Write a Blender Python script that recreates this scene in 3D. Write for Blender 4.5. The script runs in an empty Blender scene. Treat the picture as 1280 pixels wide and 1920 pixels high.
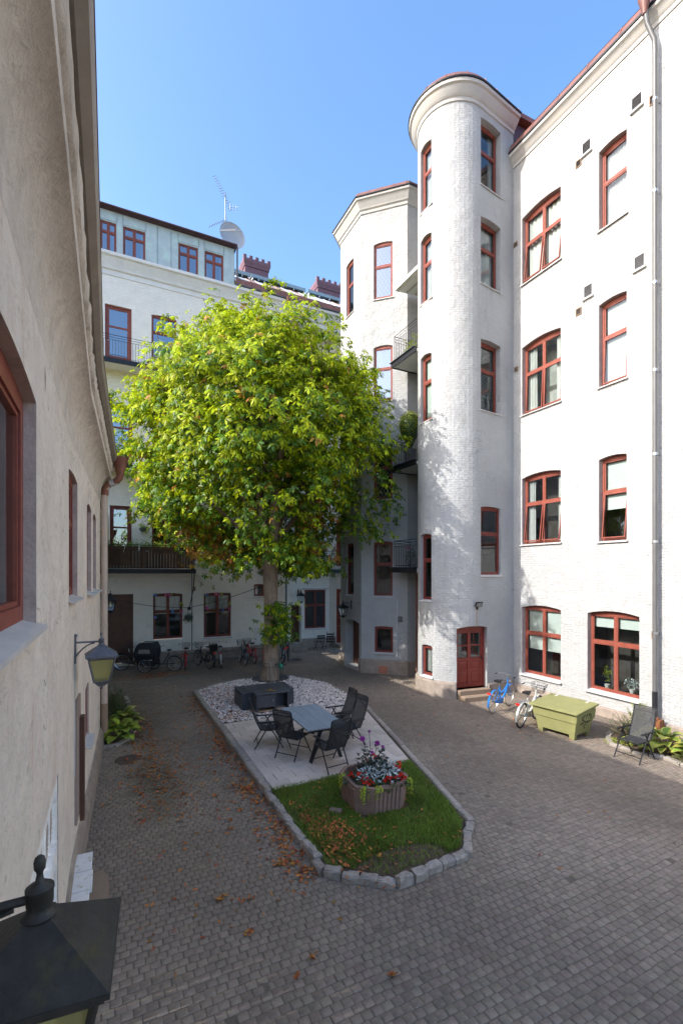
import bpy, math, random
import numpy as np
from mathutils import Vector, Matrix, Euler
random.seed(7); np.random.seed(7)
R = math.radians
SC = bpy.context.scene
COL = SC.collection

# ------------------------------------------------------------------ camera
YAW = math.atan(435.0 / 875.0)
cam_d = bpy.data.cameras.new('camera'); cam = bpy.data.objects.new('camera', cam_d); COL.objects.link(cam)
cam.location = (0, 0, 4.2); cam.rotation_euler = (R(90), 0, -YAW)
cam_d.sensor_fit = 'HORIZONTAL'; cam_d.sensor_width = 36; cam_d.lens = 36 * 875.0 / 1280.0
cam_d.shift_y = 115.0 / 1280.0
cam_d.clip_start = 0.05; cam_d.clip_end = 2000
SC.camera = cam

# ------------------------------------------------------------------ sky and sun
SUN = Vector((-1.0, 0.05, 0.688)).normalized()          # direction towards the sun
ELEV = math.asin(SUN.z); AZ = math.atan2(SUN.x, SUN.y)
W = bpy.data.worlds.new('World'); SC.world = W; W.use_nodes = True
nt = W.node_tree; nt.nodes.clear()
sky = nt.nodes.new('ShaderNodeTexSky'); sky.sky_type = 'NISHITA'; sky.sun_disc = False
sky.sun_elevation = ELEV; sky.sun_rotation = AZ
sky.air_density = 1.0; sky.dust_density = 2.6; sky.ozone_density = 1.8; sky.altitude = 100
bg = nt.nodes.new('ShaderNodeBackground'); bg.inputs['Strength'].default_value = 0.15
wo = nt.nodes.new('ShaderNodeOutputWorld')
hsv = nt.nodes.new('ShaderNodeHueSaturation'); hsv.inputs['Saturation'].default_value = 1.18
nt.links.new(sky.outputs[0], hsv.inputs['Color']); nt.links.new(hsv.outputs[0], bg.inputs[0]); nt.links.new(bg.outputs[0], wo.inputs[0])
sl = bpy.data.lights.new('sun', 'SUN'); sl.energy = 2.0; sl.angle = R(0.53); sl.color = (1.0, 0.965, 0.91)
so = bpy.data.objects.new('sun', sl); COL.objects.link(so); so.location = (-20, 1, 30)
so.rotation_euler = SUN.to_track_quat('Z', 'Y').to_euler()
SC.view_settings.view_transform = 'Standard'; SC.view_settings.look = 'None'
SC.view_settings.exposure = 1.68; SC.view_settings.gamma = 1.0; SC.view_settings.use_curve_mapping = False
SC.render.engine = 'CYCLES'
SC.cycles.max_bounces = 8; SC.cycles.diffuse_bounces = 5; SC.cycles.transparent_max_bounces = 16
SC.cycles.caustics_reflective = False; SC.cycles.caustics_refractive = False
SC.cycles.use_denoising = True

# ------------------------------------------------------------------ materials
MT = {}
def _n(t, k, **kw):
    n = t.nodes.new(k)
    for a, b in kw.items(): setattr(n, a, b)
    return n
def mat(name, col, rough=.65, metal=0.0, var=.12, vs=4.0, bump=0.0, bs=40.0, island=0.0, spec=.4,
        dirt=None, stretch=None, trans=0.0, coat=0.0, brick=None, hue=0.0, lump=0.0, dirt2=None, trowel=0.0, crack=0.0):
    m = bpy.data.materials.new(name); m.use_nodes = True; t = m.node_tree
    p = t.nodes['Principled BSDF']; L = t.links.new
    p.inputs['Roughness'].default_value = rough; p.inputs['Metallic'].default_value = metal
    p.inputs['Specular IOR Level'].default_value = spec; p.inputs['Coat Weight'].default_value = coat
    tc = _n(t, 'ShaderNodeTexCoord'); src = tc.outputs['Object']
    geo = _n(t, 'ShaderNodeNewGeometry')
    if stretch:
        mp = _n(t, 'ShaderNodeMapping'); mp.inputs['Scale'].default_value = stretch; L(src, mp.inputs[0]); src_s = mp.outputs[0]
    else: src_s = src
    nz = _n(t, 'ShaderNodeTexNoise'); nz.inputs['Scale'].default_value = vs; nz.inputs['Detail'].default_value = 6; nz.inputs['Roughness'].default_value = .65
    L(src_s, nz.inputs['Vector'])
    mx = _n(t, 'ShaderNodeMix', data_type='RGBA')
    rmp = _n(t, 'ShaderNodeMapRange'); rmp.inputs[1].default_value = .3; rmp.inputs[2].default_value = .7
    L(nz.outputs[0], rmp.inputs[0]); L(rmp.outputs[0], mx.inputs[0])
    mx.inputs[6].default_value = [c * (1 - var) for c in col[:3]] + [1]
    mx.inputs[7].default_value = [min(1, c * (1 + var)) for c in col[:3]] + [1]
    out = mx.outputs[2]
    for di, dd in enumerate((dirt, dirt2)):
        if not dd: continue
        dc, ds, lo, hi = dd[:4]
        n2 = _n(t, 'ShaderNodeTexNoise'); n2.inputs['Scale'].default_value = ds; n2.inputs['Detail'].default_value = 8; n2.inputs['Roughness'].default_value = .7
        if len(dd) > 4:
            mp2 = _n(t, 'ShaderNodeMapping'); mp2.inputs['Scale'].default_value = dd[4]; L(src, mp2.inputs[0]); L(mp2.outputs[0], n2.inputs['Vector'])
        else: L(src, n2.inputs['Vector'])
        r2 = _n(t, 'ShaderNodeMapRange'); r2.inputs[1].default_value = lo; r2.inputs[2].default_value = hi; L(n2.outputs[0], r2.inputs[0])
        m2 = _n(t, 'ShaderNodeMix', data_type='RGBA'); L(r2.outputs[0], m2.inputs[0]); L(out, m2.inputs[6]); m2.inputs[7].default_value = list(dc[:3]) + [1]
        out = m2.outputs[2]
    if crack:
        cn = _n(t, 'ShaderNodeTexNoise'); cn.inputs['Scale'].default_value = 2.5; cn.inputs['Detail'].default_value = 6; L(src, cn.inputs['Vector'])
        cm = _n(t, 'ShaderNodeMix', data_type='RGBA', blend_type='LINEAR_LIGHT'); cm.inputs[0].default_value = .35; L(src, cm.inputs[6]); L(cn.outputs[1], cm.inputs[7])
        vo = _n(t, 'ShaderNodeTexVoronoi', feature='DISTANCE_TO_EDGE'); vo.inputs['Scale'].default_value = .55; L(cm.outputs[2], vo.inputs['Vector'])
        cr = _n(t, 'ShaderNodeMapRange'); cr.inputs[1].default_value = .001; cr.inputs[2].default_value = .0045; cr.inputs[3].default_value = crack; cr.inputs[4].default_value = 0; L(vo.outputs['Distance'], cr.inputs[0])
        c2 = _n(t, 'ShaderNodeTexNoise'); c2.inputs['Scale'].default_value = .8; L(src, c2.inputs['Vector'])
        c3 = _n(t, 'ShaderNodeMapRange'); c3.inputs[1].default_value = .5; c3.inputs[2].default_value = .6; L(c2.outputs[0], c3.inputs[0])
        c4 = _n(t, 'ShaderNodeMath', operation='MULTIPLY'); L(cr.outputs[0], c4.inputs[0]); L(c3.outputs[0], c4.inputs[1])
        c5 = _n(t, 'ShaderNodeMix', data_type='RGBA'); L(c4.outputs[0], c5.inputs[0]); L(out, c5.inputs[6]); c5.inputs[7].default_value = [c * .42 for c in col[:3]] + [1]
        out = c5.outputs[2]
    if island:
        oi = _n(t, 'ShaderNodeObjectInfo')
        ad = _n(t, 'ShaderNodeMath', operation='ADD'); L(geo.outputs['Random Per Island'], ad.inputs[0]); L(oi.outputs['Random'], ad.inputs[1])
        fr = _n(t, 'ShaderNodeMath', operation='FRACT'); L(ad.outputs[0], fr.inputs[0])
        mr = _n(t, 'ShaderNodeMapRange'); mr.inputs[3].default_value = 1 - island; mr.inputs[4].default_value = 1 + island; L(fr.outputs[0], mr.inputs[0])
        hs = _n(t, 'ShaderNodeHueSaturation'); L(mr.outputs[0], hs.inputs['Value']); L(out, hs.inputs['Color'])
        if hue:
            wn = _n(t, 'ShaderNodeTexWhiteNoise', noise_dimensions='1D'); L(fr.outputs[0], wn.inputs['W'])
            hr = _n(t, 'ShaderNodeMapRange'); hr.inputs[3].default_value = .5 - hue; hr.inputs[4].default_value = .5 + hue; L(wn.outputs[0], hr.inputs[0]); L(hr.outputs[0], hs.inputs['Hue'])
        out = hs.outputs[0]
    L(out, p.inputs['Base Color'])
    nrm = None
    def addbump(h, strength, dist, nrm):
        b = _n(t, 'ShaderNodeBump'); b.inputs['Strength'].default_value = strength; b.inputs['Distance'].default_value = dist
        L(h, b.inputs['Height'])
        if nrm: L(nrm, b.inputs['Normal'])
        return b.outputs[0]
    if lump:
        n4 = _n(t, 'ShaderNodeTexNoise'); n4.inputs['Scale'].default_value = 2.2; n4.inputs['Detail'].default_value = 3; L(src, n4.inputs['Vector'])
        nrm = addbump(n4.outputs[0], 1.0, lump, nrm)
    if trowel:
        n5 = _n(t, 'ShaderNodeTexNoise'); n5.inputs['Scale'].default_value = 7; n5.inputs['Detail'].default_value = 9; n5.inputs['Roughness'].default_value = .72; n5.inputs['Distortion'].default_value = .4; L(src, n5.inputs['Vector'])
        nrm = addbump(n5.outputs[0], trowel, .06, nrm)
    if brick:
        uv = _n(t, 'ShaderNodeUVMap')
        wob = _n(t, 'ShaderNodeTexNoise'); wob.inputs['Scale'].default_value = 6; L(uv.outputs[0], wob.inputs['Vector'])
        wm = _n(t, 'ShaderNodeMix', data_type='RGBA', blend_type='LINEAR_LIGHT'); wm.inputs[0].default_value = .018
        L(uv.outputs[0], wm.inputs[6]); L(wob.outputs[1], wm.inputs[7])
        bt = _n(t, 'ShaderNodeTexBrick'); bt.inputs['Scale'].default_value = 1.0; bt.inputs['Brick Width'].default_value = .26; bt.inputs['Row Height'].default_value = .078
        bt.inputs['Mortar Size'].default_value = .009; bt.inputs['Mortar Smooth'].default_value = .6; bt.inputs['Bias'].default_value = 0
        bt.inputs['Color1'].default_value = (1, 1, 1, 1); bt.inputs['Color2'].default_value = (.55, .55, .55, 1); bt.inputs['Mortar'].default_value = (0, 0, 0, 1)
        L(wm.outputs[2], bt.inputs['Vector'])
        # the paint hides the joints here and there
        pn = _n(t, 'ShaderNodeTexNoise'); pn.inputs['Scale'].default_value = .9; pn.inputs['Detail'].default_value = 4; L(src, pn.inputs['Vector'])
        pr = _n(t, 'ShaderNodeMapRange'); pr.inputs[1].default_value = .38; pr.inputs[2].default_value = .6; pr.inputs[3].default_value = .25; L(pn.outputs[0], pr.inputs[0])
        ml = _n(t, 'ShaderNodeMath', operation='MULTIPLY'); L(bt.outputs['Color'], ml.inputs[0]); L(pr.outputs[0], ml.inputs[1])
        nrm = addbump(ml.outputs[0], brick, .03, nrm)
        jr = _n(t, 'ShaderNodeMapRange'); jr.inputs[2].default_value = .5; jr.inputs[3].default_value = .92; jr.inputs[4].default_value = 1.0; L(ml.outputs[0], jr.inputs[0])
        jm = _n(t, 'ShaderNodeHueSaturation'); L(jr.outputs[0], jm.inputs['Value']); L(out, jm.inputs['Color']); L(jm.outputs[0], p.inputs['Base Color'])
    if bump:
        n3 = _n(t, 'ShaderNodeTexNoise'); n3.inputs['Scale'].default_value = bs; n3.inputs['Detail'].default_value = 5; n3.inputs['Roughness'].default_value = .6; L(src_s, n3.inputs['Vector'])
        nrm = addbump(n3.outputs[0], min(1, bump), .01 if bs > 15 else .03, nrm)
    if nrm: L(nrm, p.inputs['Normal'])
    if trans:
        tr = _n(t, 'ShaderNodeBsdfTranslucent'); L(out, tr.inputs[0])
        ms = _n(t, 'ShaderNodeMixShader'); ms.inputs[0].default_value = trans
        L(p.outputs[0], ms.inputs[1]); L(tr.outputs[0], ms.inputs[2]); L(ms.outputs[0], t.nodes['Material Output'].inputs[0])
    MT[name] = m
    return m

mat('white_brick', (.425, .425, .418), .75, var=.07, vs=1.2, bump=.6, bs=45, brick=.75, lump=.05, dirt=((.34, .315, .285), 1.6, .57, .85), dirt2=((.32, .31, .30), 1.2, .55, .88, (3, 3, .2)), trowel=.7, crack=.5)
mat('white_plaster', (.70, .695, .68), .8, var=.05, vs=1.5, bump=.5, bs=35, lump=.05, dirt=((.62, .59, .55), 2.2, .6, .85))
mat('soft_brick', (.85, .81, .74), .8, var=.06, vs=1.5, bump=.45, bs=50, brick=.8, lump=.05, dirt=((.55, .50, .44), 1.5, .58, .85))
mat('beige_plaster', (.92, .80, .685), .85, var=.10, vs=1.1, bump=.9, bs=30, lump=.12, dirt=((.76, .56, .42), 1.3, .53, .8, (2.5, 2.5, .6)), dirt2=((.40, .30, .23), 8.0, .62, .72), trowel=1.0, crack=1.0)
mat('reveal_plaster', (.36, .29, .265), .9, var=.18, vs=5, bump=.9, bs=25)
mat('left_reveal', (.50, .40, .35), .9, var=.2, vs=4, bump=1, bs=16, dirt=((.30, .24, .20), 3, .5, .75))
mat('bare_cement', (.30, .235, .205), .9, var=.15, vs=5, bump=.6, bs=25)
mat('cornice_stone', (.46, .45, .43), .75, var=.07, vs=2, bump=.3, bs=30, dirt=((.52, .47, .40), 2.0, .5, .8))
mat('gutter_brown', (.30, .255, .215), .6, var=.15, vs=3)
mat('left_cornice', (.72, .63, .54), .85, var=.12, vs=1.5, trowel=.8, bump=.6, bs=30, lump=.06, dirt=((.46, .38, .31), 2.5, .5, .8))
mat('granite_plinth', (.30, .245, .20), .85, var=.25, vs=3, bump=.6, bs=30, dirt=((.12, .11, .10), 2.0, .55, .8))
mat('red_paint', (.225, .058, .038), .5, var=.22, vs=6, bump=.1, bs=60)
mat('dark_red_paint', (.17, .035, .026), .5, var=.2, vs=5, bump=.1, bs=60)
mat('door_red', (.22, .035, .024), .42, var=.15, vs=4, bump=.1, bs=50)
mat('door_brown', (.10, .045, .03), .55, var=.2, vs=3, bump=.1, bs=50)
mat('sill_metal', (.55, .52, .50), .5, var=.12, vs=4, metal=.1, bump=.1, bs=30)
mat('white_sill', (.55, .545, .54), .6, var=.1, vs=5, bump=.2, bs=30)
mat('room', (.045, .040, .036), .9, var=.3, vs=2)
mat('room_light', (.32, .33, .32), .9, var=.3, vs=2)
mat('curtain', (.74, .75, .74), .9, var=.08, vs=5, trans=.25)
mat('blind', (.60, .66, .64), .8, var=.05, vs=4, trans=.15)
mat('brown_metal', (.19, .085, .066), .5, metal=.0, var=.2, vs=3, bump=.12, bs=12)
mat('purple_cladding', (.10, .055, .065), .5, metal=.2, var=.2, vs=3)
mat('dark_trim', (.022, .022, .03), .5, var=.2)
mat('pipe_grey', (.13, .128, .125), .45, metal=.2, var=.1, vs=3)
mat('pipe_beige', (.54, .43, .345), .55, var=.12, vs=3, dirt=((.35, .26, .21), 3, .55, .8))
mat('copper_brown', (.25, .105, .070), .45, metal=.3, var=.25, vs=6)
mat('tape_silver', (.7, .7, .72), .3, metal=.6, var=.1)
mat('zinc_trim', (.10, .11, .13), .5, metal=.3, var=.2)
mat('copper_green', (.45, .515, .50), .55, metal=.15, var=.12, vs=2.2, dirt=((.50, .68, .58), 1.6, .52, .72), bump=.15, bs=8)
mat('roof_silver', (.55, .58, .61), .5, metal=.1, var=.1, vs=2)
mat('roof_rust', (.42, .29, .24), .55, metal=.25, var=.2, vs=2, stretch=(1, 4, 1))
mat('walkway_blue', (.24, .33, .37), .5, metal=.1, var=.15)
mat('chimney_paint', (.16, .085, .105), .7, var=.2, vs=6, brick=None)
mat('antenna_metal', (.34, .36, .38), .4, metal=.7, var=.1)
mat('dish_grey', (.40, .42, .45), .55, var=.08)
mat('black_iron', (.022, .023, .028), .45, metal=.4, var=.25, vs=12, bump=.2, bs=60)
mat('lantern_metal', (.040, .038, .034), .55, metal=.35, var=.35, vs=14, bump=.35, bs=45, dirt=((.085, .075, .02), 5, .55, .75))
mat('old_lantern_metal', (.13, .135, .155), .5, metal=.4, var=.25, vs=14, bump=.3, bs=40)
mat('joint_sand', (.135, .110, .086), .95, var=.3, vs=30, bump=.4, bs=60)
mat('soil', (.085, .058, .040), .95, var=.4, vs=12, bump=1, bs=18)
mat('kerb_granite', (.29, .255, .22), .85, var=.28, vs=14, bump=.8, bs=28, island=.14)
mat('slab_stone', (.50, .43, .375), .8, var=.08, vs=6, bump=.25, bs=60, island=.12)
mat('pebble', (.66, .585, .545), .8, var=.12, vs=12, island=.38, hue=.03)
mat('moss', (.11, .125, .03), .95, var=.4, vs=14, bump=1, bs=20)
mat('bark', (.30, .225, .165), .9, var=.35, vs=5, bump=1, bs=9, stretch=(2.2, 2.2, .5), dirt=((.15, .115, .085), 3, .5, .75))
mat('branch_bark', (.17, .115, .085), .9, var=.3, vs=6, bump=.6, bs=20)
mat('leaf', (.36, .44, .010), .48, var=.12, vs=.6, island=.45, hue=.02, trans=.40, spec=.25)
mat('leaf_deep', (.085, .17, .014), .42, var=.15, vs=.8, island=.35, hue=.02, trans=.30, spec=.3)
mat('leaf_autumn', (.40, .20, .03), .6, var=.3, vs=.8, island=.4, hue=.035, trans=.35)
mat('leaf_fallen', (.36, .125, .032), .75, var=.3, vs=3, island=.5, hue=.025, trans=.1)
mat('grass_blade', (.155, .235, .03), .6, var=.25, vs=.9, island=.4, hue=.02, trans=.3, dirt=((.20, .17, .04), 1.3, .55, .75))
mat('hosta_leaf', (.22, .33, .05), .45, var=.2, vs=6, island=.25, hue=.02, trans=.3)
mat('hosta_gold', (.42, .42, .085), .5, var=.2, vs=6, island=.2, hue=.02, trans=.3)
mat('yew', (.045, .090, .018), .55, var=.3, vs=4, island=.4, hue=.03, trans=.2)
mat('bush_lime', (.32, .38, .04), .6, var=.3, vs=4, island=.4, hue=.02, trans=.25)
mat('flower_red', (.62, .022, .012), .55, var=.2, vs=20, island=.3, trans=.2)
mat('flower_pink', (.55, .12, .27), .6, var=.2, island=.4, hue=.05)
mat('flower_blue', (.12, .25, .55), .6, var=.2, island=.3)
mat('flower_purple', (.26, .02, .22), .6, var=.2, island=.3)
mat('dusty_leaf', (.46, .52, .52), .8, var=.15, island=.25)
mat('dahlia_leaf', (.030, .042, .034), .5, var=.3, island=.4)
mat('creeper_leaf', (.36, .42, .035), .6, var=.2, island=.3, trans=.25)
mat('begonia_leaf', (.035, .062, .018), .4, var=.3, island=.4)
mat('textile_black', (.028, .028, .031), .75, var=.2, vs=20, bump=.3, bs=180)
mat('chair_metal', (.022, .023, .026), .38, metal=.3, var=.15)
mat('table_plank', (.24, .285, .32), .6, var=.16, vs=3, stretch=(6, .7, 1), bump=.35, bs=14, island=.1)
mat('planter_concrete', (.24, .155, .125), .9, var=.14, vs=12, bump=.5, bs=60, dirt=((.12, .085, .07), 3, .55, .8))
mat('dark_plastic', (.060, .064, .074), .55, var=.2, vs=8, bump=.2, bs=30, island=.15)
mat('tan_board', (.38, .27, .18), .8, var=.2)
mat('grit_green', (.235, .23, .092), .62, var=.10, vs=3, bump=.2, bs=40, dirt=((.30, .30, .10), 3, .56, .8))
mat('graffiti_black', (.012, .012, .014), .6, var=.2)
mat('bike_blue', (.012, .19, .60), .3, var=.05, coat=.4)
mat('bike_white', (.68, .69, .62), .3, var=.05, coat=.4)
mat('bike_black', (.018, .018, .022), .35, var=.1, coat=.3)
mat('bike_navy', (.02, .045, .085), .35, var=.1, coat=.3)
mat('bike_red', (.32, .018, .030), .35, var=.1, coat=.3)
mat('bike_silver', (.5, .5, .52), .3, metal=.6, var=.1)
mat('rubber', (.016, .016, .017), .7, var=.2)
mat('cream_rubber', (.46, .40, .31), .7, var=.12)
mat('chrome', (.55, .55, .57), .28, metal=.9, var=.1)
mat('saddle_black', (.015, .015, .016), .5, var=.2)
mat('light_red', (.70, .02, .012), .3, var=.05, coat=.5)
mat('light_orange', (.75, .18, .02), .3, var=.05)
mat('canopy_cloth', (.018, .020, .030), .7, var=.25, vs=9, bump=.3, bs=9)
mat('clear_window', (.20, .20, .19), .25, var=.2)
mat('white_block', (.74, .73, .72), .8, var=.06, vs=8, bump=.2, bs=60, dirt=((.35, .31, .15), 9, .56, .66))
mat('step_stone', (.28, .205, .145), .9, var=.12, vs=5, bump=.4, bs=50)
mat('cast_iron', (.115, .085, .070), .65, metal=.3, var=.25, vs=20, bump=.5, bs=60)
mat('terracotta', (.42, .16, .10), .8, var=.15, vs=6)
mat('rust', (.22, .085, .035), .8, var=.3, vs=8, bump=.4, bs=40)
mat('vent_white', (.52, .52, .52), .55, var=.06)
mat('vent_dark', (.10, .10, .11), .7, var=.1)
mat('vent_brown', (.28, .19, .13), .8, var=.2)
mat('white_wood', (.84, .82, .78), .6, var=.1, vs=4, bump=.2, bs=20, dirt=((.45, .38, .32), 5, .55, .75))
mat('green_plastic', (.02, .20, .12), .5, var=.1)
mat('crate_wood', (.13, .075, .05), .8, var=.3, vs=5, island=.3)
mat('boxwood', (.30, .34, .014), .6, var=.3, vs=4, island=.45, hue=.02, trans=.25)
mat('cable', (.03, .03, .03), .7, var=.1)
mat('bulb_glass', (.80, .76, .64), .25, var=.05)

def glass(name, tint, refl, alpha_col):
    m = bpy.data.materials.new(name); m.use_nodes = True; t = m.node_tree; t.nodes.clear(); L = t.links.new
    o = t.nodes.new('ShaderNodeOutputMaterial'); tr = t.nodes.new('ShaderNodeBsdfTransparent'); gl = t.nodes.new('ShaderNodeBsdfGlossy')
    tr.inputs[0].default_value = (*alpha_col, 1); gl.inputs[0].default_value = (*tint, 1); gl.inputs['Roughness'].default_value = .02
    tc = t.nodes.new('ShaderNodeTexCoord'); nz = t.nodes.new('ShaderNodeTexNoise'); nz.inputs['Scale'].default_value = 1.7
    bp = t.nodes.new('ShaderNodeBump'); bp.inputs['Strength'].default_value = .05; bp.inputs['Distance'].default_value = .05
    L(tc.outputs['Object'], nz.inputs['Vector']); L(nz.outputs[0], bp.inputs['Height']); L(bp.outputs[0], gl.inputs['Normal'])
    fr = t.nodes.new('ShaderNodeFresnel'); fr.inputs[0].default_value = 1.55
    mr = t.nodes.new('ShaderNodeMapRange'); mr.inputs[3].default_value = refl; mr.inputs[4].default_value = 1.0
    L(fr.outputs[0], mr.inputs[0])
    ms = t.nodes.new('ShaderNodeMixShader'); L(mr.outputs[0], ms.inputs[0]); L(tr.outputs[0], ms.inputs[1]); L(gl.outputs[0], ms.inputs[2]); L(ms.outputs[0], o.inputs[0])
    MT[name] = m
glass('glass', (.95, .97, 1), .03, (.88, .93, .92))
glass('sky_glass', (.9, .95, 1), .30, (.75, .82, .85))
def amber():
    m = bpy.data.materials.new('amber_glass'); m.use_nodes = True; t = m.node_tree; p = t.nodes['Principled BSDF']
    p.inputs['Base Color'].default_value = (.42, .41, .20, 1); p.inputs['Roughness'].default_value = .25
    tl = t.nodes.new('ShaderNodeBsdfTranslucent'); tl.inputs[0].default_value = (.72, .69, .36, 1)
    tp = t.nodes.new('ShaderNodeBsdfTransparent'); tp.inputs[0].default_value = (.85, .82, .55, 1)
    m1 = t.nodes.new('ShaderNodeMixShader'); m1.inputs[0].default_value = .4
    m2 = t.nodes.new('ShaderNodeMixShader'); m2.inputs[0].default_value = .45
    L = t.links.new; L(p.outputs[0], m1.inputs[1]); L(tl.outputs[0], m1.inputs[2]); L(m1.outputs[0], m2.inputs[1]); L(tp.outputs[0], m2.inputs[2])
    L(m2.outputs[0], t.nodes['Material Output'].inputs[0]); MT['amber_glass'] = m
amber()
def mesh_cloth():
    m = bpy.data.materials.new('textile_mesh'); m.use_nodes = True; t = m.node_tree; p = t.nodes['Principled BSDF']
    p.inputs['Base Color'].default_value = (.035, .035, .038, 1); p.inputs['Roughness'].default_value = .6
    tp = t.nodes.new('ShaderNodeBsdfTransparent'); ms = t.nodes.new('ShaderNodeMixShader'); ms.inputs[0].default_value = .30
    t.links.new(p.outputs[0], ms.inputs[1]); t.links.new(tp.outputs[0], ms.inputs[2]); t.links.new(ms.outputs[0], t.nodes['Material Output'].inputs[0])
    MT['textile_mesh'] = m
mesh_cloth()
def paver_mat():
    m = mat('paver', (.232, .188, .148), .85, var=.18, vs=9, bump=.35, bs=80, island=.13, hue=.012, spec=.35)
    t = m.node_tree; L = t.links.new; p = t.nodes['Principled BSDF']
    src = p.inputs['Base Color'].links[0].from_socket
    geo = _n(t, 'ShaderNodeNewGeometry')
    nz = _n(t, 'ShaderNodeTexNoise'); nz.inputs['Scale'].default_value = 1.3; nz.inputs['Detail'].default_value = 7; nz.inputs['Roughness'].default_value = .7
    L(geo.outputs['Position'], nz.inputs['Vector'])
    def stain_or_bounce(out, c, rad, col, amt):
        sb = _n(t, 'ShaderNodeVectorMath', operation='SUBTRACT'); L(geo.outputs['Position'], sb.inputs[0]); sb.inputs[1].default_value = c
        dv = _n(t, 'ShaderNodeVectorMath', operation='DIVIDE'); L(sb.outputs[0], dv.inputs[0]); dv.inputs[1].default_value = rad
        ln = _n(t, 'ShaderNodeVectorMath', operation='LENGTH'); L(dv.outputs[0], ln.inputs[0])
        a = _n(t, 'ShaderNodeMath', operation='MULTIPLY_ADD'); L(nz.outputs[0], a.inputs[0]); a.inputs[1].default_value = 2.4; a.inputs[2].default_value = -.6
        s = _n(t, 'ShaderNodeMath', operation='SUBTRACT'); L(a.outputs[0], s.inputs[0]); L(ln.outputs['Value'], s.inputs[1])
        r = _n(t, 'ShaderNodeMapRange'); r.inputs[1].default_value = -.5; r.inputs[2].default_value = .5; r.inputs[4].default_value = amt; L(s.outputs[0], r.inputs[0])
        x = _n(t, 'ShaderNodeMix', data_type='RGBA'); L(r.outputs[0], x.inputs[0]); L(out, x.inputs[6]); x.inputs[7].default_value = (*col, 1)
        return x.outputs[2]
    o = stain_or_bounce(src, (1.1, 9.0, 0), (1.5, 8.0, 1), (.215, .162, .112), .55)  # warm light bounced off the beige wall, put into the paving colour
    o = stain_or_bounce(o, (.85, 10.0, 0), (.55, 2.0, 1), (.075, .066, .036), .75)
    o = stain_or_bounce(o, (.9, 14.5, 0), (.7, 2.5, 1), (.11, .09, .055), .5)
    o = stain_or_bounce(o, (11.0, 9.2, 0), (.8, 1.6, 1), (.13, .105, .05), .55)
    o = stain_or_bounce(o, (1.8, 21.0, 0), (2.0, 1.0, 1), (.10, .085, .06), .5)
    r = _n(t, 'ShaderNodeMapRange'); r.inputs[1].default_value = .5; r.inputs[2].default_value = .8; r.inputs[4].default_value = .45; L(nz.outputs[0], r.inputs[0])
    x = _n(t, 'ShaderNodeMix', data_type='RGBA'); L(r.outputs[0], x.inputs[0]); L(o, x.inputs[6]); x.inputs[7].default_value = (.13, .115, .10, 1)
    n6 = _n(t, 'ShaderNodeTexNoise'); n6.inputs['Scale'].default_value = .32; n6.inputs['Detail'].default_value = 5; L(geo.outputs['Position'], n6.inputs['Vector'])
    r6 = _n(t, 'ShaderNodeMapRange'); r6.inputs[1].default_value = .35; r6.inputs[2].default_value = .65; r6.inputs[3].default_value = .74; r6.inputs[4].default_value = 1.16; L(n6.outputs[0], r6.inputs[0])
    h6 = _n(t, 'ShaderNodeHueSaturation'); L(r6.outputs[0], h6.inputs['Value']); L(x.outputs[2], h6.inputs['Color'])
    n7 = _n(t, 'ShaderNodeTexNoise'); n7.inputs['Scale'].default_value = 34; n7.inputs['Detail'].default_value = 2; L(geo.outputs['Position'], n7.inputs['Vector'])
    r7 = _n(t, 'ShaderNodeMapRange'); r7.inputs[1].default_value = .70; r7.inputs[2].default_value = .76; r7.inputs[4].default_value = .7; L(n7.outputs[0], r7.inputs[0])
    x7 = _n(t, 'ShaderNodeMix', data_type='RGBA'); L(r7.outputs[0], x7.inputs[0]); L(h6.outputs[0], x7.inputs[6]); x7.inputs[7].default_value = (.46, .42, .38, 1)
    L(x7.outputs[2], p.inputs['Base Color'])
paver_mat()

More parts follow.
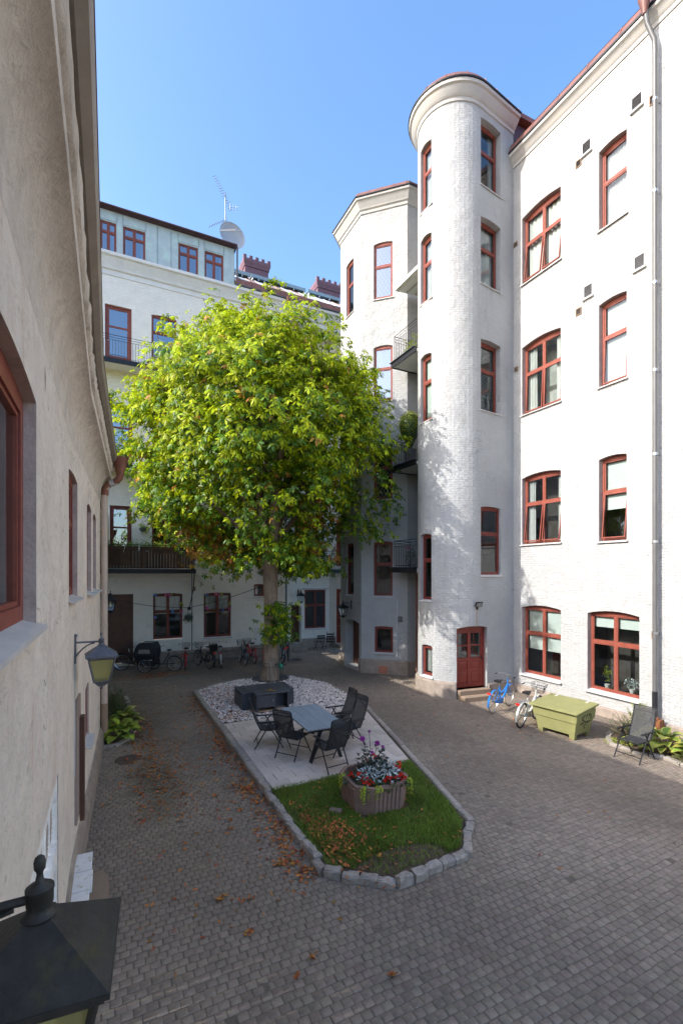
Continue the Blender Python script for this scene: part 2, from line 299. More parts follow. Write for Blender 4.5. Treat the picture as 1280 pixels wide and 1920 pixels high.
# ------------------------------------------------------------------ mesh helpers
class MB:
    def __init__(s): s.v = []; s.f = []; s.uv = {}; s.mi = []
    def add(s, vs, fs, M=None, mi=0):
        b = len(s.v)
        s.v.extend([tuple(M @ Vector(v)) for v in vs] if M is not None else [tuple(v) for v in vs])
        for f in fs: s.f.append(tuple(i + b for i in f)); s.mi.append(mi)
        return s
    def box(s, x0, x1, y0, y1, z0, z1, M=None, mi=0):
        return s.add([(x0,y0,z0),(x1,y0,z0),(x1,y1,z0),(x0,y1,z0),(x0,y0,z1),(x1,y0,z1),(x1,y1,z1),(x0,y1,z1)],
                     [(0,3,2,1),(4,5,6,7),(0,1,5,4),(1,2,6,5),(2,3,7,6),(3,0,4,7)], M, mi)
    def cbox(s, x0, x1, y0, y1, z0, z1, c=.01, M=None):
        # box with chamfered top edge
        return s.add([(x0,y0,z0),(x1,y0,z0),(x1,y1,z0),(x0,y1,z0),(x0,y0,z1-c),(x1,y0,z1-c),(x1,y1,z1-c),(x0,y1,z1-c),
                      (x0+c,y0+c,z1),(x1-c,y0+c,z1),(x1-c,y1-c,z1),(x0+c,y1-c,z1)],
                     [(0,3,2,1),(0,1,5,4),(1,2,6,5),(2,3,7,6),(3,0,4,7),(4,5,9,8),(5,6,10,9),(6,7,11,10),(7,4,8,11),(8,9,10,11)], M)
    def quad(s, a, b, c, d, M=None): return s.add([a,b,c,d], [(0,1,2,3)], M)
    def prism(s, poly, z0, z1, M=None):
        n = len(poly)
        return s.add([(p[0],p[1],z0) for p in poly] + [(p[0],p[1],z1) for p in poly],
                     [tuple(range(n-1,-1,-1)), tuple(range(n,2*n))] + [(i,(i+1)%n,n+(i+1)%n,n+i) for i in range(n)], M)
    def frustum(s, poly0, z0, poly1, z1, M=None):
        n = len(poly0)
        return s.add([(p[0],p[1],z0) for p in poly0] + [(p[0],p[1],z1) for p in poly1],
                     [tuple(range(n-1,-1,-1)), tuple(range(n,2*n))] + [(i,(i+1)%n,n+(i+1)%n,n+i) for i in range(n)], M)
    def tube(s, path, r, n=6, M=None, caps=True, closed=False):
        P = [Vector(p) for p in path]; m = len(P); rs = r if isinstance(r, (list, tuple)) else [r]*m
        vs = []; up = None
        for i in range(m):
            if closed: d = (P[(i+1)%m] - P[i-1])
            else: d = P[min(i+1,m-1)] - P[max(i-1,0)]
            if d.length < 1e-9: d = Vector((0,0,1))
            d.normalize()
            if up is None:
                up = Vector((0,0,1)) if abs(d.z) < .9 else Vector((1,0,0))
            a = up - d*up.dot(d)
            if a.length < 1e-4: a = Vector((1,0,0)) - d*d.x
            a.normalize(); up = a; b = d.cross(a)
            for k in range(n):
                t = 2*math.pi*k/n
                vs.append(P[i] + (a*math.cos(t) + b*math.sin(t))*rs[i])
        fs = []
        for i in range(m if closed else m-1):
            j = (i+1) % m
            for k in range(n):
                fs.append((i*n+k, i*n+(k+1)%n, j*n+(k+1)%n, j*n+k))
        if caps and not closed: fs += [tuple(range(n-1,-1,-1)), tuple(range((m-1)*n, m*n))]
        return s.add(vs, fs, M)
    def lathe(s, prof, n=12, M=None):
        vs = []; fs = []; m = len(prof)
        for r, z in prof:
            for k in range(n):
                t = 2*math.pi*k/n; vs.append((r*math.cos(t), r*math.sin(t), z))
        for i in range(m-1):
            for k in range(n): fs.append((i*n+k, i*n+(k+1)%n, (i+1)*n+(k+1)%n, (i+1)*n+k))
        fs += [tuple(range(n-1,-1,-1)), tuple(range((m-1)*n, m*n))]
        return s.add(vs, fs, M)
    def ring(s, R0, r, n=24, k=6, M=None, flat=1.0):
        return s.tube([(R0*math.cos(2*math.pi*i/n), 0, R0*math.sin(2*math.pi*i/n)) for i in range(n)], r, k, M, closed=True)
    def mesh(s, name, mats, smooth=False, sharp=None):
        me = bpy.data.meshes.new(name); me.from_pydata(s.v, [], s.f)
        if s.uv:
            ul = me.uv_layers.new(name='UVMap')
            flat = []
            for fi, f in enumerate(s.f):
                u = s.uv.get(fi)
                for j in range(len(f)):
                    flat += list(u[j]) if u else [0, 0]
            ul.data.foreach_set('uv', flat)
        for m in (mats if isinstance(mats, (list, tuple)) else [mats]): me.materials.append(MT[m])
        if any(s.mi): me.polygons.foreach_set('material_index', s.mi)
        if smooth:
            me.polygons.foreach_set('use_smooth', [True]*len(me.polygons))
            me.set_sharp_from_angle(angle=R(sharp or 40))
        me.update()
        return me
    def build(s, name, mats, parent=None, smooth=False, sharp=None, kind=None, label=None):
        return link(name, s.mesh(name, mats, smooth, sharp), parent, kind, label)
def link(name, me, parent=None, kind=None, label=None):
    o = bpy.data.objects.new(name, me); COL.objects.link(o)
    if parent is not None:
        o.parent = parent
        if parent.get('_o') is not None or parent.type == 'MESH':
            pass
    if kind: o['kind'] = kind
    if label: o['label'] = label
    return o
def thing(name, label, cat, loc=(0,0,0), rz=0.0, group=None, scale=None):
    o = bpy.data.objects.new(name, None); COL.objects.link(o); o.empty_display_size = .2
    o.location = loc; o.rotation_euler = (0,0,rz)
    if scale: o.scale = (scale,)*3
    o['label'] = label; o['category'] = cat
    if group: o['group'] = group
    return o
def tag(o, label, cat, group=None):
    o['label'] = label; o['category'] = cat
    if group: o['group'] = group
    return o
def kids(o): return [c for c in bpy.data.objects if c.parent == o]
def copy_tree(o, label=None, loc=None, rz=None, group=None, _kids=None):
    c = o.copy(); COL.objects.link(c)
    if label: c['label'] = label
    if loc is not None: c.location = loc
    if rz is not None: c.rotation_euler = (0,0,rz)
    if group: c['group'] = group
    for a in kids(o):
        b = a.copy(); COL.objects.link(b); b.parent = c
        for g in kids(a):
            d = g.copy(); COL.objects.link(d); d.parent = b
    return c
def np_mesh(name, V, F, mats, mi=None, smooth=False):
    """V (n,3) array, F (m,k) array of equal-sized faces"""
    me = bpy.data.meshes.new(name); V = np.ascontiguousarray(V, dtype=np.float32); F = np.ascontiguousarray(F, dtype=np.int32)
    me.vertices.add(len(V)); me.vertices.foreach_set('co', V.ravel())
    k = F.shape[1]; me.loops.add(F.size); me.loops.foreach_set('vertex_index', F.ravel())
    me.polygons.add(len(F)); me.polygons.foreach_set('loop_start', np.arange(0, F.size, k, dtype=np.int32))
    for m in (mats if isinstance(mats, (list, tuple)) else [mats]): me.materials.append(MT[m])
    if mi is not None: me.polygons.foreach_set('material_index', np.asarray(mi, dtype=np.int32))
    if smooth: me.polygons.foreach_set('use_smooth', np.ones(len(F), dtype=bool))
    me.update(calc_edges=True); me.validate()
    return me
def rot_to(n):
    """matrix whose local y axis is the outward normal n, x runs to the viewer's right, z up"""
    n = Vector((n[0], n[1], 0)).normalized(); r = Vector((-n.y, n.x, 0))
    return Matrix(((r.x, n.x, 0, 0), (r.y, n.y, 0, 0), (0, 0, 1, 0), (0, 0, 0, 1)))
# ------------------------------------------------------------------ walls, windows, cornices
WORLD = {}
_link0 = link
def link(name, me, parent=None, kind=None, label=None):
    o = _link0(name, me, parent, kind, label)
    if parent is not None and parent.name in WORLD: o.matrix_parent_inverse = Matrix.Translation(-Vector(WORLD[parent.name]))
    return o
def house(name, label, cat, loc):
    o = thing(name, label, cat, loc); WORLD[o.name] = loc; return o
class Path:
    def __init__(s, pts, side):
        s.p = [Vector(p) for p in pts]; s.side = side
        s.c = [0]
        for a, b in zip(s.p, s.p[1:]): s.c.append(s.c[-1] + (b-a).length)
        s.L = s.c[-1]
    def seg(s, t):
        for i in range(len(s.c)-1):
            if t <= s.c[i+1] + 1e-9: return i
        return len(s.c)-2
    def at(s, t):
        i = s.seg(t); d = s.c[i+1]-s.c[i]
        return s.p[i].lerp(s.p[i+1], (t-s.c[i])/d)
    def n(s, t):
        i = s.seg(t); d = (s.p[i+1]-s.p[i]).normalized()
        return Vector((-d.y, d.x))*s.side
    def miter(s, i):
        ns = []
        if i > 0: d = (s.p[i]-s.p[i-1]).normalized(); ns.append(Vector((-d.y, d.x))*s.side)
        if i < len(s.p)-1: d = (s.p[i+1]-s.p[i]).normalized(); ns.append(Vector((-d.y, d.x))*s.side)
        if len(ns) == 1: return ns[0]
        m = (ns[0]+ns[1]).normalized(); return m/max(.3, m.dot(ns[0]))
def wall(parent, name, path, z0, z1, ops, material, smooth=False, reveal=None):
    b = MB()
    def q(pts, uvs, mi=0):
        k = len(b.f); b.add(pts, [(0,1,2,3)], None, mi if reveal else 0); b.uv[k] = uvs
    ss = sorted(set([round(x, 4) for x in path.c] + [round(o[k], 4) for o in ops for k in ('s0','s1')]))
    zs = sorted(set([z0, z1] + [round(o[k], 4) for o in ops for k in ('z0','z1')]))
    fl = path.side < 0
    for a, c in zip(ss, ss[1:]):
        if c-a < 1e-4: continue
        A, C = path.at(a), path.at(c); sm = (a+c)/2
        for e, f in zip(zs, zs[1:]):
            zm = (e+f)/2
            if any(o['s0'] < sm < o['s1'] and o['z0'] < zm < o['z1'] for o in ops): continue
            P = [(A.x,A.y,e),(C.x,C.y,e),(C.x,C.y,f),(A.x,A.y,f)]; U = [(a,e),(c,e),(c,f),(a,f)]
            if not fl: P, U = P[::-1], U[::-1]
            q(P, U)
    for o in ops:
        s0, s1, a0, a1 = o['s0'], o['s1'], o['z0'], o['z1']; dp = o.get('depth', .2); ar = o.get('arch', 0)
        A, C = path.at(s0), path.at(s1); ch = (C-A); n = Vector((-ch.y, ch.x)).normalized()*path.side
        bk = -n*dp
        def arc(t): return a1 - ar*((2*t-1)**2)
        N = 8 if ar else 1
        zt0 = a1-ar
        # jambs, sill, head
        q([(A.x,A.y,a0),(A.x,A.y,zt0),(A.x+bk.x,A.y+bk.y,zt0),(A.x+bk.x,A.y+bk.y,a0)], [(s0,a0),(s0,zt0),(s0+dp,zt0),(s0+dp,a0)], 1)
        q([(C.x,C.y,a0),(C.x+bk.x,C.y+bk.y,a0),(C.x+bk.x,C.y+bk.y,zt0),(C.x,C.y,zt0)], [(s1,a0),(s1+dp,a0),(s1+dp,zt0),(s1,zt0)], 1)
        q([(A.x,A.y,a0),(A.x+bk.x,A.y+bk.y,a0),(C.x+bk.x,C.y+bk.y,a0),(C.x,C.y,a0)], [(s0,a0),(s0,a0+dp),(s1,a0+dp),(s1,a0)])
        for i in range(N):
            t0, t1 = i/N, (i+1)/N
            p0 = path.at(s0+(s1-s0)*t0); p1 = path.at(s0+(s1-s0)*t1); e, f = arc(t0), arc(t1)
            b0 = A.lerp(C, t0)+bk; b1 = A.lerp(C, t1)+bk
            q([(p0.x,p0.y,e),(p1.x,p1.y,f),(b1.x,b1.y,f),(b0.x,b0.y,e)], [(t0,e),(t1,f),(t1,f+dp),(t0,e+dp)], 1)
            if ar:
                P = [(p0.x,p0.y,e),(p1.x,p1.y,f),(p1.x,p1.y,a1),(p0.x,p0.y,a1)]; sa, sb = s0+(s1-s0)*t0, s0+(s1-s0)*t1
                U = [(sa,e),(sb,f),(sb,a1),(sa,a1)]
                if not fl: P, U = P[::-1], U[::-1]
                q(P, U)
    w = b.build(name, [material, reveal] if reveal else material, parent, smooth=smooth, sharp=35)
    for o in ops:
        if not o.get('win'): continue
        A, C = path.at(o['s0']), path.at(o['s1']); ch = C-A; n = Vector((-ch.y, ch.x)).normalized()*path.side
        dp = o.get('depth', .2); mid = (A+C)/2 - n*(dp-.09)
        M = Matrix.Translation((mid.x, mid.y, o['z0'])) @ rot_to(n)
        o['win'](parent, M, ch.length, o['z1']-o['z0'], dp, o.get('arch', 0))
    return w
def sweep(parent, name, path, prof, material, smooth=False, caps=True, kind=None):
    b = MB(); n = len(prof); m = len(path.p)
    vs = []
    for i in range(m):
        t = path.miter(i)
        for o, z in prof: vs.append((path.p[i].x+t.x*o, path.p[i].y+t.y*o, z))
    fs = []
    for i in range(m-1):
        for k in range(n-1):
            f = (i*n+k, (i+1)*n+k, (i+1)*n+k+1, i*n+k+1)
            fs.append(f if path.side < 0 else f[::-1])
    if caps: fs += [tuple(range(n)), tuple(range((m-1)*n, m*n))]
    b.add(vs, fs)
    for fi, f in enumerate(b.f): b.uv[fi] = [(path.c[i//n], b.v[i][2]) for i in f]
    return b.build(name, material, parent, smooth=smooth, sharp=30, kind=kind)
def edge_panels(parent, name, path, o0, za, o1, zb, step, material, th=.05):
    n = max(1, round(path.L/step))
    for i in range(n):
        a, c = path.L*i/n, path.L*(i+1)/n
        cuts = [a] + [x for x in path.c if a+.02 < x < c-.02] + [c]
        b = MB(); vs = []
        def nn(t):
            for j, x in enumerate(path.c):
                if abs(x-t) < 1e-6: return path.miter(j)
            return path.n(t)
        for t in cuts:
            p = path.at(t); v = nn(t)
            for o, z in ((o0,za),(o1,zb),(o1-th,zb),(o0-th,za)): vs.append((p.x+v.x*o, p.y+v.y*o, z))
        fs = []
        for k in range(len(cuts)-1):
            for e in range(4): fs.append((k*4+e, (k+1)*4+e, (k+1)*4+(e+1)%4, k*4+(e+1)%4))
        fs += [(0,1,2,3), tuple(len(vs)-4+e for e in (3,2,1,0))]
        b.add(vs, fs)
        p = path.at(a); v = nn(a); d = Vector((-v.y, v.x)).normalized()*.018; s_ = .014
        q = []
        for sg in (-1, 1):
            for o, z in ((o0+s_,za-.02),(o1+s_,zb+.02),(o1-th-.004,zb+.02),(o0-th-.004,za-.02)): q.append((p.x+v.x*o+d.x*sg, p.y+v.y*o+d.y*sg, z))
        b.add(q, [(0,1,2,3),(7,6,5,4),(0,4,5,1),(1,5,6,2),(2,6,7,3),(3,7,4,0)])
        b.build(name, material, parent)

def curtain_mesh(w, h, amp=.03, waves=9):
    b = MB(); N = 40
    vs = []
    for i in range(N+1):
        x = -w/2 + w*i/N; y = amp*math.sin(i/N*waves*2*math.pi) + amp*.4*math.sin(i*1.7)
        vs += [(x, y, 0), (x, y*.8, h)]
    b.add(vs, [(2*i, 2*i+2, 2*i+3, 2*i+1) for i in range(N)])
    return b
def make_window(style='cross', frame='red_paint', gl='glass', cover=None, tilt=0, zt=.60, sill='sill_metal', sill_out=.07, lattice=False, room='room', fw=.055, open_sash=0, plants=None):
    def f(parent, M, w, h, dp, arch):
        g = .004
        x0, x1, z0, z1 = -w/2+g, w/2-g, .035, h-.004
        hd = fw+arch
        b = MB()
        b.box(x0, x0+fw, -.085, 0, z0, z1); b.box(x1-fw, x1, -.085, 0, z0, z1)
        b.box(x0+fw, x1-fw, -.085, 0, z0, z0+fw); b.box(x0+fw, x1-fw, -.085, 0, z1-hd, z1)
        cols = [(x0+fw, x1-fw)]; rows = [(z0+fw, z1-hd)]
        if style in ('cross', 'two'):
            zz = z0 + (z1-z0)*zt
            b.box(x0+fw, x1-fw, -.080, -.004, zz-.035, zz+.035); rows = [(z0+fw, zz-.035), (zz+.035, z1-hd)]
        if style in ('cross', 'pair'):
            for (a, c) in rows: b.box(-.03, .03, -.078, -.006, a, c)
            cols = [(x0+fw, -.03), (.03, x1-fw)]
        o = b.build('window', frame, parent); o.matrix_basis = M
        sw = .034
        for ri, (a, c) in enumerate(rows):
            hinge = None
            if tilt and ri == 0:
                hinge = Matrix.Translation((0, -.02, c)) @ Matrix.Rotation(R(tilt), 4, 'X') @ Matrix.Translation((0, .02, -c))
            for (l, r) in cols:
                s = MB(); y0, y1 = -.062, -.016
                if hinge: y0, y1 = -.055, .0
                e = .003
                s.box(l+e, l+sw, y0, y1, a+e, c-e, hinge); s.box(r-sw, r-e, y0, y1, a+e, c-e, hinge)
                s.box(l+sw, r-sw, y0, y1, a+e, a+sw, hinge); s.box(l+sw, r-sw, y0, y1, c-sw, c-e, hinge)
                s.build('sash', frame, o)
                p = MB(); ym = (y0+y1)/2
                p.add([(l+sw,ym,a+sw),(r-sw,ym,a+sw),(r-sw,ym,c-sw),(l+sw,ym,c-sw)], [(3,2,1,0)], hinge)
                p.build('pane', gl, o)
        if lattice:
            lt = MB(); st = .16; wI = x1-x0-2*fw; 
            for (a, c) in rows:
                k = -int((c-a)/st/1.6)-2
                while k*st < wI:
                    for sg in (1, -1):
                        pts = []
                        for t in (0, 1):
                            pass
                        # line x = k*st + (z-a)/1.6 clipped to the light
                        zA, zB = a, c; xa = k*st; xb = k*st + (c-a)/1.6
                        if xb <= 0 or xa >= wI: continue
                        if xa < 0: zA = a + (-xa)*1.6; xa = 0
                        if xb > wI: zB = a + (wI-k*st)*1.6; xb = wI
                        X0, X1 = (x0+fw+xa, x0+fw+xb) if sg > 0 else (x1-fw-xa, x1-fw-xb)
                        lt.tube([(X0, -.075, zA), (X1, -.075, zB)], .007, 4)
                    k += 1
            lt.build('lead_lattice', 'sill_metal', o)
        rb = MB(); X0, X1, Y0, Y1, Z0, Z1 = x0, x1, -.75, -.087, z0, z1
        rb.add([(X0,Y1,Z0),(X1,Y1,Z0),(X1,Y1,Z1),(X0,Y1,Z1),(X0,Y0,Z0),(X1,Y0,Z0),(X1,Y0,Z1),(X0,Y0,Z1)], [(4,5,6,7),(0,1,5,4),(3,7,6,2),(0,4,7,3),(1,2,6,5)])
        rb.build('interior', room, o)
        if cover:
            kind, fr = cover
            if kind == 'curtain':
                cm = curtain_mesh(w-2*fw-.02, (h-.2)*fr); co = cm.build('curtain', 'curtain', o, smooth=True, sharp=80); co.location = (0, -.15, z1-hd-(h-.2)*fr+.05)
            elif kind == 'drapes':
                for sg in (-1, 1):
                    cm = curtain_mesh(w*fr, h-.2, .03, 5); co = cm.build('curtain', 'curtain', o, smooth=True, sharp=80); co.location = (sg*(w/2-fw-w*fr/2), -.15, .1)
            elif kind == 'blind':
                cm = MB(); hh = (h-.2)*fr; cm.box(-w/2+fw+.01, w/2-fw-.01, -.13, -.122, z1-hd-hh, z1-hd-.005); cm.build('roller_blind', 'blind', o)
            elif kind == 'slats':
                cm = MB(); hh = (h-.2)*fr; k = 0
                while k*.05 < hh:
                    cm.box(-w/2+fw+.01, w/2-fw-.01, -.15, -.115, z1-hd-k*.05-.03, z1-hd-k*.05-.026); k += 1
                cm.build('venetian_blind', 'blind', o, kind='stuff')
        if sill:
            sb = MB(); od = dp-.09+sill_out
            sb.add([(-w/2-.04,od-.005,-.012),(w/2+.04,od-.005,-.012),(w/2+.04,.0,.034),(-w/2-.04,.0,.034),
                    (-w/2-.04,od-.005,-.045),(w/2+.04,od-.005,-.045),(w/2+.04,.0,.004),(-w/2-.04,.0,.004)],
                   [(3,2,1,0),(4,5,6,7),(0,1,5,4),(1,2,6,5),(2,3,7,6),(3,0,4,7)])
            # keep the sill inside the opening where it passes the jambs
            sb2 = MB()
            sb2.add([(-w/2+.005,od-sill_out+.001,.006),(w/2-.005,od-sill_out+.001,.006),(w/2-.005,-.005,.034),(-w/2+.005,-.005,.034)], [(3,2,1,0)])
            y1 = od-.003; y0 = od-sill_out+.003
            sb2.add([(-w/2-.05,y0,.008),(w/2+.05,y0,.008),(w/2+.05,y1,-.012),(-w/2-.05,y1,-.012),(-w/2-.05,y0,-.016),(w/2+.05,y0,-.016),(w/2+.05,y1,-.04),(-w/2-.05,y1,-.04)],
                    [(0,1,2,3)[::-1],(4,5,6,7),(0,1,5,4),(1,2,6,5),(2,3,7,6),(3,0,4,7)])
            sb2.build('sill', sill, o)
        if plants: plants(o, w, h, z0+fw)
        return o
    return f
def make_door(kind, material, handle=True, leaf_glass=True):
    def f(parent, M, w, h, dp, arch):
        b = MB(); g = .004; x0, x1, z1 = -w/2+g, w/2-g, h-.004; fw = .06; hd = .06+arch
        b.box(x0, x0+fw, -.085, 0, .01, z1); b.box(x1-fw, x1, -.085, 0, .01, z1); b.box(x0+fw, x1-fw, -.085, 0, z1-hd, z1)
        o = b.build('door', material, parent); o.matrix_basis = M
        bk = MB(); bk.box(x0, x1, -.14, -.088, .005, z1); bk.build('door_backing', 'room', o)
        a, c, t = x0+fw+.003, x1-fw-.003, z1-hd-.003
        W_ = c-a
        if kind == 'panelled':
            lf = MB(); y0, y1 = -.07, -.025
            st = .085; zs = [.015, .13, .55, .63, .90, 1.02]; top = t
            # stiles and rails
            mx = (a+c)/2
            for (l, r) in ((a, a+st), (c-st, c), (mx-.06, mx+.06)): lf.box(l, r, y0, y1, .015, top)
            for (l, r) in ((a+st, mx-.06), (mx+.06, c-st)):
                for (e, f_) in ((.015,.13),(.55,.63),(.90,1.02),(top-.13,top),(1.02+(top-1.15)/2-.02,1.02+(top-1.15)/2+.02)):
                    lf.box(l, r, y0+.004, y1-.002, e, f_)
            lf.build('door_leaf', material, o)
            for (l, r) in ((a+st, mx-.06), (mx+.06, c-st)):
                for (e, f_) in ((.13,.55),(.63,.90)):
                    p = MB(); p.box(l, r, -.055, -.045, e, f_); p.add([(l+.03,-.045,e+.03),(r-.03,-.045,e+.03),(r-.03,-.045,f_-.03),(l+.03,-.045,f_-.03),(l+.06,-.03,e+.06),(r-.06,-.03,e+.06),(r-.06,-.03,f_-.06),(l+.06,-.03,f_-.06)],
                        [(4,5,6,7),(0,1,5,4),(1,2,6,5),(2,3,7,6),(3,0,4,7)]); p.build('panel', material, o)
                zz = 1.02+(top-1.15)/2
                for (e, f_) in ((1.02, zz-.02), (zz+.02, top-.13)):
                    p = MB(); p.quad((l,-.05,f_),(r,-.05,f_),(r,-.05,e),(l,-.05,e)); p.build('pane', 'glass', o)
            hb = MB(); hb.tube([(c-.05,-.02,1.0),(c-.05,.03,1.0),(c-.16,.035,1.0)], .01, 6); hb.box(c-.07, c-.03, -.024, -.018, .93, 1.08); hb.build('door_handle', 'black_iron', o)
        elif kind == 'plain':
            lf = MB(); lf.box(a, c, -.07, -.03, .015, t); lf.build('door_leaf', material, o)
            hb = MB(); hb.tube([(c-.08,-.03,1.0),(c-.08,.02,1.0),(c-.19,.025,1.0)], .01, 6); hb.build('door_handle', 'black_iron', o)
        elif kind == 'glazed':
            lf = MB(); st = .11
            lf.box(a, a+st, -.07, -.03, .015, t); lf.box(c-st, c, -.07, -.03, .015, t); lf.box(a+st, c-st, -.068, -.032, .015, .35); lf.box(a+st, c-st, -.068, -.032, t-.1, t); lf.box(a+st, c-st, -.068, -.032, t*.64, t*.64+.08)
            lf.build('door_leaf', material, o)
            for (e, f_) in ((.35, t*.64), (t*.64+.08, t-.1)):
                p = MB(); p.quad((a+st,-.05,f_),(c-st,-.05,f_),(c-st,-.05,e),(a+st,-.05,e)); p.build('pane', 'sky_glass', o)
            hb = MB(); hb.tube([(a+.05,-.03,1.0),(a+.05,.01,1.0),(a+.14,.015,1.0)], .009, 6); hb.build('door_handle', 'chrome', o)
        return o
    return f

# ------------------------------------------------------------------ right-hand building
RB = house('apartment_building', 'tall white painted brick apartment building with round turret and polygonal tower, red window frames', 'building', (13, 12, 0))
mainp = Path([(13, -4), (13, 12.28)], 1)
def Y(y0, y1, z0, z1, win, arch=.1, depth=.25): return dict(s0=y0+4, s1=y1+4, z0=z0, z1=z1, win=win, arch=arch, depth=depth)
def flowers_in(o, w, h, zb):
    """pot plants on the inner sill"""
    for (x, s, m, n) in ((-w*.26, .20, 'bush_lime', 70), (w*.22, .22, 'dusty_leaf', 90)):
        V = []; F = []
        for i in range(n):
            d = Vector((random.gauss(0, 1), random.gauss(0, .4), random.gauss(.2, 1))).normalized()*random.uniform(.2, 1)*s
            c = Vector((x, -.22, zb+.20+(s if m == 'bush_lime' else .08))) + Vector((d.x*(.7 if m == 'bush_lime' else 1.2), d.y*.5, d.z*(1.4 if m == 'bush_lime' else .8)))
            a = Vector((random.gauss(0,1), random.gauss(0,1), random.gauss(0,1))).normalized(); e = a.orthogonal().normalized()
            k = len(V); V += [c-a*.05, c+e*.025, c+a*.05, c-e*.025]; F.append((k,k+1,k+2,k+3))
        b = MB(); b.add(V, F); b.build('pot_plant', m, o, kind='stuff')
        p = MB(); p.lathe([(.05,0),(.075,.10),(.08,.11)], 10, Matrix.Translation((x, -.22, zb))); p.build('plant_pot', 'white_sill', o)
ops = [
 Y(10.31,11.88,.68,3.11, make_window('cross', cover=('blind', .62), zt=.59, sill='white_sill', sill_out=.10)),
 Y(10.31,11.88,5.2,7.62, make_window('cross', cover=('drapes', .16), tilt=7, zt=.58)),
 Y(10.31,11.88,9.75,12.22, make_window('cross', cover=('drapes', .2), room='room_light', tilt=3, zt=.58)),
 Y(10.31,11.88,14.33,16.77, make_window('cross', cover=('curtain', 1.0), tilt=7, zt=.58)),
 Y(8.17,9.0,5.13,7.62, make_window('two', cover=('blind', .62), tilt=6, zt=.58), .06),
 Y(8.17,9.0,9.7,12.2, make_window('two', cover=('blind', 1.0), tilt=3, zt=.58), .06),
 Y(8.17,9.0,14.33,16.75, make_window('two', cover=('curtain', 1.0), zt=.58), .06),
 Y(7.82,9.37,.67,3.1, make_window('cross', cover=('blind', .16), zt=.60, sill='white_sill', sill_out=.10, plants=flowers_in)),
 Y(3.9,5.45,.67,3.1, make_window('cross', zt=.60, sill='white_sill', sill_out=.10)),
 Y(3.9,5.45,5.2,7.62, make_window('cross', cover=('drapes', .16), zt=.58)),
 Y(3.9,5.45,9.75,12.22, make_window('cross', cover=('curtain', 1.0), zt=.58)),
 Y(3.9,5.45,14.33,16.77, make_window('cross', cover=('drapes', .2), zt=.58)),
]
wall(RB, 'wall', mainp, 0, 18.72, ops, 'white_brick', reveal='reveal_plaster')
CORN = [(-.02,18.72),(.03,18.73),(.05,18.83),(.09,18.86),(.12,18.93),(.20,19.01),(.25,19.04),(.26,19.12),(-.02,19.13)]
sweep(RB, 'cornice', mainp, CORN, 'cornice_stone', smooth=True)
sweep(RB, 'eaves_trim', mainp, [(-.02,19.135),(.29,19.135),(.30,19.18),(-.02,19.19)], 'dark_trim')
edge_panels(RB, 'gutter_panel', mainp, .28, 19.19, .16, 19.47, 1.02, 'brown_metal')
b = MB(); b.add([(12.83,-4,19.48),(12.83,12.3,19.48),(18,12.3,22.4),(18,-4,22.4)], [(0,1,2,3)]); b.box(13.2, 17.9, -3.9, 12.2, 18, 19.4); b.build('roof', 'brown_metal', RB)
sweep(RB, 'plinth', mainp, [(0,0),(.07,0),(.07,.24),(.05,.27),(0,.28)], 'granite_plinth')
# turret
TC = Vector((11.06, 13.27)); TR = 1.233
def tarc(a0, a1, step=7.5):
    n = max(1, round(abs(a1-a0)/step)); return [(TC.x+TR*math.cos(R(a0+(a1-a0)*i/n)), TC.y+TR*math.sin(R(a0+(a1-a0)*i/n))) for i in range(n+1)]
tp = Path([(13, 12.28)] + tarc(277.5, 90) + [(13, 14.503)], 1)
FLAT = tp.c[1]
def th(a): return FLAT + TR*R(277.5-a)
ops = []
cv = [('curtain',1.0), ('curtain',1.0), ('blind',1.0), None]
for i, (z0, z1) in enumerate([(16.88,19.15),(13.66,15.95),(9.50,11.82),(3.25,5.58)]):
    ops.append(dict(s0=th(195.5), s1=th(167.5), z0=z0, z1=z1, arch=.06, depth=.2, win=make_window('two', cover=cv[i], zt=.60, frame='red_paint' if i < 3 else 'dark_red_paint', sill='sill_metal' if i < 3 else 'white_sill', sill_out=.05)))
ops.append(dict(s0=th(197), s1=th(172), z0=.62, z1=1.72, arch=.04, depth=.16, win=make_window('single', frame='dark_red_paint', cover=('curtain',1.0), sill='white_sill', sill_out=.05)))
for i, (z0, z1) in enumerate([(17.4,19.72),(14.05,16.36),(9.76,12.2),(4.12,6.5)]):
    ops.append(dict(s0=FLAT-1.09, s1=FLAT-.04, z0=z0, z1=z1, arch=.05, depth=.30 if i < 3 else .17, win=make_window('two', gl='glass', cover=[('drapes',.2),('curtain',1.0),('slats',.75),None][i], zt=.60, frame='red_paint' if i < 3 else 'dark_red_paint', room='room_light' if i < 3 else 'room', sill_out=.04)))
ops.append(dict(s0=FLAT-.36, s1=th(236.5), z0=.30, z1=2.42, arch=.07, depth=.24, win=make_door('panelled', 'door_red')))
wall(RB, 'turret_wall', tp, 0, 20.05, ops, 'white_brick', smooth=True)
TCORN = [(-.02,19.96),(.035,19.98),(.055,20.08),(.10,20.11),(.13,20.17),(.21,20.26),(.24,20.34),(.30,20.37),(.315,20.46),(-.02,20.47)]
sweep(RB, 'turret_cornice', tp, TCORN, 'cornice_stone', smooth=True)
sweep(RB, 'eaves_trim', tp, [(-.02,20.475),(.345,20.475),(.355,20.515),(-.02,20.52)], 'dark_trim')
edge_panels(RB, 'gutter_panel', tp, .335, 20.52, .20, 20.75, .62, 'brown_metal')
b = MB(); pp = [(p.x+tp.miter(i).x*.18, p.y+tp.miter(i).y*.18) for i, p in enumerate(tp.p)] + [(17, 14.8), (17, 12.0)]
b.prism(pp, 20.55, 20.72); b.build('turret_roof', 'brown_metal', RB)
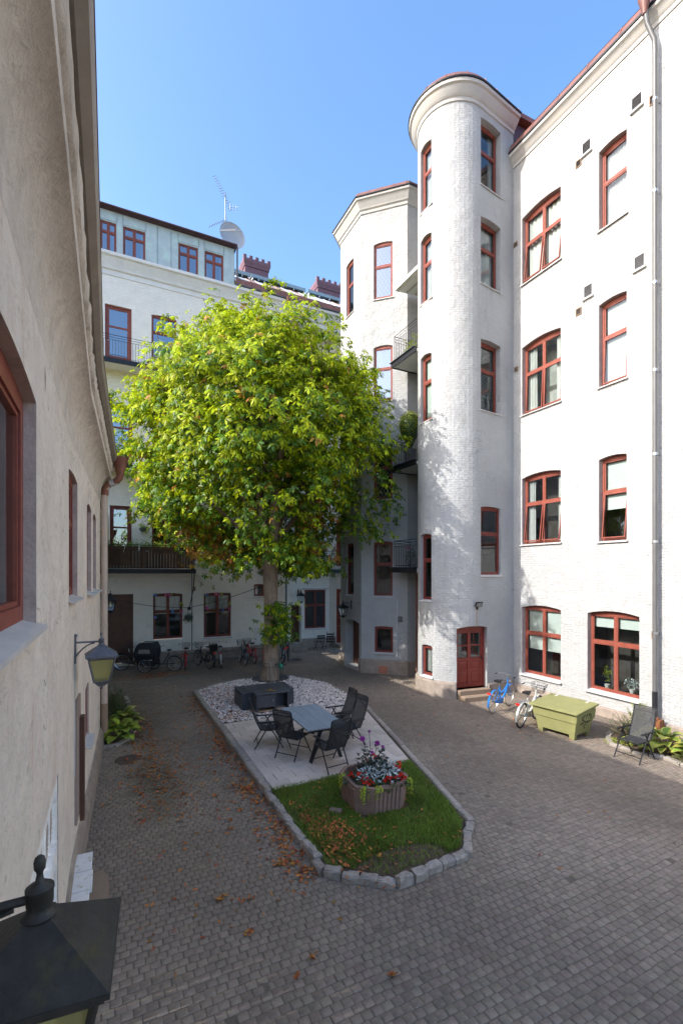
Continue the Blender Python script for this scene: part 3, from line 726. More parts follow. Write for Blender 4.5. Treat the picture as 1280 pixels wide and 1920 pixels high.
b = MB(); b.box(13.02, 17, 12.30, 14.49, 18.8, 20.46); b.build('roof_cladding', 'purple_cladding', RB)
plp = Path([(p.x, p.y) for p in tp.p], 1)
# plinth, broken at the door
def subpath(path, a, c):
    return Path([tuple(path.at(a))] + [tuple(path.p[i]) for i, x in enumerate(path.c) if a+.01 < x < c-.01] + [tuple(path.at(c))], path.side)
sweep(RB, 'plinth', subpath(tp, th(236.5)+.03, tp.L), [(0,0),(.10,0),(.09,.50),(.06,.54),(0,.56)], 'granite_plinth')
sweep(RB, 'plinth', subpath(tp, .08, FLAT-.39), [(0,0),(.07,0),(.07,.38),(.05,.41),(0,.42)], 'granite_plinth')
# door steps
A, C = tp.at(FLAT-.36), tp.at(th(236.5)); ch = C-A; dn = Vector((-ch.y, ch.x)).normalized(); mid = (A+C)/2
Md = Matrix.Translation((mid.x, mid.y, 0)) @ rot_to(dn)
for (y0, y1, z1_) in ((-.24, .20, .30), (.204, .48, .15)):
    b = MB(); b.cbox(-.60, .60, y0, y1, 0, z1_, .015, Md); b.build('step', 'step_stone', RB)
# flood light over the door, on the turret
fl_s = (FLAT + th(262))/2; P = tp.at(fl_s); n = tp.n(fl_s); M = Matrix.Translation((P.x, P.y, 3.1)) @ rot_to(n)
t = thing('flood_light', 'small black flood light on the white wall above the red turret door', 'flood light', (P.x, P.y, 3.1)); WORLD[t.name] = (P.x, P.y, 3.1)
b = MB(); b.box(-.03,.03,.002,.05,-.12,-.02,M); b.tube([(0,.05,-.07),(0,.10,-.02)], .014, 6, M); b.build('bracket', 'black_iron', t)
b = MB(); Mh = M @ Matrix.Translation((0,.12,.06)) @ Matrix.Rotation(R(-25),4,'X'); b.box(-.13,.13,-.03,.03,-.085,.085,Mh); b.build('housing', 'black_iron', t)
b = MB(); b.box(-.115,.115,.031,.036,-.07,.07,Mh); b.build('lens', 'clear_window', t)
b = MB(); b.tube([M @ Vector((0,.02,-.12)), M @ Vector((0,.015,-.72))], .012, 6); b.build('conduit', 'vent_brown', t)
# wall between turret and tower
wall(RB, 'wall', Path([(13, 14.5), (13, 15.95)], 1), 0, 18.9, [], 'white_brick')
# polygonal tower
tw = Path([(13, 15.95), (10.95, 15.95), (9.55, 17.32), (9.55, 19.3), (10.6, 20.33), (12.9, 20.33)], 1)
c1, c2, c3 = tw.c[1], tw.c[2], tw.c[3]
ops = []
for i, (z0, z1) in enumerate([(15.68,18.04),(11.40,13.72),(7.28,9.52),(3.23,5.54)]):
    fr = 'red_paint' if i < 3 else 'dark_red_paint'
    ops.append(dict(s0=c1+.62, s1=c1+1.42, z0=z0, z1=z1, arch=.06, depth=.15, win=make_window('two', frame=fr, lattice=i < 3, gl='sky_glass' if i < 2 else 'glass', cover=('curtain',1.0) if i == 1 else None, zt=.58, sill='sill_metal' if i < 3 else 'white_sill', sill_out=.05)))
    ops.append(dict(s0=c2+.70, s1=c2+1.40, z0=z0, z1=z1, arch=.06, depth=.17, win=make_window('two', frame=fr, zt=.58, gl='glass', sill='sill_metal' if i < 3 else 'white_sill', sill_out=.05)))
ops.append(dict(s0=c1+.60, s1=c1+1.38, z0=.86, z1=1.99, arch=.03, depth=.13, win=make_window('single', frame='dark_red_paint', sill='white_sill', sill_out=.06)))
ops.append(dict(s0=c2+.20, s1=c2+1.50, z0=.12, z1=2.16, arch=.12, depth=.5, win=make_door('plain', 'door_brown')))
wall(RB, 'tower_wall', tw, 0, 19.5, ops, 'white_brick')
sweep(RB, 'tower_cornice', tw, [(-.02,19.36),(.04,19.38),(.06,19.48),(.11,19.52),(.14,19.6),(.23,19.71),(.26,19.78),(.32,19.81),(.335,19.88),(-.02,19.89)], 'cornice_stone', smooth=True)
sweep(RB, 'eaves_trim', tw, [(-.02,19.895),(.365,19.895),(.375,19.93),(-.02,19.94)], 'dark_trim')
edge_panels(RB, 'gutter_panel', tw, .355, 19.94, .21, 20.16, .52, 'brown_metal')
b = MB(); b.prism([(p.x+tw.miter(i).x*.27, p.y+tw.miter(i).y*.27) for i, p in enumerate(tw.p)], 19.95, 20.1); b.build('tower_roof', 'brown_metal', RB)
sweep(RB, 'plinth', subpath(tw, .01, c2+.17), [(0,0),(.07,0),(.07,.55),(.05,.58),(0,.59)], 'granite_plinth')
sweep(RB, 'plinth', subpath(tw, c2+1.53, tw.L), [(0,0),(.07,0),(.07,.55),(.05,.58),(0,.59)], 'granite_plinth')
P = tw.at(c1+1.0); n = tw.n(c1+1.0); M = Matrix.Translation((P.x,P.y,.04)) @ rot_to(n)
b = MB(); b.box(-.19,.19,.071,.085,0,.30,M); b.build('cellar_hatch', 'terracotta', RB)
b = MB(); b.box(-.07,.09,.002,.07,2.2,2.42,Matrix.Translation((tw.at(c1+.3).x,tw.at(c1+.3).y,0)) @ rot_to(n)); b.build('meter_box', 'pipe_grey', RB)
b = MB(); p_ = tw.at(c1+.42); b.tube([(p_.x+n.x*.03,p_.y+n.y*.03,.6),(p_.x+n.x*.03,p_.y+n.y*.03,3.05)], .018, 6); b.build('conduit', 'white_sill', RB)
# balconies in the recess between tower and turret
def railing(b, pts, z0, h, step=.115, r=.008, bars=True, rails=(0,.11,.22,1)):
    for a, c in zip(pts, pts[1:]):
        a = Vector(a); c = Vector(c)
        for f in rails:
            zz = z0 + h - f*(h-.06) if f else z0+h
            b.tube([(a.x,a.y,zz),(c.x,c.y,zz)], r*1.6 if f in (0,) else r*1.1, 4)
        n = max(1, round((c-a).length/step))
        for i in range(n+1):
            p = a.lerp(c, i/n); top = h if i in (0, n) else h*.78
            b.tube([(p.x,p.y,z0-.05),(p.x,p.y,z0+top)], r*(1.6 if i in (0,n) else 1), 4)
for k, zb in enumerate((12.44, 8.26, 4.26)):
    b = MB(); b.box(10.16, 12.98, 14.2, 15.80, zb, zb+.10); b.build('balcony', 'white_plaster', RB)
    bo = [o for o in bpy.data.objects if o.name.startswith('balcony')][-1]
    bo = bpy.data.objects[('balcony' if k == 0 else 'balcony.%03d' % k)]
    b = MB(); b.box(10.10, 10.16, 14.2, 15.86, zb-.03, zb+.16); b.box(10.16, 11.3, 15.80, 15.86, zb-.03, zb+.16); b.build('edge_beam', 'black_iron', bo)
    b = MB(); b.cbox(10.04, 12.9, 14.25, 15.92, zb+.162, zb+.19, .01); b.build('deck_sheet', 'zinc_trim', bo)
    b = MB(); railing(b, [(10.2,14.25),(10.2,15.76),(10.95,15.76)], zb+.19, 1.03); b.build('railing', 'black_iron', bo)
b = MB(); b.add([(10.2,14.2,15.62),(10.2,15.75,15.62),(12.98,15.75,15.85),(12.98,14.2,15.85),(10.2,14.2,15.50),(10.2,15.75,15.50),(12.98,15.75,15.72),(12.98,14.2,15.72)],
    [(0,1,2,3)[::-1],(4,5,6,7),(0,1,5,4),(1,2,6,5),(2,3,7,6),(3,0,4,7)]); b.build('canopy', 'white_plaster', RB)
b = MB()
for i in range(6): b.box(10.3+i*.42, 10.34+i*.42, 14.25, 15.7, 15.46+i*.034, 15.49+i*.034)
b.build('canopy_ribs', 'cornice_stone', RB, kind='stuff')
b = MB(); b.tube([(10.95,15.30,.3),(10.95,15.30,4.2)], .045, 8); b.build('downpipe', 'brown_metal', RB, smooth=True)
# downpipe on the main wall
PX, PY = 12.80, 7.30
b = MB(); b.tube([(PX,PY,1.08),(PX,PY,17.95),(PX-.02,PY,18.2),(PX-.20,PY+.08,18.62),(PX-.24,PY+.10,18.95)], .058, 10); pipe = b.build('downpipe', 'pipe_grey', RB, smooth=True)
b = MB(); b.lathe([(.06,0),(.075,.12),(.15,.38),(.16,.5)], 12, Matrix.Translation((PX-.26,PY+.11,18.85))); b.build('hopper', 'brown_metal', pipe, smooth=True)
b = MB(); b.tube([(PX,PY,1.10),(PX,PY,.55),(PX-.02,PY,.45),(PX-.16,PY,.32)], .066, 10); b.build('boot', 'black_iron', pipe, smooth=True)
for z in (2.6, 5.0, 7.3, 9.5, 11.8, 14.2, 16.6):
    b = MB(); b.lathe([(.066,0),(.066,.06)], 10, Matrix.Translation((PX,PY,z))); b.box(PX, 13.0, PY-.012, PY+.012, z+.01, z+.05); b.build('clip', 'chrome', pipe)
b = MB(); b.box(12.66, 12.86, 7.10, 7.32, 0, .40); b.lathe([(.05,0),(.05,.45)], 8, Matrix.Translation((12.76,7.22,0))); b.build('drain_stub', 'rust', pipe)
# vents on the main wall
for (y, z, w_, h_, m_) in ((9.39,17.18,.30,.38,'l'),(7.88,17.19,.30,.38,'l'),(9.34,12.77,.30,.38,'l'),(7.81,12.74,.30,.38,'l'),(9.66,16.89,.19,.22,'b'),(7.45,16.87,.19,.25,'b'),(9.66,12.3,.19,.22,'b'),(12.16,15.96,.16,.16,'b'),(12.13,11.49,.16,.16,'b'),(7.42,2.55,.14,.2,'b')):
    M = Matrix.Translation((13, y, z-h_/2)) @ rot_to((-1, 0))
    b = MB(); f_ = .02
    b.box(-w_/2,-w_/2+f_,0,.03,0,h_,M); b.box(w_/2-f_,w_/2,0,.03,0,h_,M); b.box(-w_/2+f_,w_/2-f_,0,.03,0,f_,M); b.box(-w_/2+f_,w_/2-f_,0,.03,h_-f_,h_,M)
    v = b.build('vent', 'vent_white' if m_ == 'l' else 'vent_brown', RB)
    b = MB(); b.box(-w_/2+f_,w_/2-f_,.002,.006,f_,h_-f_,M); b.build('vent_core', 'vent_dark', v)
    b = MB(); k = 0
    while f_+.02+k*.035 < h_-f_:
        z_ = f_+.012+k*.035; b.add([(-w_/2+f_,.008,z_+.016),(w_/2-f_,.008,z_+.016),(w_/2-f_,.028,z_),(-w_/2+f_,.028,z_)], [(0,1,2,3)], M); k += 1
    b.build('louvre', 'vent_white' if m_ == 'l' else 'vent_brown', v, kind='stuff')
    if m_ == 'l':
        b = MB(); b.box(-w_/2-.03,w_/2+.03,0,.07,-.05,-.003,M); b.build('vent_sill', 'vent_white', v)

# ------------------------------------------------------------------ back building
BB = house('apartment_building', 'cream white apartment building behind the tree with green dormer row and balconies', 'building', (3, 23.3, 0))
bp_ = Path([(-7, 23.3), (8.6, 23.3), (8.6, 24.4), (11.34, 24.4), (12.7, 23.3)], -1)
def X(x0, x1, z0, z1, win, arch=.06, depth=.15): return dict(s0=x0+7, s1=x1+7, z0=z0, z1=z1, win=win, arch=arch, depth=depth)
k2 = bp_.c[2]; k3 = bp_.c[3]
DR = 'dark_red_paint'
ops = [
 X(-.25,.98,.12,3.25, make_door('plain','door_brown'), 0),
 X(1.82,3.12,1.08,3.26, make_window('cross', DR, zt=.60, gl='glass', cover=('curtain',.46), sill=None)),
 X(4.11,5.43,1.04,3.25, make_window('cross', DR, zt=.60, gl='glass', cover=('curtain',.46), sill='white_sill')),
 X(6.6,7.15,3.0,3.65, make_window('single', DR, sill='white_sill'), .03),
 X(0,.91,4.55,7.25, make_door('glazed', DR), 0),
 X(1.77,2.95,5.1,7.4, make_window('cross', DR, zt=.6, sill=None)),
 X(4.15,5.35,5.1,7.4, make_window('cross', DR, zt=.6)),
 X(6.4,7.5,5.1,7.4, make_window('cross', DR, zt=.6)),
 X(-.1,.95,9.1,11.75, make_door('glazed', DR), 0),
 X(1.77,2.95,9.65,11.9, make_window('cross', 'red_paint', zt=.6, gl='sky_glass')),
 X(4.15,5.35,9.65,11.9, make_window('cross', 'red_paint', zt=.6, gl='sky_glass')),
 X(6.4,7.5,9.65,11.9, make_window('cross', 'red_paint', zt=.6, gl='sky_glass')),
 X(-.18,.91,13.66,16.25, make_door('glazed', 'red_paint'), .0),
 X(1.75,2.85,14.2,16.27, make_window('two', 'red_paint', zt=.6, gl='sky_glass')),
 X(4.15,5.35,14.2,16.27, make_window('cross', 'red_paint', zt=.6, gl='sky_glass')),
 X(6.4,7.5,14.2,16.27, make_window('cross', 'red_paint', zt=.6, gl='sky_glass')),
 dict(s0=k2+1.22, s1=k2+2.5, z0=1.05, z1=3.26, arch=0, depth=.12, win=make_window('cross', DR, zt=.6, sill='white_sill')),
 dict(s0=k2+.36, s1=k2+1.02, z0=.30, z1=2.45, arch=.12, depth=.45, win=make_door('plain', 'door_brown')),
 dict(s0=k2+.6, s1=k2+1.4, z0=5.1, z1=7.4, arch=.05, depth=.15, win=make_window('two', DR)),
 dict(s0=k3+.42, s1=k3+1.25, z0=.18, z1=3.3, arch=0, depth=.12, win=make_door('glazed', 'door_red')),
 dict(s0=k3+.42, s1=k3+1.3, z0=4.6, z1=7.3, arch=0, depth=.12, win=make_door('glazed', 'door_red')),
]
wall(BB, 'wall', bp_, 0, 17.9, ops, 'soft_brick')
sweep(BB, 'plinth', subpath(bp_, .01, 6.72), [(0,0),(.06,0),(.06,.49),(.03,.52),(0,.53)], 'granite_plinth')
sweep(BB, 'plinth', subpath(bp_, 8.0, k2+.33), [(0,0),(.06,0),(.06,.49),(.03,.52),(0,.53)], 'granite_plinth')
sweep(BB, 'plinth', subpath(bp_, k2+1.05, k3+.39), [(0,0),(.05,0),(.05,.49),(.03,.52),(0,.53)], 'granite_plinth')
top = Path([(-7, 23.3), (13, 23.3)], -1)
sweep(BB, 'cornice', top,  [(-1.2,17.55),(.03,17.55),(.05,17.75),(.12,17.8),(.15,17.95),(.27,18.12),(.31,18.22),(.40,18.27),(.41,18.40),(-1.2,18.41)], 'white_plaster', smooth=True)
b = MB(); b.box(-7, 13, 23.32, 24.6, 17.56, 17.9); b.build('soffit', 'cornice_stone', BB)
dm = Path([(-7, 23.22), (5.58, 23.22)], -1)
sweep(BB, 'dormer_flashing', dm, [(-.02,18.415),(.24,18.415),(.25,18.455),(.03,18.49),(-.02,18.49)], 'zinc_trim')
dw = [(-.36,.28),(.56,1.48),(2.93,3.83),(4.14,5.04)]
ops = [dict(s0=a+7, s1=c+7, z0=18.52, z1=19.88, arch=0, depth=.12, win=make_window('cross', 'red_paint', zt=.66, gl='sky_glass', sill=None, fw=.05, cover=('drapes', .14) if i != 2 else None)) for i, (a, c) in enumerate(dw)]
wall(BB, 'dormer_wall', dm, 18.45, 20.38, ops, 'copper_green')
for (a, c, z0, z1) in [(-6.9,-5.2,18.5,20.36),(-5.18,-3.5,18.5,20.36),(-3.48,-2,18.5,20.36),(-1.98,-.4,18.5,20.36),(.31,.53,18.5,20.36),(1.51,1.98,18.5,20.36),(2.0,2.58,18.5,20.36),(2.6,2.90,18.5,20.36),(3.86,4.11,18.5,20.36),(5.07,5.56,18.5,20.36),(-.38,.29,19.94,20.36),(.55,1.49,19.94,20.36),(2.92,3.84,19.94,20.36),(4.13,5.05,19.94,20.36)]:
    b = MB(); b.cbox(a+.008, c-.008, 23.2, 23.219, z0, z1, .004); b.box(c-.012, c+.004, 23.178, 23.2, z0, z1); b.build('dormer_panel', 'copper_green', BB)
b = MB(); b.box(5.50, 5.58, 23.225, 27, 18.45, 20.38); b.box(-7, 5.5, 23.4, 27, 18.4, 18.5); b.build('dormer_side', 'copper_green', BB)
b = MB(); b.box(-7, 5.68, 23.0, 27.2, 20.40, 20.45); b.build('dormer_roof', 'purple_cladding', BB)
b = MB(); b.tube([(5.66,22.95,20.44),(-7,22.95,20.44)], .04, 8); b.build('dormer_gutter', 'purple_cladding', BB)
b = MB(); b.tube([(5.70,23.05,20.40),(5.70,23.12,20.2),(5.70,23.12,18.75)], .045, 8); b.build('downpipe', 'pipe_grey', BB, smooth=True)
gp = Path([(5.6, 23.3), (13, 23.3)], -1)
sweep(BB, 'eaves_trim', gp, [(-.02,18.42),(.46,18.42),(.47,18.47),(-.02,18.48)], 'zinc_trim')
edge_panels(BB, 'gutter_panel', gp, .45, 18.48, .40, 18.78, .72, 'brown_metal')
b = MB(); b.lathe([(.05,0),(.07,.15),(.16,.4),(.17,.5)], 4, Matrix.Translation((8.3,22.75,17.95)) @ Matrix.Rotation(R(45),4,'Z')); b.build('hopper', 'brown_metal', BB)
b = MB(); b.tube([(8.3,22.75,18.0),(8.3,22.8,17.8),(8.3,23.2,17.4),(8.3,23.2,.4)], .05, 8); b.build('downpipe', 'zinc_trim', BB, smooth=True)
# roof sheets: from eaves to ridge
def rp(x, t, lift=0.0): return (x, 22.95+4.15*t, 18.62+3.05*t+lift)
x = 5.6; i = 0
while x < 13.2:
    w_ = .56
    b = MB(); b.add([rp(x+.01,0,.03),rp(x+w_-.01,0,.03),rp(x+w_-.01,1,.03),rp(x+.01,1,.03),rp(x+.01,0),rp(x+w_-.01,0),rp(x+w_-.01,1),rp(x+.01,1)], [(0,1,2,3),(7,6,5,4),(0,4,5,1),(1,5,6,2),(2,6,7,3),(3,7,4,0)])
    b.add([rp(x-.01,0,.03),rp(x+.012,0,.03),rp(x+.012,1,.03),rp(x-.01,1,.03),rp(x-.01,0,.075),rp(x+.012,0,.075),rp(x+.012,1,.075),rp(x-.01,1,.075)], [(4,5,6,7),(0,4,7,3),(1,2,6,5),(0,1,5,4)])
    b.build('roof_sheet', ['roof_silver','roof_silver','roof_rust','roof_silver','roof_rust','roof_rust','roof_silver','roof_rust','roof_silver','roof_silver'][i % 10], BB); x += w_; i += 1
b = MB(); b.box(-7, 13.2, 23.35, 28.5, 17.92, 18.40); b.box(5.7, 13.2, 27.1, 28.5, 18.4, 21.6); b.build('attic', 'roof_silver', BB)
for (xa, xb, t_) in ((5.75, 7.0, .66), (7.1, 8.3, .70), (8.4, 10.55, .80), (10.75, 13.0, .84)):
    y = rp(0, t_)[1]; z = rp(0, t_)[2]
    b = MB(); b.box(xa, xb, y-.22, y+.22, z+.12, z+.15); wk = b.build('roof_walkway', 'walkway_blue', BB)
    b = MB(); b.box(xa, xb, y-.25, y-.222, z+.06, z+.24); b.build('walkway_edge', 'walkway_blue', wk)
    for q in range(4):
        xx = xa+.1+(xb-xa-.2)*q/3
        b = MB(); b.add([(xx-.02,y-.26,z-.05),(xx+.02,y-.26,z-.05),(xx+.02,y-.22,z+.11),(xx-.02,y-.22,z+.11),(xx-.02,y+.2,z+.02),(xx+.02,y+.2,z+.02),(xx+.02,y+.2,z+.11),(xx-.02,y+.2,z+.11)], [(0,1,2,3),(4,7,6,5),(0,4,5,1),(1,5,6,2),(2,6,7,3),(3,7,4,0)]); b.build('walkway_bracket', 'roof_silver', wk)
for (xa, xb, zt_) in ((7.05, 8.45, 22.62), (11.65, 13.2, 22.62)):
    ya, yb = 26.75, 27.7
    b = MB(); b.box(xa, xb, ya, yb, 20.5, zt_-.42); ch_ = b.build('chimney', 'chimney_paint', BB)
    b = MB(); b.box(xa-.05,xb+.05,ya-.05,yb+.05,zt_-.52,zt_-.45); b.frustum([(xa-.05,ya-.05),(xb+.05,ya-.05),(xb+.05,yb+.05),(xa-.05,yb+.05)], zt_-.449, [(xa-.11,ya-.11),(xb+.11,ya-.11),(xb+.11,yb+.11),(xa-.11,yb+.11)], zt_-.28); b.box(xa-.11,xb+.11,ya-.11,yb+.11,zt_-.279,zt_-.1); b.build('chimney_crown', 'chimney_paint', ch_)
    for q in range(5):
        xx = xa-.02+(xb-xa+.04)*q/4; b = MB(); b.box(xx-.09,xx+.09,ya-.1,ya+.1,zt_-.098,zt_+.08); b.build('chimney_block', 'chimney_paint', ch_)
# balconies of the back building
def balcony(xa, xb, zb, depth, h, name='balcony'):
    y1 = 23.3-depth
    b = MB(); b.box(xa, xb, y1+.06, 23.298, zb, zb+.12); o = b.build(name, 'white_plaster', BB)
    b = MB(); b.box(xa-.04, xb+.06, y1, y1+.058, zb-.03, zb+.17); b.box(xb+.002, xb+.06, y1+.06, 23.29, zb-.03, zb+.17); b.build('edge_beam', 'black_iron', o)
    b = MB(); railing(b, [(xa,y1+.05),(xb,y1+.05),(xb,23.28)], zb+.17, h); b.build('railing', 'black_iron', o)
    return o
balcony(-2.4, 2.3, 13.32, .95, 1.0)
balcony(-2.4, 3.4, 8.78, 1.0, 1.0)
bal = balcony(-2.4, 3.5, 4.22, 1.15, 1.05)
b = MB(); 
for i in range(46):
    xx = -2.35+i*.126; 
    pl = MB(); pl.box(xx+.004, xx+.12, 22.265+random.uniform(0,.012), 22.285, 4.42, 5.20+random.uniform(-.03,.03)); pl.build('screen_slat', 'crate_wood', bal)
b = MB(); b.box(11.3, 12.6, 23.5, 24.3, 4.25, 4.36); o = b.build('balcony', 'white_plaster', BB)
b = MB(); b.box(10.98, 12.6, 23.30, 23.36, 4.20, 4.42); b.box(10.98, 11.04, 23.362, 24.39, 4.20, 4.42); b.build('edge_beam', 'black_iron', o)
b = MB(); railing(b, [(11.02,24.36),(11.02,23.34),(12.5,23.34)], 4.42, 1.0); b.build('railing', 'black_iron', o)
P = bp_.at(k2+1.86)
b = MB(); b.box(9.70, 11.22, 24.22, 24.398, 3.30, 3.37); b.build('window_canopy', 'white_sill', BB)
for (x0,x1,y0,y1,z1_) in ((8.72,9.72,23.95,24.39,.30),(8.85,9.70,23.62,23.946,.15),(11.55,12.5,23.35,24.0,.15)):
    b = MB(); b.cbox(x0,x1,y0,y1,0,z1_,.015); b.build('step', 'granite_plinth', BB)
b = MB(); b.box(6.62,7.5,23.27,23.298,.54,1.40); b.build('blind_panel', 'white_plaster', BB)
b = MB(); b.tube([(3.55,23.26,.5),(3.55,23.26,4.2)], .02, 6); b.build('conduit', 'pipe_grey', BB)
b = MB(); b.box(3.60,3.72,23.25,23.298,3.35,3.55); b.build('junction_box', 'vent_brown', BB)
b = MB(); b.box(3.7,4.15,23.22,23.298,4.60,4.66); b.build('ledge', 'cornice_stone', BB)

# ------------------------------------------------------------------ left building
LB = house('plastered_house', 'low beige plastered house close at the left edge with heavy moulded eaves', 'building', (-.45, 6, 0))
lp = Path([(-.45, -4), (-.45, 7), (-.2, 13), (-3.5, 13.1)], -1)
def S(y): return y+4 if y <= 7 else 11+(y-7)*math.hypot(6, .25)/6
def Z(y0, y1, z0, z1, win, arch=.1, depth=.25): return dict(s0=S(y0), s1=S(y1), z0=z0, z1=z1, win=win, arch=arch, depth=depth)
def cellar(parent, M, w, h, dp, arch):
    b = MB(); fw = .10
    x0, x1, z1 = -w/2+.004, w/2-.004, h-.004
    b.box(x0, x0+fw, -.06, .02, .01, z1); b.box(x1-fw, x1, -.06, .02, .01, z1); b.box(x0+fw, x1-fw, -.06, .02, z1-.12, z1); b.box(x0+fw, x1-fw, -.055, .03, z1-.75, z1-.62)
    o = b.build('cellar_door', 'white_wood', parent); o.matrix_basis = M
    for i in range(7):
        a = x0+fw+(x1-x0-2*fw)*i/7; c = x0+fw+(x1-x0-2*fw)*(i+1)/7
        p = MB(); p.box(a+.003, c-.003, -.05, -.02, z1-.62, z1-.12); p.build('board', 'white_wood', o)
        p = MB(); p.box(a+.003, c-.003, -.07, -.04, .01, z1-.75); p.build('board', 'white_wood', o)
    for cx in (w*.20, w*.36):
        p = MB(); N = 16
        pts = [(cx+.11*math.cos(2*math.pi*k/N), -.017, z1-.37+.19*math.sin(2*math.pi*k/N)) for k in range(N)]
        p.add(pts, [tuple(range(N))]); vv = p.build('round_vent', 'vent_dark', o)
        p = MB(); p.tube(pts, .012, 5, closed=True); p.build('vent_ring', 'white_wood', vv)
        p = MB()
        for k in range(9): 
            zz = z1-.37-.16+.04*k; hw = .11*math.sqrt(max(0, 1-((zz-(z1-.37))/.19)**2))
            p.box(cx-hw, cx+hw, -.016, -.008, zz-.008, zz+.008)
        p.build('vent_grille', 'pipe_beige', vv, kind='stuff')
    return o
def bare(parent, M, w, h, dp, arch):
    b = MB(); b.box(-w/2+.002, w/2-.002, -.02, .07, .002, h-.002); o = b.build('bare_patch', 'bare_cement', parent); o.matrix_basis = M
    b = MB(); b.box(w/2-.20, w/2-.05, .072, .13, -.1, h*.82); b.build('board', 'door_brown', o)
ops = [
 Z(2.2,3.81,3.85,5.42, make_window('pair', 'red_paint', gl='glass', cover=('curtain',1.0), sill='sill_metal', sill_out=.065, fw=.10, room='room_light'), .05, .165),
 Z(6.7,7.8,3.86,5.55, make_window('cross', 'red_paint', sill='sill_metal', sill_out=.08, fw=.08), .05, .15),
 Z(9.34,10.25,3.84,5.47, make_window('cross', 'red_paint', sill='white_sill', sill_out=.12), .08, .15),
 Z(10.68,11.54,3.85,5.44, make_window('cross', 'red_paint', sill='white_sill', sill_out=.12), .08, .15),
 Z(9.04,9.7,1.25,2.25, make_window('single', 'red_paint', sill='white_sill', sill_out=.10), .05, .12),
 Z(3.5,5.36,.15,2.24, cellar, 0, .12),
 Z(7.42,7.95,.7,2.42, bare, 0, .13),
]
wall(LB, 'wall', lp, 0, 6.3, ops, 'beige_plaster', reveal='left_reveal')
LC = [(-.05,5.95),(.001,5.95),(.008,6.10),(.025,6.25),(.065,6.40),(.13,6.50),(.20,6.55),(.235,6.56),(.24,6.60),(.235,6.88),(-.05,6.90)]
sweep(LB, 'cornice', lp, LC, 'left_cornice', smooth=True)
# ragged plaster edge along the eaves
b = MB(); N = 170; vs = []
for i in range(N+1):
    s_ = 1+16.0*i/N; p = lp.at(s_); n = lp.n(s_); e = .262+.018*abs(math.sin(i*1.9+math.sin(i*.7)*2))+random.uniform(0,.012)
    vs += [(p.x+n.x*.23, p.y+n.y*.23, 6.66), (p.x+n.x*(e-.012), p.y+n.y*(e-.012), 6.68), (p.x+n.x*e, p.y+n.y*e, 6.88), (p.x+n.x*.2, p.y+n.y*.2, 6.905)]
b.add(vs, [(i*4+k, (i+1)*4+k, (i+1)*4+k+1, i*4+k+1) for i in range(N) for k in range(3)])
b.build('plaster_edge', 'left_cornice', LB, smooth=True, sharp=60)
gpth = subpath(lp, 0, lp.c[2])
sweep(LB, 'gutter', gpth, [(.20,6.91),(.30,6.91),(.36,6.95),(.38,7.0),(.38,7.04),(.36,7.045),(.20,7.05)], 'gutter_brown', smooth=True)
sweep(LB, 'eaves_trim', gpth, [(.20,7.05),(.385,7.05),(.385,7.075),(.20,7.08)], 'brown_metal')
b = MB(); b.add([(-.075,-4,7.077),(-.075,7,7.077),(.17,13.0,7.077),(-7,13.0,9.6),(-7,-4,9.6)], [(0,1,2,3,4)]); b.box(-6.8,-.7,-3.9,12.9,6.3,7.0); b.build('roof', 'brown_metal', LB)
sweep(LB, 'plinth', subpath(lp, S(5.4), lp.c[2]-.0), [(0,0),(.09,0),(.08,.28),(.03,.42),(0,.44)], 'granite_plinth')
b = MB(); b.box(-6, -.5, 13.2, 23.2, 0, 7.0); b.build('rear_wing', 'beige_plaster', LB)
b = MB(); b.add([(-.3,13.2,7.0),(-.3,23.2,7.0),(-6,23.2,9),(-6,13.2,9)], [(0,1,2,3)]); b.build('rear_roof', 'brown_metal', LB)
# crack-like hole near the eaves, cable, small marks
b = MB(); b.add([(-.448,4.28,5.83),(-.448,4.33,5.74),(-.448,4.30,5.60),(-.448,4.26,5.72)], [(0,1,2,3)]); b.build('plaster_hole', 'vent_brown', LB)
b = MB(); b.tube([(-.43,7.42,2.95),(-.435,7.40,2.3),(-.43,7.36,1.9),(-.435,7.38,1.4)], .012, 5); b.build('cable', 'sill_metal', LB)
# downpipe of the left building
b = MB(); b.tube([(-.11,12.88,.12),(-.11,12.88,6.05),(-.10,12.87,6.25),(0,12.82,6.40),(.16,12.76,6.46),(.22,12.74,6.55),(.24,12.73,6.68)], .075, 10); pipe = b.build('downpipe', 'pipe_beige', LB, smooth=True)
b = MB(); b.tube([(-.10,12.87,6.12),(-.09,12.868,6.28),(.0,12.82,6.41),(.16,12.76,6.47),(.22,12.74,6.55),(.24,12.73,6.64)], .083, 10); b.build('pipe_elbow', 'copper_brown', pipe, smooth=True)
b = MB(); b.lathe([(.085,0),(.10,.08),(.19,.42),(.20,.43)], 14, Matrix.Translation((.24,12.73,6.62))); b.build('hopper', 'copper_brown', pipe, smooth=True)
b = MB(); b.tube([(.02,12.815,6.415),(.12,12.775,6.45)], .088, 10); b.build('pipe_tape', 'tape_silver', pipe, smooth=True)
b = MB(); b.tube([(-.11,12.88,.12),(-.11,12.88,1.0)], .079, 10); b.build('pipe_foot', 'vent_brown', pipe, smooth=True)
for z in (2.9, 5.2):
    b = MB(); b.lathe([(.083,0),(.083,.05)], 10, Matrix.Translation((-.11,12.88,z))); b.box(-.3,-.15,12.87,12.89,z+.01,z+.04); b.build('clip', 'pipe_beige', pipe)
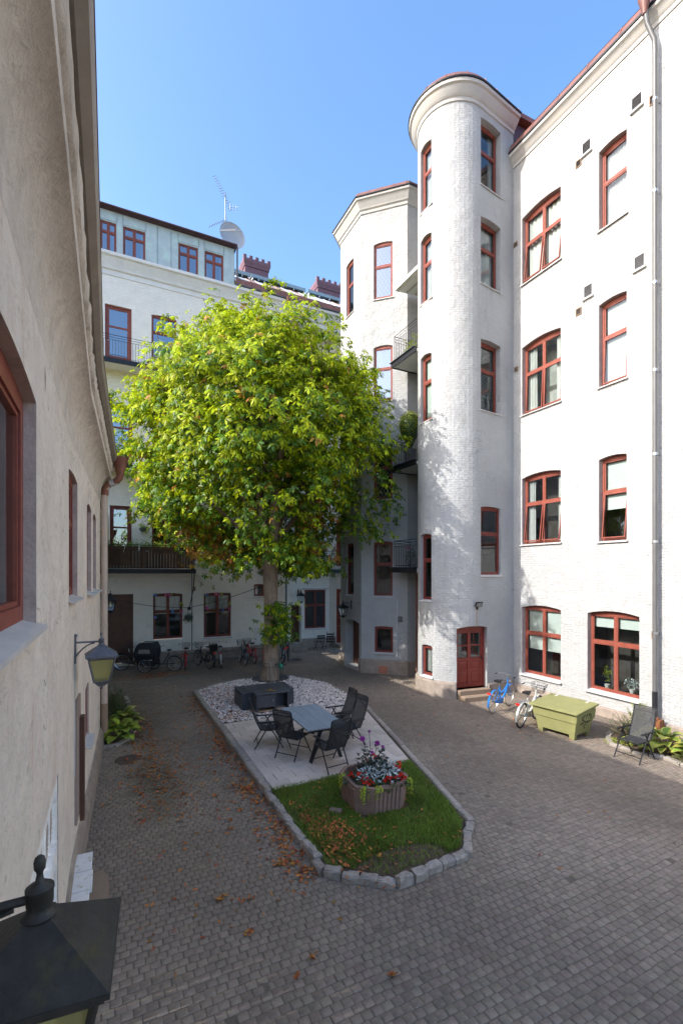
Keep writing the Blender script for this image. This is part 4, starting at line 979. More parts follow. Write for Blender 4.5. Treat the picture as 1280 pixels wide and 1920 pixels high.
# low wall under white cap tiles and stone step by the wall
b = MB(); b.box(-.448, -.24, 5.45, 7.32, 0, .31); b.build('low_wall', 'granite_plinth', LB)
for i, (y0, y1, dx) in enumerate(((6.86,7.28,0),(6.44,6.84,.015),(6.02,6.42,-.012),(5.58,6.0,.0))):
    b = MB(); b.cbox(-.44+dx, -.205+dx, y0, y1, .312, .37, .008); b.build('cap_tile', 'white_block', LB)
b = MB(); b.add([(-.235,5.7,0),(.0,5.7,0),(.0,7.0,0),(-.06,7.25,0),(-.235,7.22,0),(-.235,5.7,.11),(-.01,5.7,.11),(-.01,6.98,.11),(-.07,7.23,.11),(-.235,7.2,.11)], [(5,6,7,8,9),(0,1,6,5),(1,2,7,6),(2,3,8,7),(3,4,9,8),(4,0,5,9)]); b.build('step', 'step_stone', LB)
# ------------------------------------------------------------------ ground and paving
b = MB(); b.quad((-150,-150,-.0048),(150,-150,-.0048),(150,150,-.0048),(-150,150,-.0048)); GR = b.build('ground', 'joint_sand'); GR['kind'] = 'structure'
ISL = [(2.70,16.95),(3.4,17.55),(4.3,17.98),(5.44,18.15),(6.5,17.80),(7.36,16.05),(7.33,13.30),(5.50,6.40),(5.36,6.02),(4.72,5.36),(3.43,5.27),(2.68,5.92),(2.70,8.3)]
BEDL = [(-.25,12.62),(.10,12.55),(.42,12.95),(.56,13.6),(.62,15.2),(.45,17.5),(-.3,18.5),(-1.2,18.5),(-1.2,13.1)]
BEDR = [(12.93,7.75),(11.55,7.72),(11.05,7.35),(11.0,6.75),(11.3,6.2),(11.15,5.4),(11.1,3.0),(12.93,3.0)]
def inside(p, poly):
    x, y = p; c = False; n = len(poly)
    for i in range(n):
        (x0, y0), (x1, y1) = poly[i], poly[i-1]
        if (y0 > y) != (y1 > y) and x < (x1-x0)*(y-y0)/(y1-y0)+x0: c = not c
    return c
def grow(poly, d):
    cx = sum(p[0] for p in poly)/len(poly); cy = sum(p[1] for p in poly)/len(poly)
    return [(cx+(p[0]-cx)*(1+d/math.hypot(p[0]-cx,p[1]-cy)), cy+(p[1]-cy)*(1+d/math.hypot(p[0]-cx,p[1]-cy))) for p in poly]
HOLES = [ISL, BEDL, BEDR, [(.11+.42*math.cos(a*.3)*1.0+.27-.0, 11.57+.30*math.sin(a*.3)) for a in range(21)]]
MAN = (.37, 11.57)
HOLES[3] = [(MAN[0]+.27*math.cos(a*math.pi/10), MAN[1]+.27*math.sin(a*math.pi/10)) for a in range(20)]
HOLES.append([(8.15+.27*math.cos(a*math.pi/10), 21.28+.27*math.sin(a*math.pi/10)) for a in range(20)])
PW, PD = .113, .100
near = []; rest = []
fwd = Vector((math.sin(YAW), math.cos(YAW))); rgt = Vector((fwd.y, -fwd.x))
iy = 0; y = 1.6
while y < 24.3:
    off = (iy % 2)*PW/2 + .012*math.sin(iy*1.7); x = -.46+off
    wav = .0
    while x < 12.98:
        jx, jy = random.uniform(-.004,.004), random.uniform(-.004,.004)
        c = Vector((x+jx+PW/2, y+jy+PD/2 + .02*math.sin(x*.9+y*.13)))
        x += PW
        d = c.dot(fwd); l = c.dot(rgt)
        if d < 3.2 or l/d < -.80 or l/d > .86: continue
        if c.x < -.36 + (0 if c.y < 13 else -.6): continue
        if any(inside(c, h) for h in HOLES): continue
        if (c-TC).length < TR-.1 and c.x > 10: continue
        rz = random.gauss(0, .022); zz = random.gauss(0, .0018); w2 = PW/2-.0015-random.uniform(0,.0025); d2 = PD/2-.0015-random.uniform(0,.0025)
        inview = abs(l/d) < .74 and 4.2/d*875 < 852
        (near if inview else rest).append((d, c.x, c.y, zz, rz, w2, d2))
    y += PD; iy += 1
near.sort(); singles, rest = near[:300], near[300:]+rest
# template: octagonal rounded top, bevelled rim and skirt
def paver_verts(w, d, cc=.026, bv=.010):
    top = []
    for (sx, sy) in ((1,1),(-1,1),(-1,-1),(1,-1)):
        a = [(sx*w, sy*(d-cc)), (sx*(w-cc*.35), sy*(d-cc*.35)), (sx*(w-cc), sy*d)]
        if sx*sy < 0: a = a[::-1]
        top += a
    return top
T0 = paver_verts(1.0, 1.0)
def paver_arrays(L):
    V = []; F12 = []; F4 = []
    n = len(L); A = np.array(L); cc = .011; bv = .0042
    w, d = A[:,5], A[:,6]
    sg = [((1,1),0),((-1,1),1),((-1,-1),0),((1,-1),1)]
    tops = []; rims = []
    for (sx, sy), rev in sg:
        pts = [(sx*(w), sy*(d-cc)), (sx*(w-cc*.32), sy*(d-cc*.32)), (sx*(w-cc), sy*d)]
        if rev: pts = pts[::-1]
        for px, py in pts: rims.append((px, py)); tops.append((px*(1-bv/w), py*(1-bv/d)))
    cs, sn = np.cos(A[:,4]), np.sin(A[:,4])
    def place(px, py, z): return np.stack([A[:,1]+px*cs-py*sn, A[:,2]+px*sn+py*cs, A[:,3]+z], 1)
    tx = np.random.normal(0, .009, n); ty = np.random.normal(0, .009, n)
    ring = [place(px, py, tx*px+ty*py) for px, py in tops] + [place(px, py, -.004+tx*px+ty*py) for px, py in rims] + [place(px, py, -.05) for px, py in rims]
    V = np.stack(ring, 1)                         # n,36,3
    return V
def paver_mesh(name, L):
    V = paver_arrays(L); n = len(L); base = np.arange(n)[:,None]*36
    q = []
    for r in range(2):
        for k in range(12): q.append([r*12+k, r*12+12+k, r*12+12+(k+1)%12, r*12+(k+1)%12])
    # top as five quads
    q += [[0,1,2,3],[0,3,8,11],[3,4,5,8],[5,6,7,8],[8,9,10,11]]
    q = np.array(q)
    F = (base[:,:,None] + q[None]).reshape(-1, 4)
    return np_mesh(name, V.reshape(-1,3), F, 'paver')
far = [p for p in rest if p[0] > 11.5]; rest = [p for p in rest if p[0] <= 11.5]
def far_mesh(name, L):
    A = np.array(L); n = len(L); w, d = A[:,5], A[:,6]; cs, sn = np.cos(A[:,4]), np.sin(A[:,4])
    rings = []
    for k, z in ((.84, 0), (1.0, -.008)):
        for sx, sy in ((1,1),(-1,1),(-1,-1),(1,-1)):
            px, py = sx*(w-(1-k)*.06), sy*(d-(1-k)*.06); rings.append(np.stack([A[:,1]+px*cs-py*sn, A[:,2]+px*sn+py*cs, A[:,3]+z+np.zeros(n)], 1))
    for sx, sy in ((1,1),(-1,1),(-1,-1),(1,-1)): rings.append(np.stack([A[:,1]+sx*w*cs-sy*d*sn, A[:,2]+sx*w*sn+sy*d*cs, A[:,3]-.03], 1))
    V = np.stack(rings, 1).reshape(-1, 3)
    q = np.array([[0,1,2,3]]+[[k,4+k,4+(k+1)%4,(k+1)%4] for k in range(4)]+[[4+k,8+k,8+(k+1)%4,4+(k+1)%4] for k in range(4)])
    return np_mesh(name, V, (np.arange(n)[:,None,None]*12+q[None]).reshape(-1,4), 'paver')
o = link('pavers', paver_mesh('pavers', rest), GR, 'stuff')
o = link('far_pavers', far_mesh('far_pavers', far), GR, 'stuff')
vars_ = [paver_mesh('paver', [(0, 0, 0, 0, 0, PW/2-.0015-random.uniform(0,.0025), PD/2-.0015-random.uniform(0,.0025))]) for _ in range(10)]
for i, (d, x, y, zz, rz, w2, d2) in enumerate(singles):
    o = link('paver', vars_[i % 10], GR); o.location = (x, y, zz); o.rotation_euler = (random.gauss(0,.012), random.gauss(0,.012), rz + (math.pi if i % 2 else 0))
# manhole covers
for (mx, my, lab) in ((MAN[0], MAN[1], 'round iron manhole cover in the paving beside the left plant bed'), (8.15, 21.28, 'small round iron manhole cover in front of the far door steps')):
    t = thing('manhole_cover', lab, 'manhole cover', (mx, my, 0), group='manhole covers')
    b = MB(); b.lathe([(.27,-.05),(.27,.004),(.24,.006),(.24,-.05)], 24); b.build('rim', 'cast_iron', t)
    b = MB(); b.lathe([(.235,-.05),(.235,.002),(.22,.006)], 24)
    for k in range(5): b.box(-.17+.02*abs(k-2), .17-.02*abs(k-2), -.15+k*.07, -.13+k*.07, .004, .012)
    b.build('lid', 'cast_iron', t)
# ------------------------------------------------------------------ planted island
isl_in = grow(ISL, -.10)
b = MB(); b.prism(isl_in, -.02, .055); IS = b.build('island_soil', 'soil'); IS['kind'] = 'structure'
KB = thing('island_kerb', 'rough granite kerb edging the planted island in the courtyard', 'kerb', (4.5, 5.3, 0)); WORLD[KB.name] = (4.5, 5.3, 0)
def kerb_run(pts, step, hgt, wid, jag, parent, matn='kerb_granite', z0=-.03):
    path = Path(pts, 1)
    for a, c, ca, cc_ in zip(path.p, path.p[1:], path.c, path.c[1:]):
        n = max(1, round((c-a).length/step)); d = (c-a).normalized(); nn_ = Vector((-d.y, d.x))
        for i in range(n):
            p = a.lerp(c, (i+.5)/n); ln = (c-a).length/n-.012
            M = Matrix.Translation((p.x, p.y, 0)) @ Matrix.Rotation(math.atan2(d.y, d.x)+random.gauss(0,jag*.6), 4, 'Z') @ Matrix.Translation((0, random.gauss(0, jag*.15), random.gauss(0, jag*.12)))
            b = MB(); hx, hy = ln/2, wid/2; c_ = .022; j = lambda: random.uniform(-1,1)*jag*.14
            vs = []
            for (ex, ey, z) in ((hx,hy,z0),(hx,hy,hgt-c_),(hx-c_,hy-c_,hgt)):
                for (sx, sy) in ((-1,-1),(0,-1),(1,-1),(1,1),(0,1),(-1,1)): vs.append((sx*ex+j(), sy*ey+j(), z+(j() if z > 0 else 0)))
            fs = [(12,13,16,17),(13,14,15,16)]
            for r in range(2):
                for k in range(6): fs.append((r*6+k, r*6+(k+1)%6, r*6+6+(k+1)%6, r*6+6+k))
            b.add(vs, fs, M); b.build('kerb_stone', matn, parent)
kerb_run([(2.70,9.0),(2.68,5.92),(3.43,5.27),(4.72,5.36),(5.36,6.02),(5.50,6.40)],   .27, .10, .135, .11, KB)
kerb_run([(5.50,6.40),(7.33,13.30)], .98, .10, .13, .03, KB)
kerb_run([(7.33,13.30),(7.36,16.05),(6.5,17.80)], .95, .07, .10, .03, KB)
kerb_run([(4.6,18.02),(3.4,17.55),(2.70,16.95)], .8, .09, .12, .03, KB)
kerb_run([(2.70,16.95),(2.70,9.02)], 1.05, .11, .16, .03, KB)
# patio slabs
def rx_(y): return 5.50+(y-6.40)*(7.33-5.50)/(13.30-6.40)-.13
PT = thing('patio', 'patio of pale rectangular stone slabs under the garden table', 'patio', (4.6, 10.7, 0)); WORLD[PT.name] = (4.6, 10.7, 0)
b = MB(); b.prism([(2.79,8.53),(rx_(8.53)-.0,8.53),(rx_(12.9)-.0,12.9),(2.79,12.9)], .0, .064); b.build('patio_base', 'slab_stone', PT)
sv = []
for _ in range(5):
    b = MB(); b.cbox(-.195, .195, -.170, .170, 0, .082, .005); sv.append(b.mesh('slab', 'slab_stone'))
hv = []
b = MB(); b.cbox(-.093, .093, -.170, .170, 0, .082, .005); hv.append(b.mesh('half_slab', 'slab_stone'))
inner = grow(ISL, -.14)
yy = 8.70; r_ = 0
while yy < 12.75:
    xr = rx_(yy-.17); x = 2.80 + (0 if r_ % 2 else -.0)
    first = True
    while x+.2 < xr:
        if first and r_ % 2: o = link('slab', hv[0], PT); o.location = (x+.095, yy, random.uniform(-.003,.003)); x += .196; first = False; continue
        first = False
        if x+.40 > xr:
            o = link('slab', hv[0], PT); o.location = (x+.095, yy, random.uniform(-.003,.003)); x += .196
        else:
            o = link('slab', random.choice(sv), PT); o.location = (x+.2, yy, random.uniform(-.003,.003)); o.rotation_euler = (random.gauss(0,.004), random.gauss(0,.004), random.choice((0, math.pi))+random.gauss(0,.004)); x += .398
    yy += .348; r_ += 1
# pebbles
def ico():
    p = (1+5**.5)/2; v = [(-1,p,0),(1,p,0),(-1,-p,0),(1,-p,0),(0,-1,p),(0,1,p),(0,-1,-p),(0,1,-p),(p,0,-1),(p,0,1),(-p,0,-1),(-p,0,1)]
    f = [(0,11,5),(0,5,1),(0,1,7),(0,7,10),(0,10,11),(1,5,9),(5,11,4),(11,10,2),(10,7,6),(7,1,8),(3,9,4),(3,4,2),(3,2,6),(3,6,8),(3,8,9),(4,9,5),(2,4,11),(6,2,10),(8,6,7),(9,8,1)]
    return np.array(v)/1.902, np.array(f)
IV, IF = ico()
def scatter_blobs(pts, sx, sz):
    n = len(pts); P = np.array(pts)
    s = np.stack([np.random.uniform(*sx, n), np.random.uniform(*sx, n)*.75, np.random.uniform(*sz, n)], 1)
    V = IV[None]*s[:,None,:] * np.random.uniform(.75, 1.2, (n, 12, 1))
    a = np.random.uniform(0, 6.28, n); t = np.random.normal(0, .5, n)
    x = V[:,:,0]; y = V[:,:,1]; z = V[:,:,2]
    z2 = z*np.cos(t)[:,None]+y*np.sin(t)[:,None]; y2 = y*np.cos(t)[:,None]-z*np.sin(t)[:,None]
    X_ = x*np.cos(a)[:,None]-y2*np.sin(a)[:,None]; Y_ = x*np.sin(a)[:,None]+y2*np.cos(a)[:,None]
    V = np.stack([X_, Y_, z2], 2)+P[:,None,:]
    F = (np.arange(n)[:,None,None]*12+IF[None]).reshape(-1,3)
    return V.reshape(-1,3), F
pts = []
TREE = (5.62, 17.55)
while len(pts) < 8200:
    p = (random.uniform(2.75, 7.3), random.uniform(12.55, 18.1))
    if p[1] < 12.98-.12*(p[0]-2.8)-.0: continue
    if not inside(p, inner) or math.hypot(p[0]-TREE[0], p[1]-TREE[1]) < .72: continue
    pts.append((p[0], p[1], .065+random.uniform(0, .045)))
V, F = scatter_blobs(pts, (.022, .052), (.014, .03))
o = link('pebbles', np_mesh('pebbles', V, F, 'pebble')); o['kind'] = 'stuff'; o['label'] = 'pale pinkish white pebbles covering the back of the island'
# grass
GP = []
while len(GP) < 42000:
    x, y = random.uniform(2.75, 6.2), random.uniform(5.3, 8.58)
    if not inside((x, y), inner): continue
    if x > rx_(y): continue
    if max(abs(x-4.3), abs(y-7.35)) < .5: continue
    e = math.hypot((x-3.75)/.75, (y-5.62)/.32)           # bare earth at the front
    if e < 1 and random.random() < .85: continue
    if random.random() < .4*max(0, 1-(x-2.8)/.8): continue
    GP.append((x, y))
G = np.array(GP); n = len(G)
h = np.random.uniform(.03, .085, n)*(1+.35*np.sin(G[:,0]*5)*np.sin(G[:,1]*4)); a = np.random.uniform(0, 6.28, n); ln = np.random.normal(0, .028, (n, 2))
wd = np.random.uniform(.0035, .0075, n)
B = np.stack([G[:,0], G[:,1], np.full(n, .05)], 1); side = np.stack([np.cos(a)*wd, np.sin(a)*wd, np.zeros(n)], 1)
mid = B + np.stack([ln[:,0]*.4, ln[:,1]*.4, h*.6], 1); tip = B + np.stack([ln[:,0]*1.3, ln[:,1]*1.3, h], 1)
V = np.stack([B-side, B+side, mid+side*.7, tip, mid-side*.7], 1).reshape(-1,3)
F = (np.arange(n)[:,None]*5+np.array([[0,1,2,4]])).reshape(-1,4)
F2 = (np.arange(n)[:,None]*5+np.array([[4,2,3,3]])).reshape(-1,4)
F3 = np.concatenate([(np.arange(n)[:,None]*5+np.array([t])) for t in ([0,1,2],[0,2,4],[4,2,3])])
o = link('grass', np_mesh('grass', V, F3, 'grass_blade')); o['kind'] = 'stuff'; o['label'] = 'short green lawn grass around the flower planter'
# plant-bed soil and edging
b = MB(); b.prism(BEDL, -.02, .03); o = b.build('plant_bed', 'soil'); o['kind'] = 'structure'
b = MB(); b.prism(BEDR[::-1], -.02, .03); o = b.build('plant_bed', 'soil'); o['kind'] = 'structure'
KL = thing('bed_edging', 'low stone edging of the plant bed by the left downpipe', 'edging', (.3, 12.8, 0)); WORLD[KL.name] = (.3, 12.8, 0)
kerb_run([(-.22,12.6),(.10,12.53),(.44,12.93),(.58,13.6),(.64,15.2),(.47,17.4)], .36, .06, .13, .08, KL)
KR = thing('bed_edging', 'low stone edging of the plant bed along the right wall', 'edging', (11.1, 7.0, 0)); WORLD[KR.name] = (11.1, 7.0, 0)
kerb_run([(11.75,7.78),(11.5,7.70),(11.0,7.32),(10.95,6.75),(11.25,6.2),(11.1,5.4),(11.05,3.0)], .36, .07, .14, .08, KR)
# ------------------------------------------------------------------ chestnut tree
TX, TY = TREE
TT = thing('chestnut_tree', 'large bright green chestnut tree growing in the middle of the courtyard', 'tree', (TX, TY, 0)); WORLD[TT.name] = (TX, TY, 0)
CC = Vector((TX-.30, TY+.05, 9.9))
def rough_tube(path, rad, n, amp):
    b = MB(); b.tube(path, rad, n)
    for i, v in enumerate(b.v):
        k = i % n; j = i//n
        f = 1+amp*math.sin(k*2.4+j*.8)+amp*.6*math.sin(k*5.1-j*1.3); p = Vector(path[min(j, len(path)-1)]); q = Vector(v)
        b.v[i] = tuple(p+(q-p)*f)
    return b
tr_path = [(TX,TY,-.05),(TX,TY,.12),(TX+.01,TY,.4),(TX+.02,TY,.9),(TX+.02,TY,1.6),(TX+.03,TY,2.4),(TX+.02,TY,3.2),(TX,TY,4.0),(TX-.02,TY,4.7),(TX-.03,TY,5.3)]
rough_tube(tr_path, [.42,.37,.31,.29,.28,.27,.27,.28,.30,.28], 18, .035).build('trunk', 'bark', TT, smooth=True, sharp=80)
def limb(p0, p1, r0, r1, bend=.3, n=9):
    p0, p1 = Vector(p0), Vector(p1); L = (p1-p0).length; pts = []
    off = Vector((random.gauss(0,1), random.gauss(0,1), random.gauss(.8,.5)))*L*.07*bend*3
    for i in range(n):
        t = i/(n-1); pts.append(tuple(p0.lerp(p1, t)+off*math.sin(math.pi*t)+Vector((random.gauss(0,.02),random.gauss(0,.02),0))*L*.15*(0<t<1)))
    rough_tube(pts, [r0+(r1-r0)*(i/(n-1))**.8 for i in range(n)], 8, .03).build('branch', 'bark' if r0 > .12 else 'branch_bark', TT, smooth=True, sharp=80)
    return pts
L1 = limb((TX-.12,TY,4.3),(TX-1.1,TY+.5,9.5),.24,.12); L2 = limb((TX+.10,TY-.05,4.4),(TX+.75,TY-.3,10.5),.22,.11); L3 = limb((TX,TY+.1,4.8),(TX-.1,TY+.6,12.5),.20,.08)
limb((TX-.1,TY-.1,4.9),(TX-2.6,TY-.2,7.0),.11,.04); limb((TX+.1,TY-.1,5.2),(TX+2.4,TY-1.4,7.6),.11,.04)
tips = []
for src, cnt in ((L1,12),(L2,12),(L3,11),(tr_path[-3:],6)):
    for k in range(cnt):
        p0 = Vector(random.choice(src[2:] if len(src) > 3 else src)); a = random.uniform(0, 6.28); zz = random.uniform(-.5, 1)
        tgt = CC+Vector((math.cos(a)*4.3*math.sqrt(max(.05,1-zz*zz*.8)), math.sin(a)*4.3*math.sqrt(max(.05,1-zz*zz*.8)), zz*3.6))
        if tgt.y > 22.3: tgt.y = 22.3
        if tgt.x > 9.2 and tgt.y > 16.3: tgt.x = 9.2
        if tgt.z < p0.z-.6: tgt.z = p0.z-.3
        pts = limb(p0, tgt, .075, .015, .35, 7); tips.append(tgt)
        for _ in range(2):
            q0 = Vector(pts[random.randint(2,5)]); limb(q0, q0+(tgt-q0)*.6+Vector((random.gauss(0,.9),random.gauss(0,.9),random.gauss(.3,.6))), .03, .008, .3, 5)
# foliage: palmate leaves gathered in boughs
rng = np.random.default_rng(5)
def crown_r(dx, dy, dz):
    """relative radius in direction d, a little lumpy"""
    az = math.atan2(dy, dx)
    return 1+.10*math.sin(az*3+1)+.08*math.sin(az*5+dz*4)+.07*math.sin(dz*7+az*2)
boughs = []
tries = 0
while len(boughs) < 540 and tries < 40000:
    tries += 1
    u = rng.normal(size=3); u /= np.linalg.norm(u)
    inner_ = len(boughs) > 430
    rr = rng.uniform(.42, .78) if inner_ else rng.uniform(.80, 1.0)
    rr *= crown_r(*u)
    up, dn = 3.65, 5.2
    p = np.array([CC.x+u[0]*4.85*rr*(1-.16*max(0,u[2])), CC.y+u[1]*4.85*rr*(1-.16*max(0,u[2])), CC.z+u[2]*(up if u[2] > 0 else dn)*rr])
    # narrower towards the top, skirt lifted on the far left
    if p[2] < 4.6: continue
    rad = math.hypot(p[0]-CC.x, p[1]-CC.y)
    if p[2] < 6.2 and rad > 3.1+(p[2]-4.6)*.95: continue
    if p[1] > 22.1: continue
    if p[0] > 9.0 and p[1] > 16.0: continue
    if p[0] > 9.5: continue
    _l = (p[0]-TX)*rgt.x+(p[1]-TY)*rgt.y; _d = (p[0]-TX)*fwd.x+(p[1]-TY)*fwd.y
    if p[2] < 7.4 and abs(_l+.2) < 1.9 and _d < .6 and rng.uniform() < .78: continue
    if _l > 2.2 and p[2] < 8.2 and rng.uniform() < .5: continue
    boughs.append(p)
for (x, y, z) in ((9.2,15.3,7.0),(9.5,15.1,6.6),(9.3,15.2,8.8),(9.6,15.0,9.2),(8.6,15.6,6.2),(8.9,15.3,5.9),(8.4,15.9,12.6),(8.7,15.7,11.9),(4.0,18.2,14.3),(4.0,18.1,14.2),(2.4,19.2,13.9),(5.4,17.2,13.7),(6.5,16.8,13.2),(1.0,20.2,11.4),(.7,20.3,10.6),(.9,20.2,9.4)): boughs.append(np.array([x, y, z]))
Bq = np.array(boughs); nb = len(Bq)
per = 52
# loose skirt round the upper trunk
for _ in range(30):
    a_ = rng.uniform(0, 6.28); r_ = rng.uniform(.9, 2.7); Bq = np.vstack([Bq, [TX+r_*math.cos(a_), TY+r_*math.sin(a_), rng.uniform(4.25, 5.3)+.12*r_]])
nbig = len(Bq)
# thin sprays that break the outline
sp = []
while len(sp) < 190:
    u = rng.normal(size=3); u /= np.linalg.norm(u); rr = rng.uniform(1.02, 1.17)*crown_r(*u)
    p = np.array([CC.x+u[0]*4.8*rr*(1-.16*max(0,u[2])), CC.y+u[1]*4.8*rr*(1-.16*max(0,u[2])), CC.z+u[2]*(3.65 if u[2] > 0 else 5.0)*rr])
    if p[2] < 4.4 or p[1] > 22.2 or (p[0] > 8.9 and p[1] > 16.0) or p[0] > 9.7: continue
    if p[2] < 6.2 and math.hypot(p[0]-CC.x, p[1]-CC.y) > 3.3+(p[2]-4.6)*.95: continue
    sp.append(p)
sp = np.array(sp)
cnt = rng.integers(34, 70, nbig)
own = np.concatenate([np.repeat(Bq, cnt, 0), np.repeat(sp, 13, 0)])
P = own.copy(); n = len(P); small = np.arange(n) >= cnt.sum()
out = P-np.array([CC.x, CC.y, CC.z-1.0]); out /= np.linalg.norm(out, axis=1)[:,None]
P = P+rng.normal(size=(n,3))*np.where(small[:,None], .16, np.array([.37,.37,.21]))
P[:,2] -= .22*np.linalg.norm((P-own)[:,:2], axis=1)
# shoot leaves low on the trunk
ns = 260
S_ = np.stack([TX+.18+rng.normal(0,.34,ns), TY-.42+rng.normal(0,.22,ns), rng.uniform(1.55,3.1,ns)], 1)
so_ = np.stack([np.full(ns,.3), np.full(ns,-.8), np.full(ns,.2)], 1)
P = np.concatenate([P, S_]); out = np.concatenate([out, so_]); n = len(P)
keep = ~((P[:,0] > 9.35) & (P[:,1] > 16.9)) & (P[:,1] < 22.6) & (P[:,2] > 1.4)
P, out = P[keep], out[keep]; n = len(P); isshoot = np.arange(n) >= n-ns
up = np.array([0,0,1.0])
N = out*.55+up*.75+rng.normal(size=(n,3))*.38; N /= np.linalg.norm(N,axis=1)[:,None]
D = out*np.array([1,1,.3])+rng.normal(size=(n,3))*.75-up*.25; D -= N*(D*N).sum(1)[:,None]; D /= np.linalg.norm(D,axis=1)[:,None]
Bt = np.cross(N, D)
size = rng.uniform(.14,.25,n)*np.where(isshoot, 1.05, 1)
autumn_c = [((3.0,17.6,5.2),1.25),((6.9,16.4,5.9),1.1),((4.2,17.0,5.0),.9),((2.2,18.6,5.6),1.1),((5.0,14.9,7.3),.5),((7.6,16.2,5.3),.7)]
pa = np.full(n, .014)
for c, r_ in autumn_c: pa += .62*np.exp(-(np.linalg.norm(P-np.array(c),axis=1)/r_)**4)
aut = rng.uniform(size=n) < pa
deep = (~aut) & (rng.uniform(size=n) < np.clip(.62-(P[:,2]-6)*.08, .12, .7))  # fewer dark leaves higher up: sunlit top put into the leaf colour
VV = []; FF = []; MI = []
angs = np.array([-112,-58,0,58,112])*math.pi/180; lens = np.array([.62,.92,1.08,.92,.62])
for a, l in zip(angs, lens):
    aa = a+rng.normal(0,.09,n); dr = rng.uniform(.25,.75,n)
    ax = D*np.cos(aa)[:,None]+Bt*np.sin(aa)[:,None]-N*dr[:,None]; ax /= np.linalg.norm(ax,axis=1)[:,None]
    sd = np.cross(ax, N); sd /= np.linalg.norm(sd,axis=1)[:,None]; nn_ = np.cross(sd, ax)
    ln = (size*l)[:,None]; wd = ln*.20
    p0 = P+ax*ln*.06; m = P+ax*ln*.62+nn_*ln*.06; t = P+ax*ln-up*ln*.10
    VV.append(np.stack([p0, m+sd*wd-nn_*wd*.35, t, m-sd*wd-nn_*wd*.35, m], 1))
V = np.stack(VV, 1).reshape(-1, 3)                       # n,5,5
nl = n*5; bs_ = np.arange(nl)*5
F = np.concatenate([np.stack([bs_, bs_+1, bs_+4],1), np.stack([bs_+1, bs_+2, bs_+4],1), np.stack([bs_+4, bs_+2, bs_+3],1), np.stack([bs_, bs_+4, bs_+3],1)])
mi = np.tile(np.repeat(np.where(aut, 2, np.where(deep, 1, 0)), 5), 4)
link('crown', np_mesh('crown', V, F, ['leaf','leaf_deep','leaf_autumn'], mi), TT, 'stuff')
# tree guard and grate
t = thing('tree_guard', 'low tubular metal hoop guard around the foot of the chestnut trunk', 'tree guard', (TX, TY, 0))
for k in range(4):
    a = R(45+90*k); c, s = math.cos(a), math.sin(a); r0, r1 = .50, .42
    b = MB(); d = .22; px, py = -s*d, c*d
    b.tube([(c*r0+px, s*r0+py, .0),(c*r1+px*.9, s*r1+py*.9, .70),(c*r1+px*.6, s*r1+py*.6, .76),(c*r1-px*.6, s*r1-py*.6, .76),(c*r1-px*.9, s*r1-py*.9, .70),(c*r0-px, s*r0-py, .0)], .018, 6)
    b.build('hoop', 'pipe_grey', t, smooth=True)
b = MB(); b.tube([(.40*math.cos(k*.393), .40*math.sin(k*.393), .60) for k in range(16)], .014, 6, closed=True); b.build('ring', 'pipe_grey', t, smooth=True)
t = thing('tree_grate', 'round cast iron grate around the chestnut trunk', 'tree grate', (TX, TY, .058))
b = MB(); b.lathe([(.86,0),(.86,.035),(.82,.035),(.82,0)], 32); b.build('rim', 'pipe_grey', t)
for k in range(20):
    a = k*2*math.pi/20; b = MB(); b.box(.40,.82,-.035,.035,.004,.03, Matrix.Rotation(a,4,'Z')); b.build('grate_bar', 'pipe_grey', t)
t = thing('hose_reel', 'green hose coupling hung on the tree guard', 'hose', (TX+.30, TY-.38, .62))
b = MB(); b.lathe([(.05,-.08),(.10,-.06),(.11,.0),(.10,.06),(.05,.08)], 10, Matrix.Rotation(R(80),4,'Y')); b.build('coupling', 'green_plastic', t, smooth=True)
b = MB(); b.tube([(-.2+.05*i, .03*math.sin(i*2.1), .06+.07*math.sin(i*1.6)) for i in range(9)], .016, 6); b.build('hose', 'black_iron', t, smooth=True)
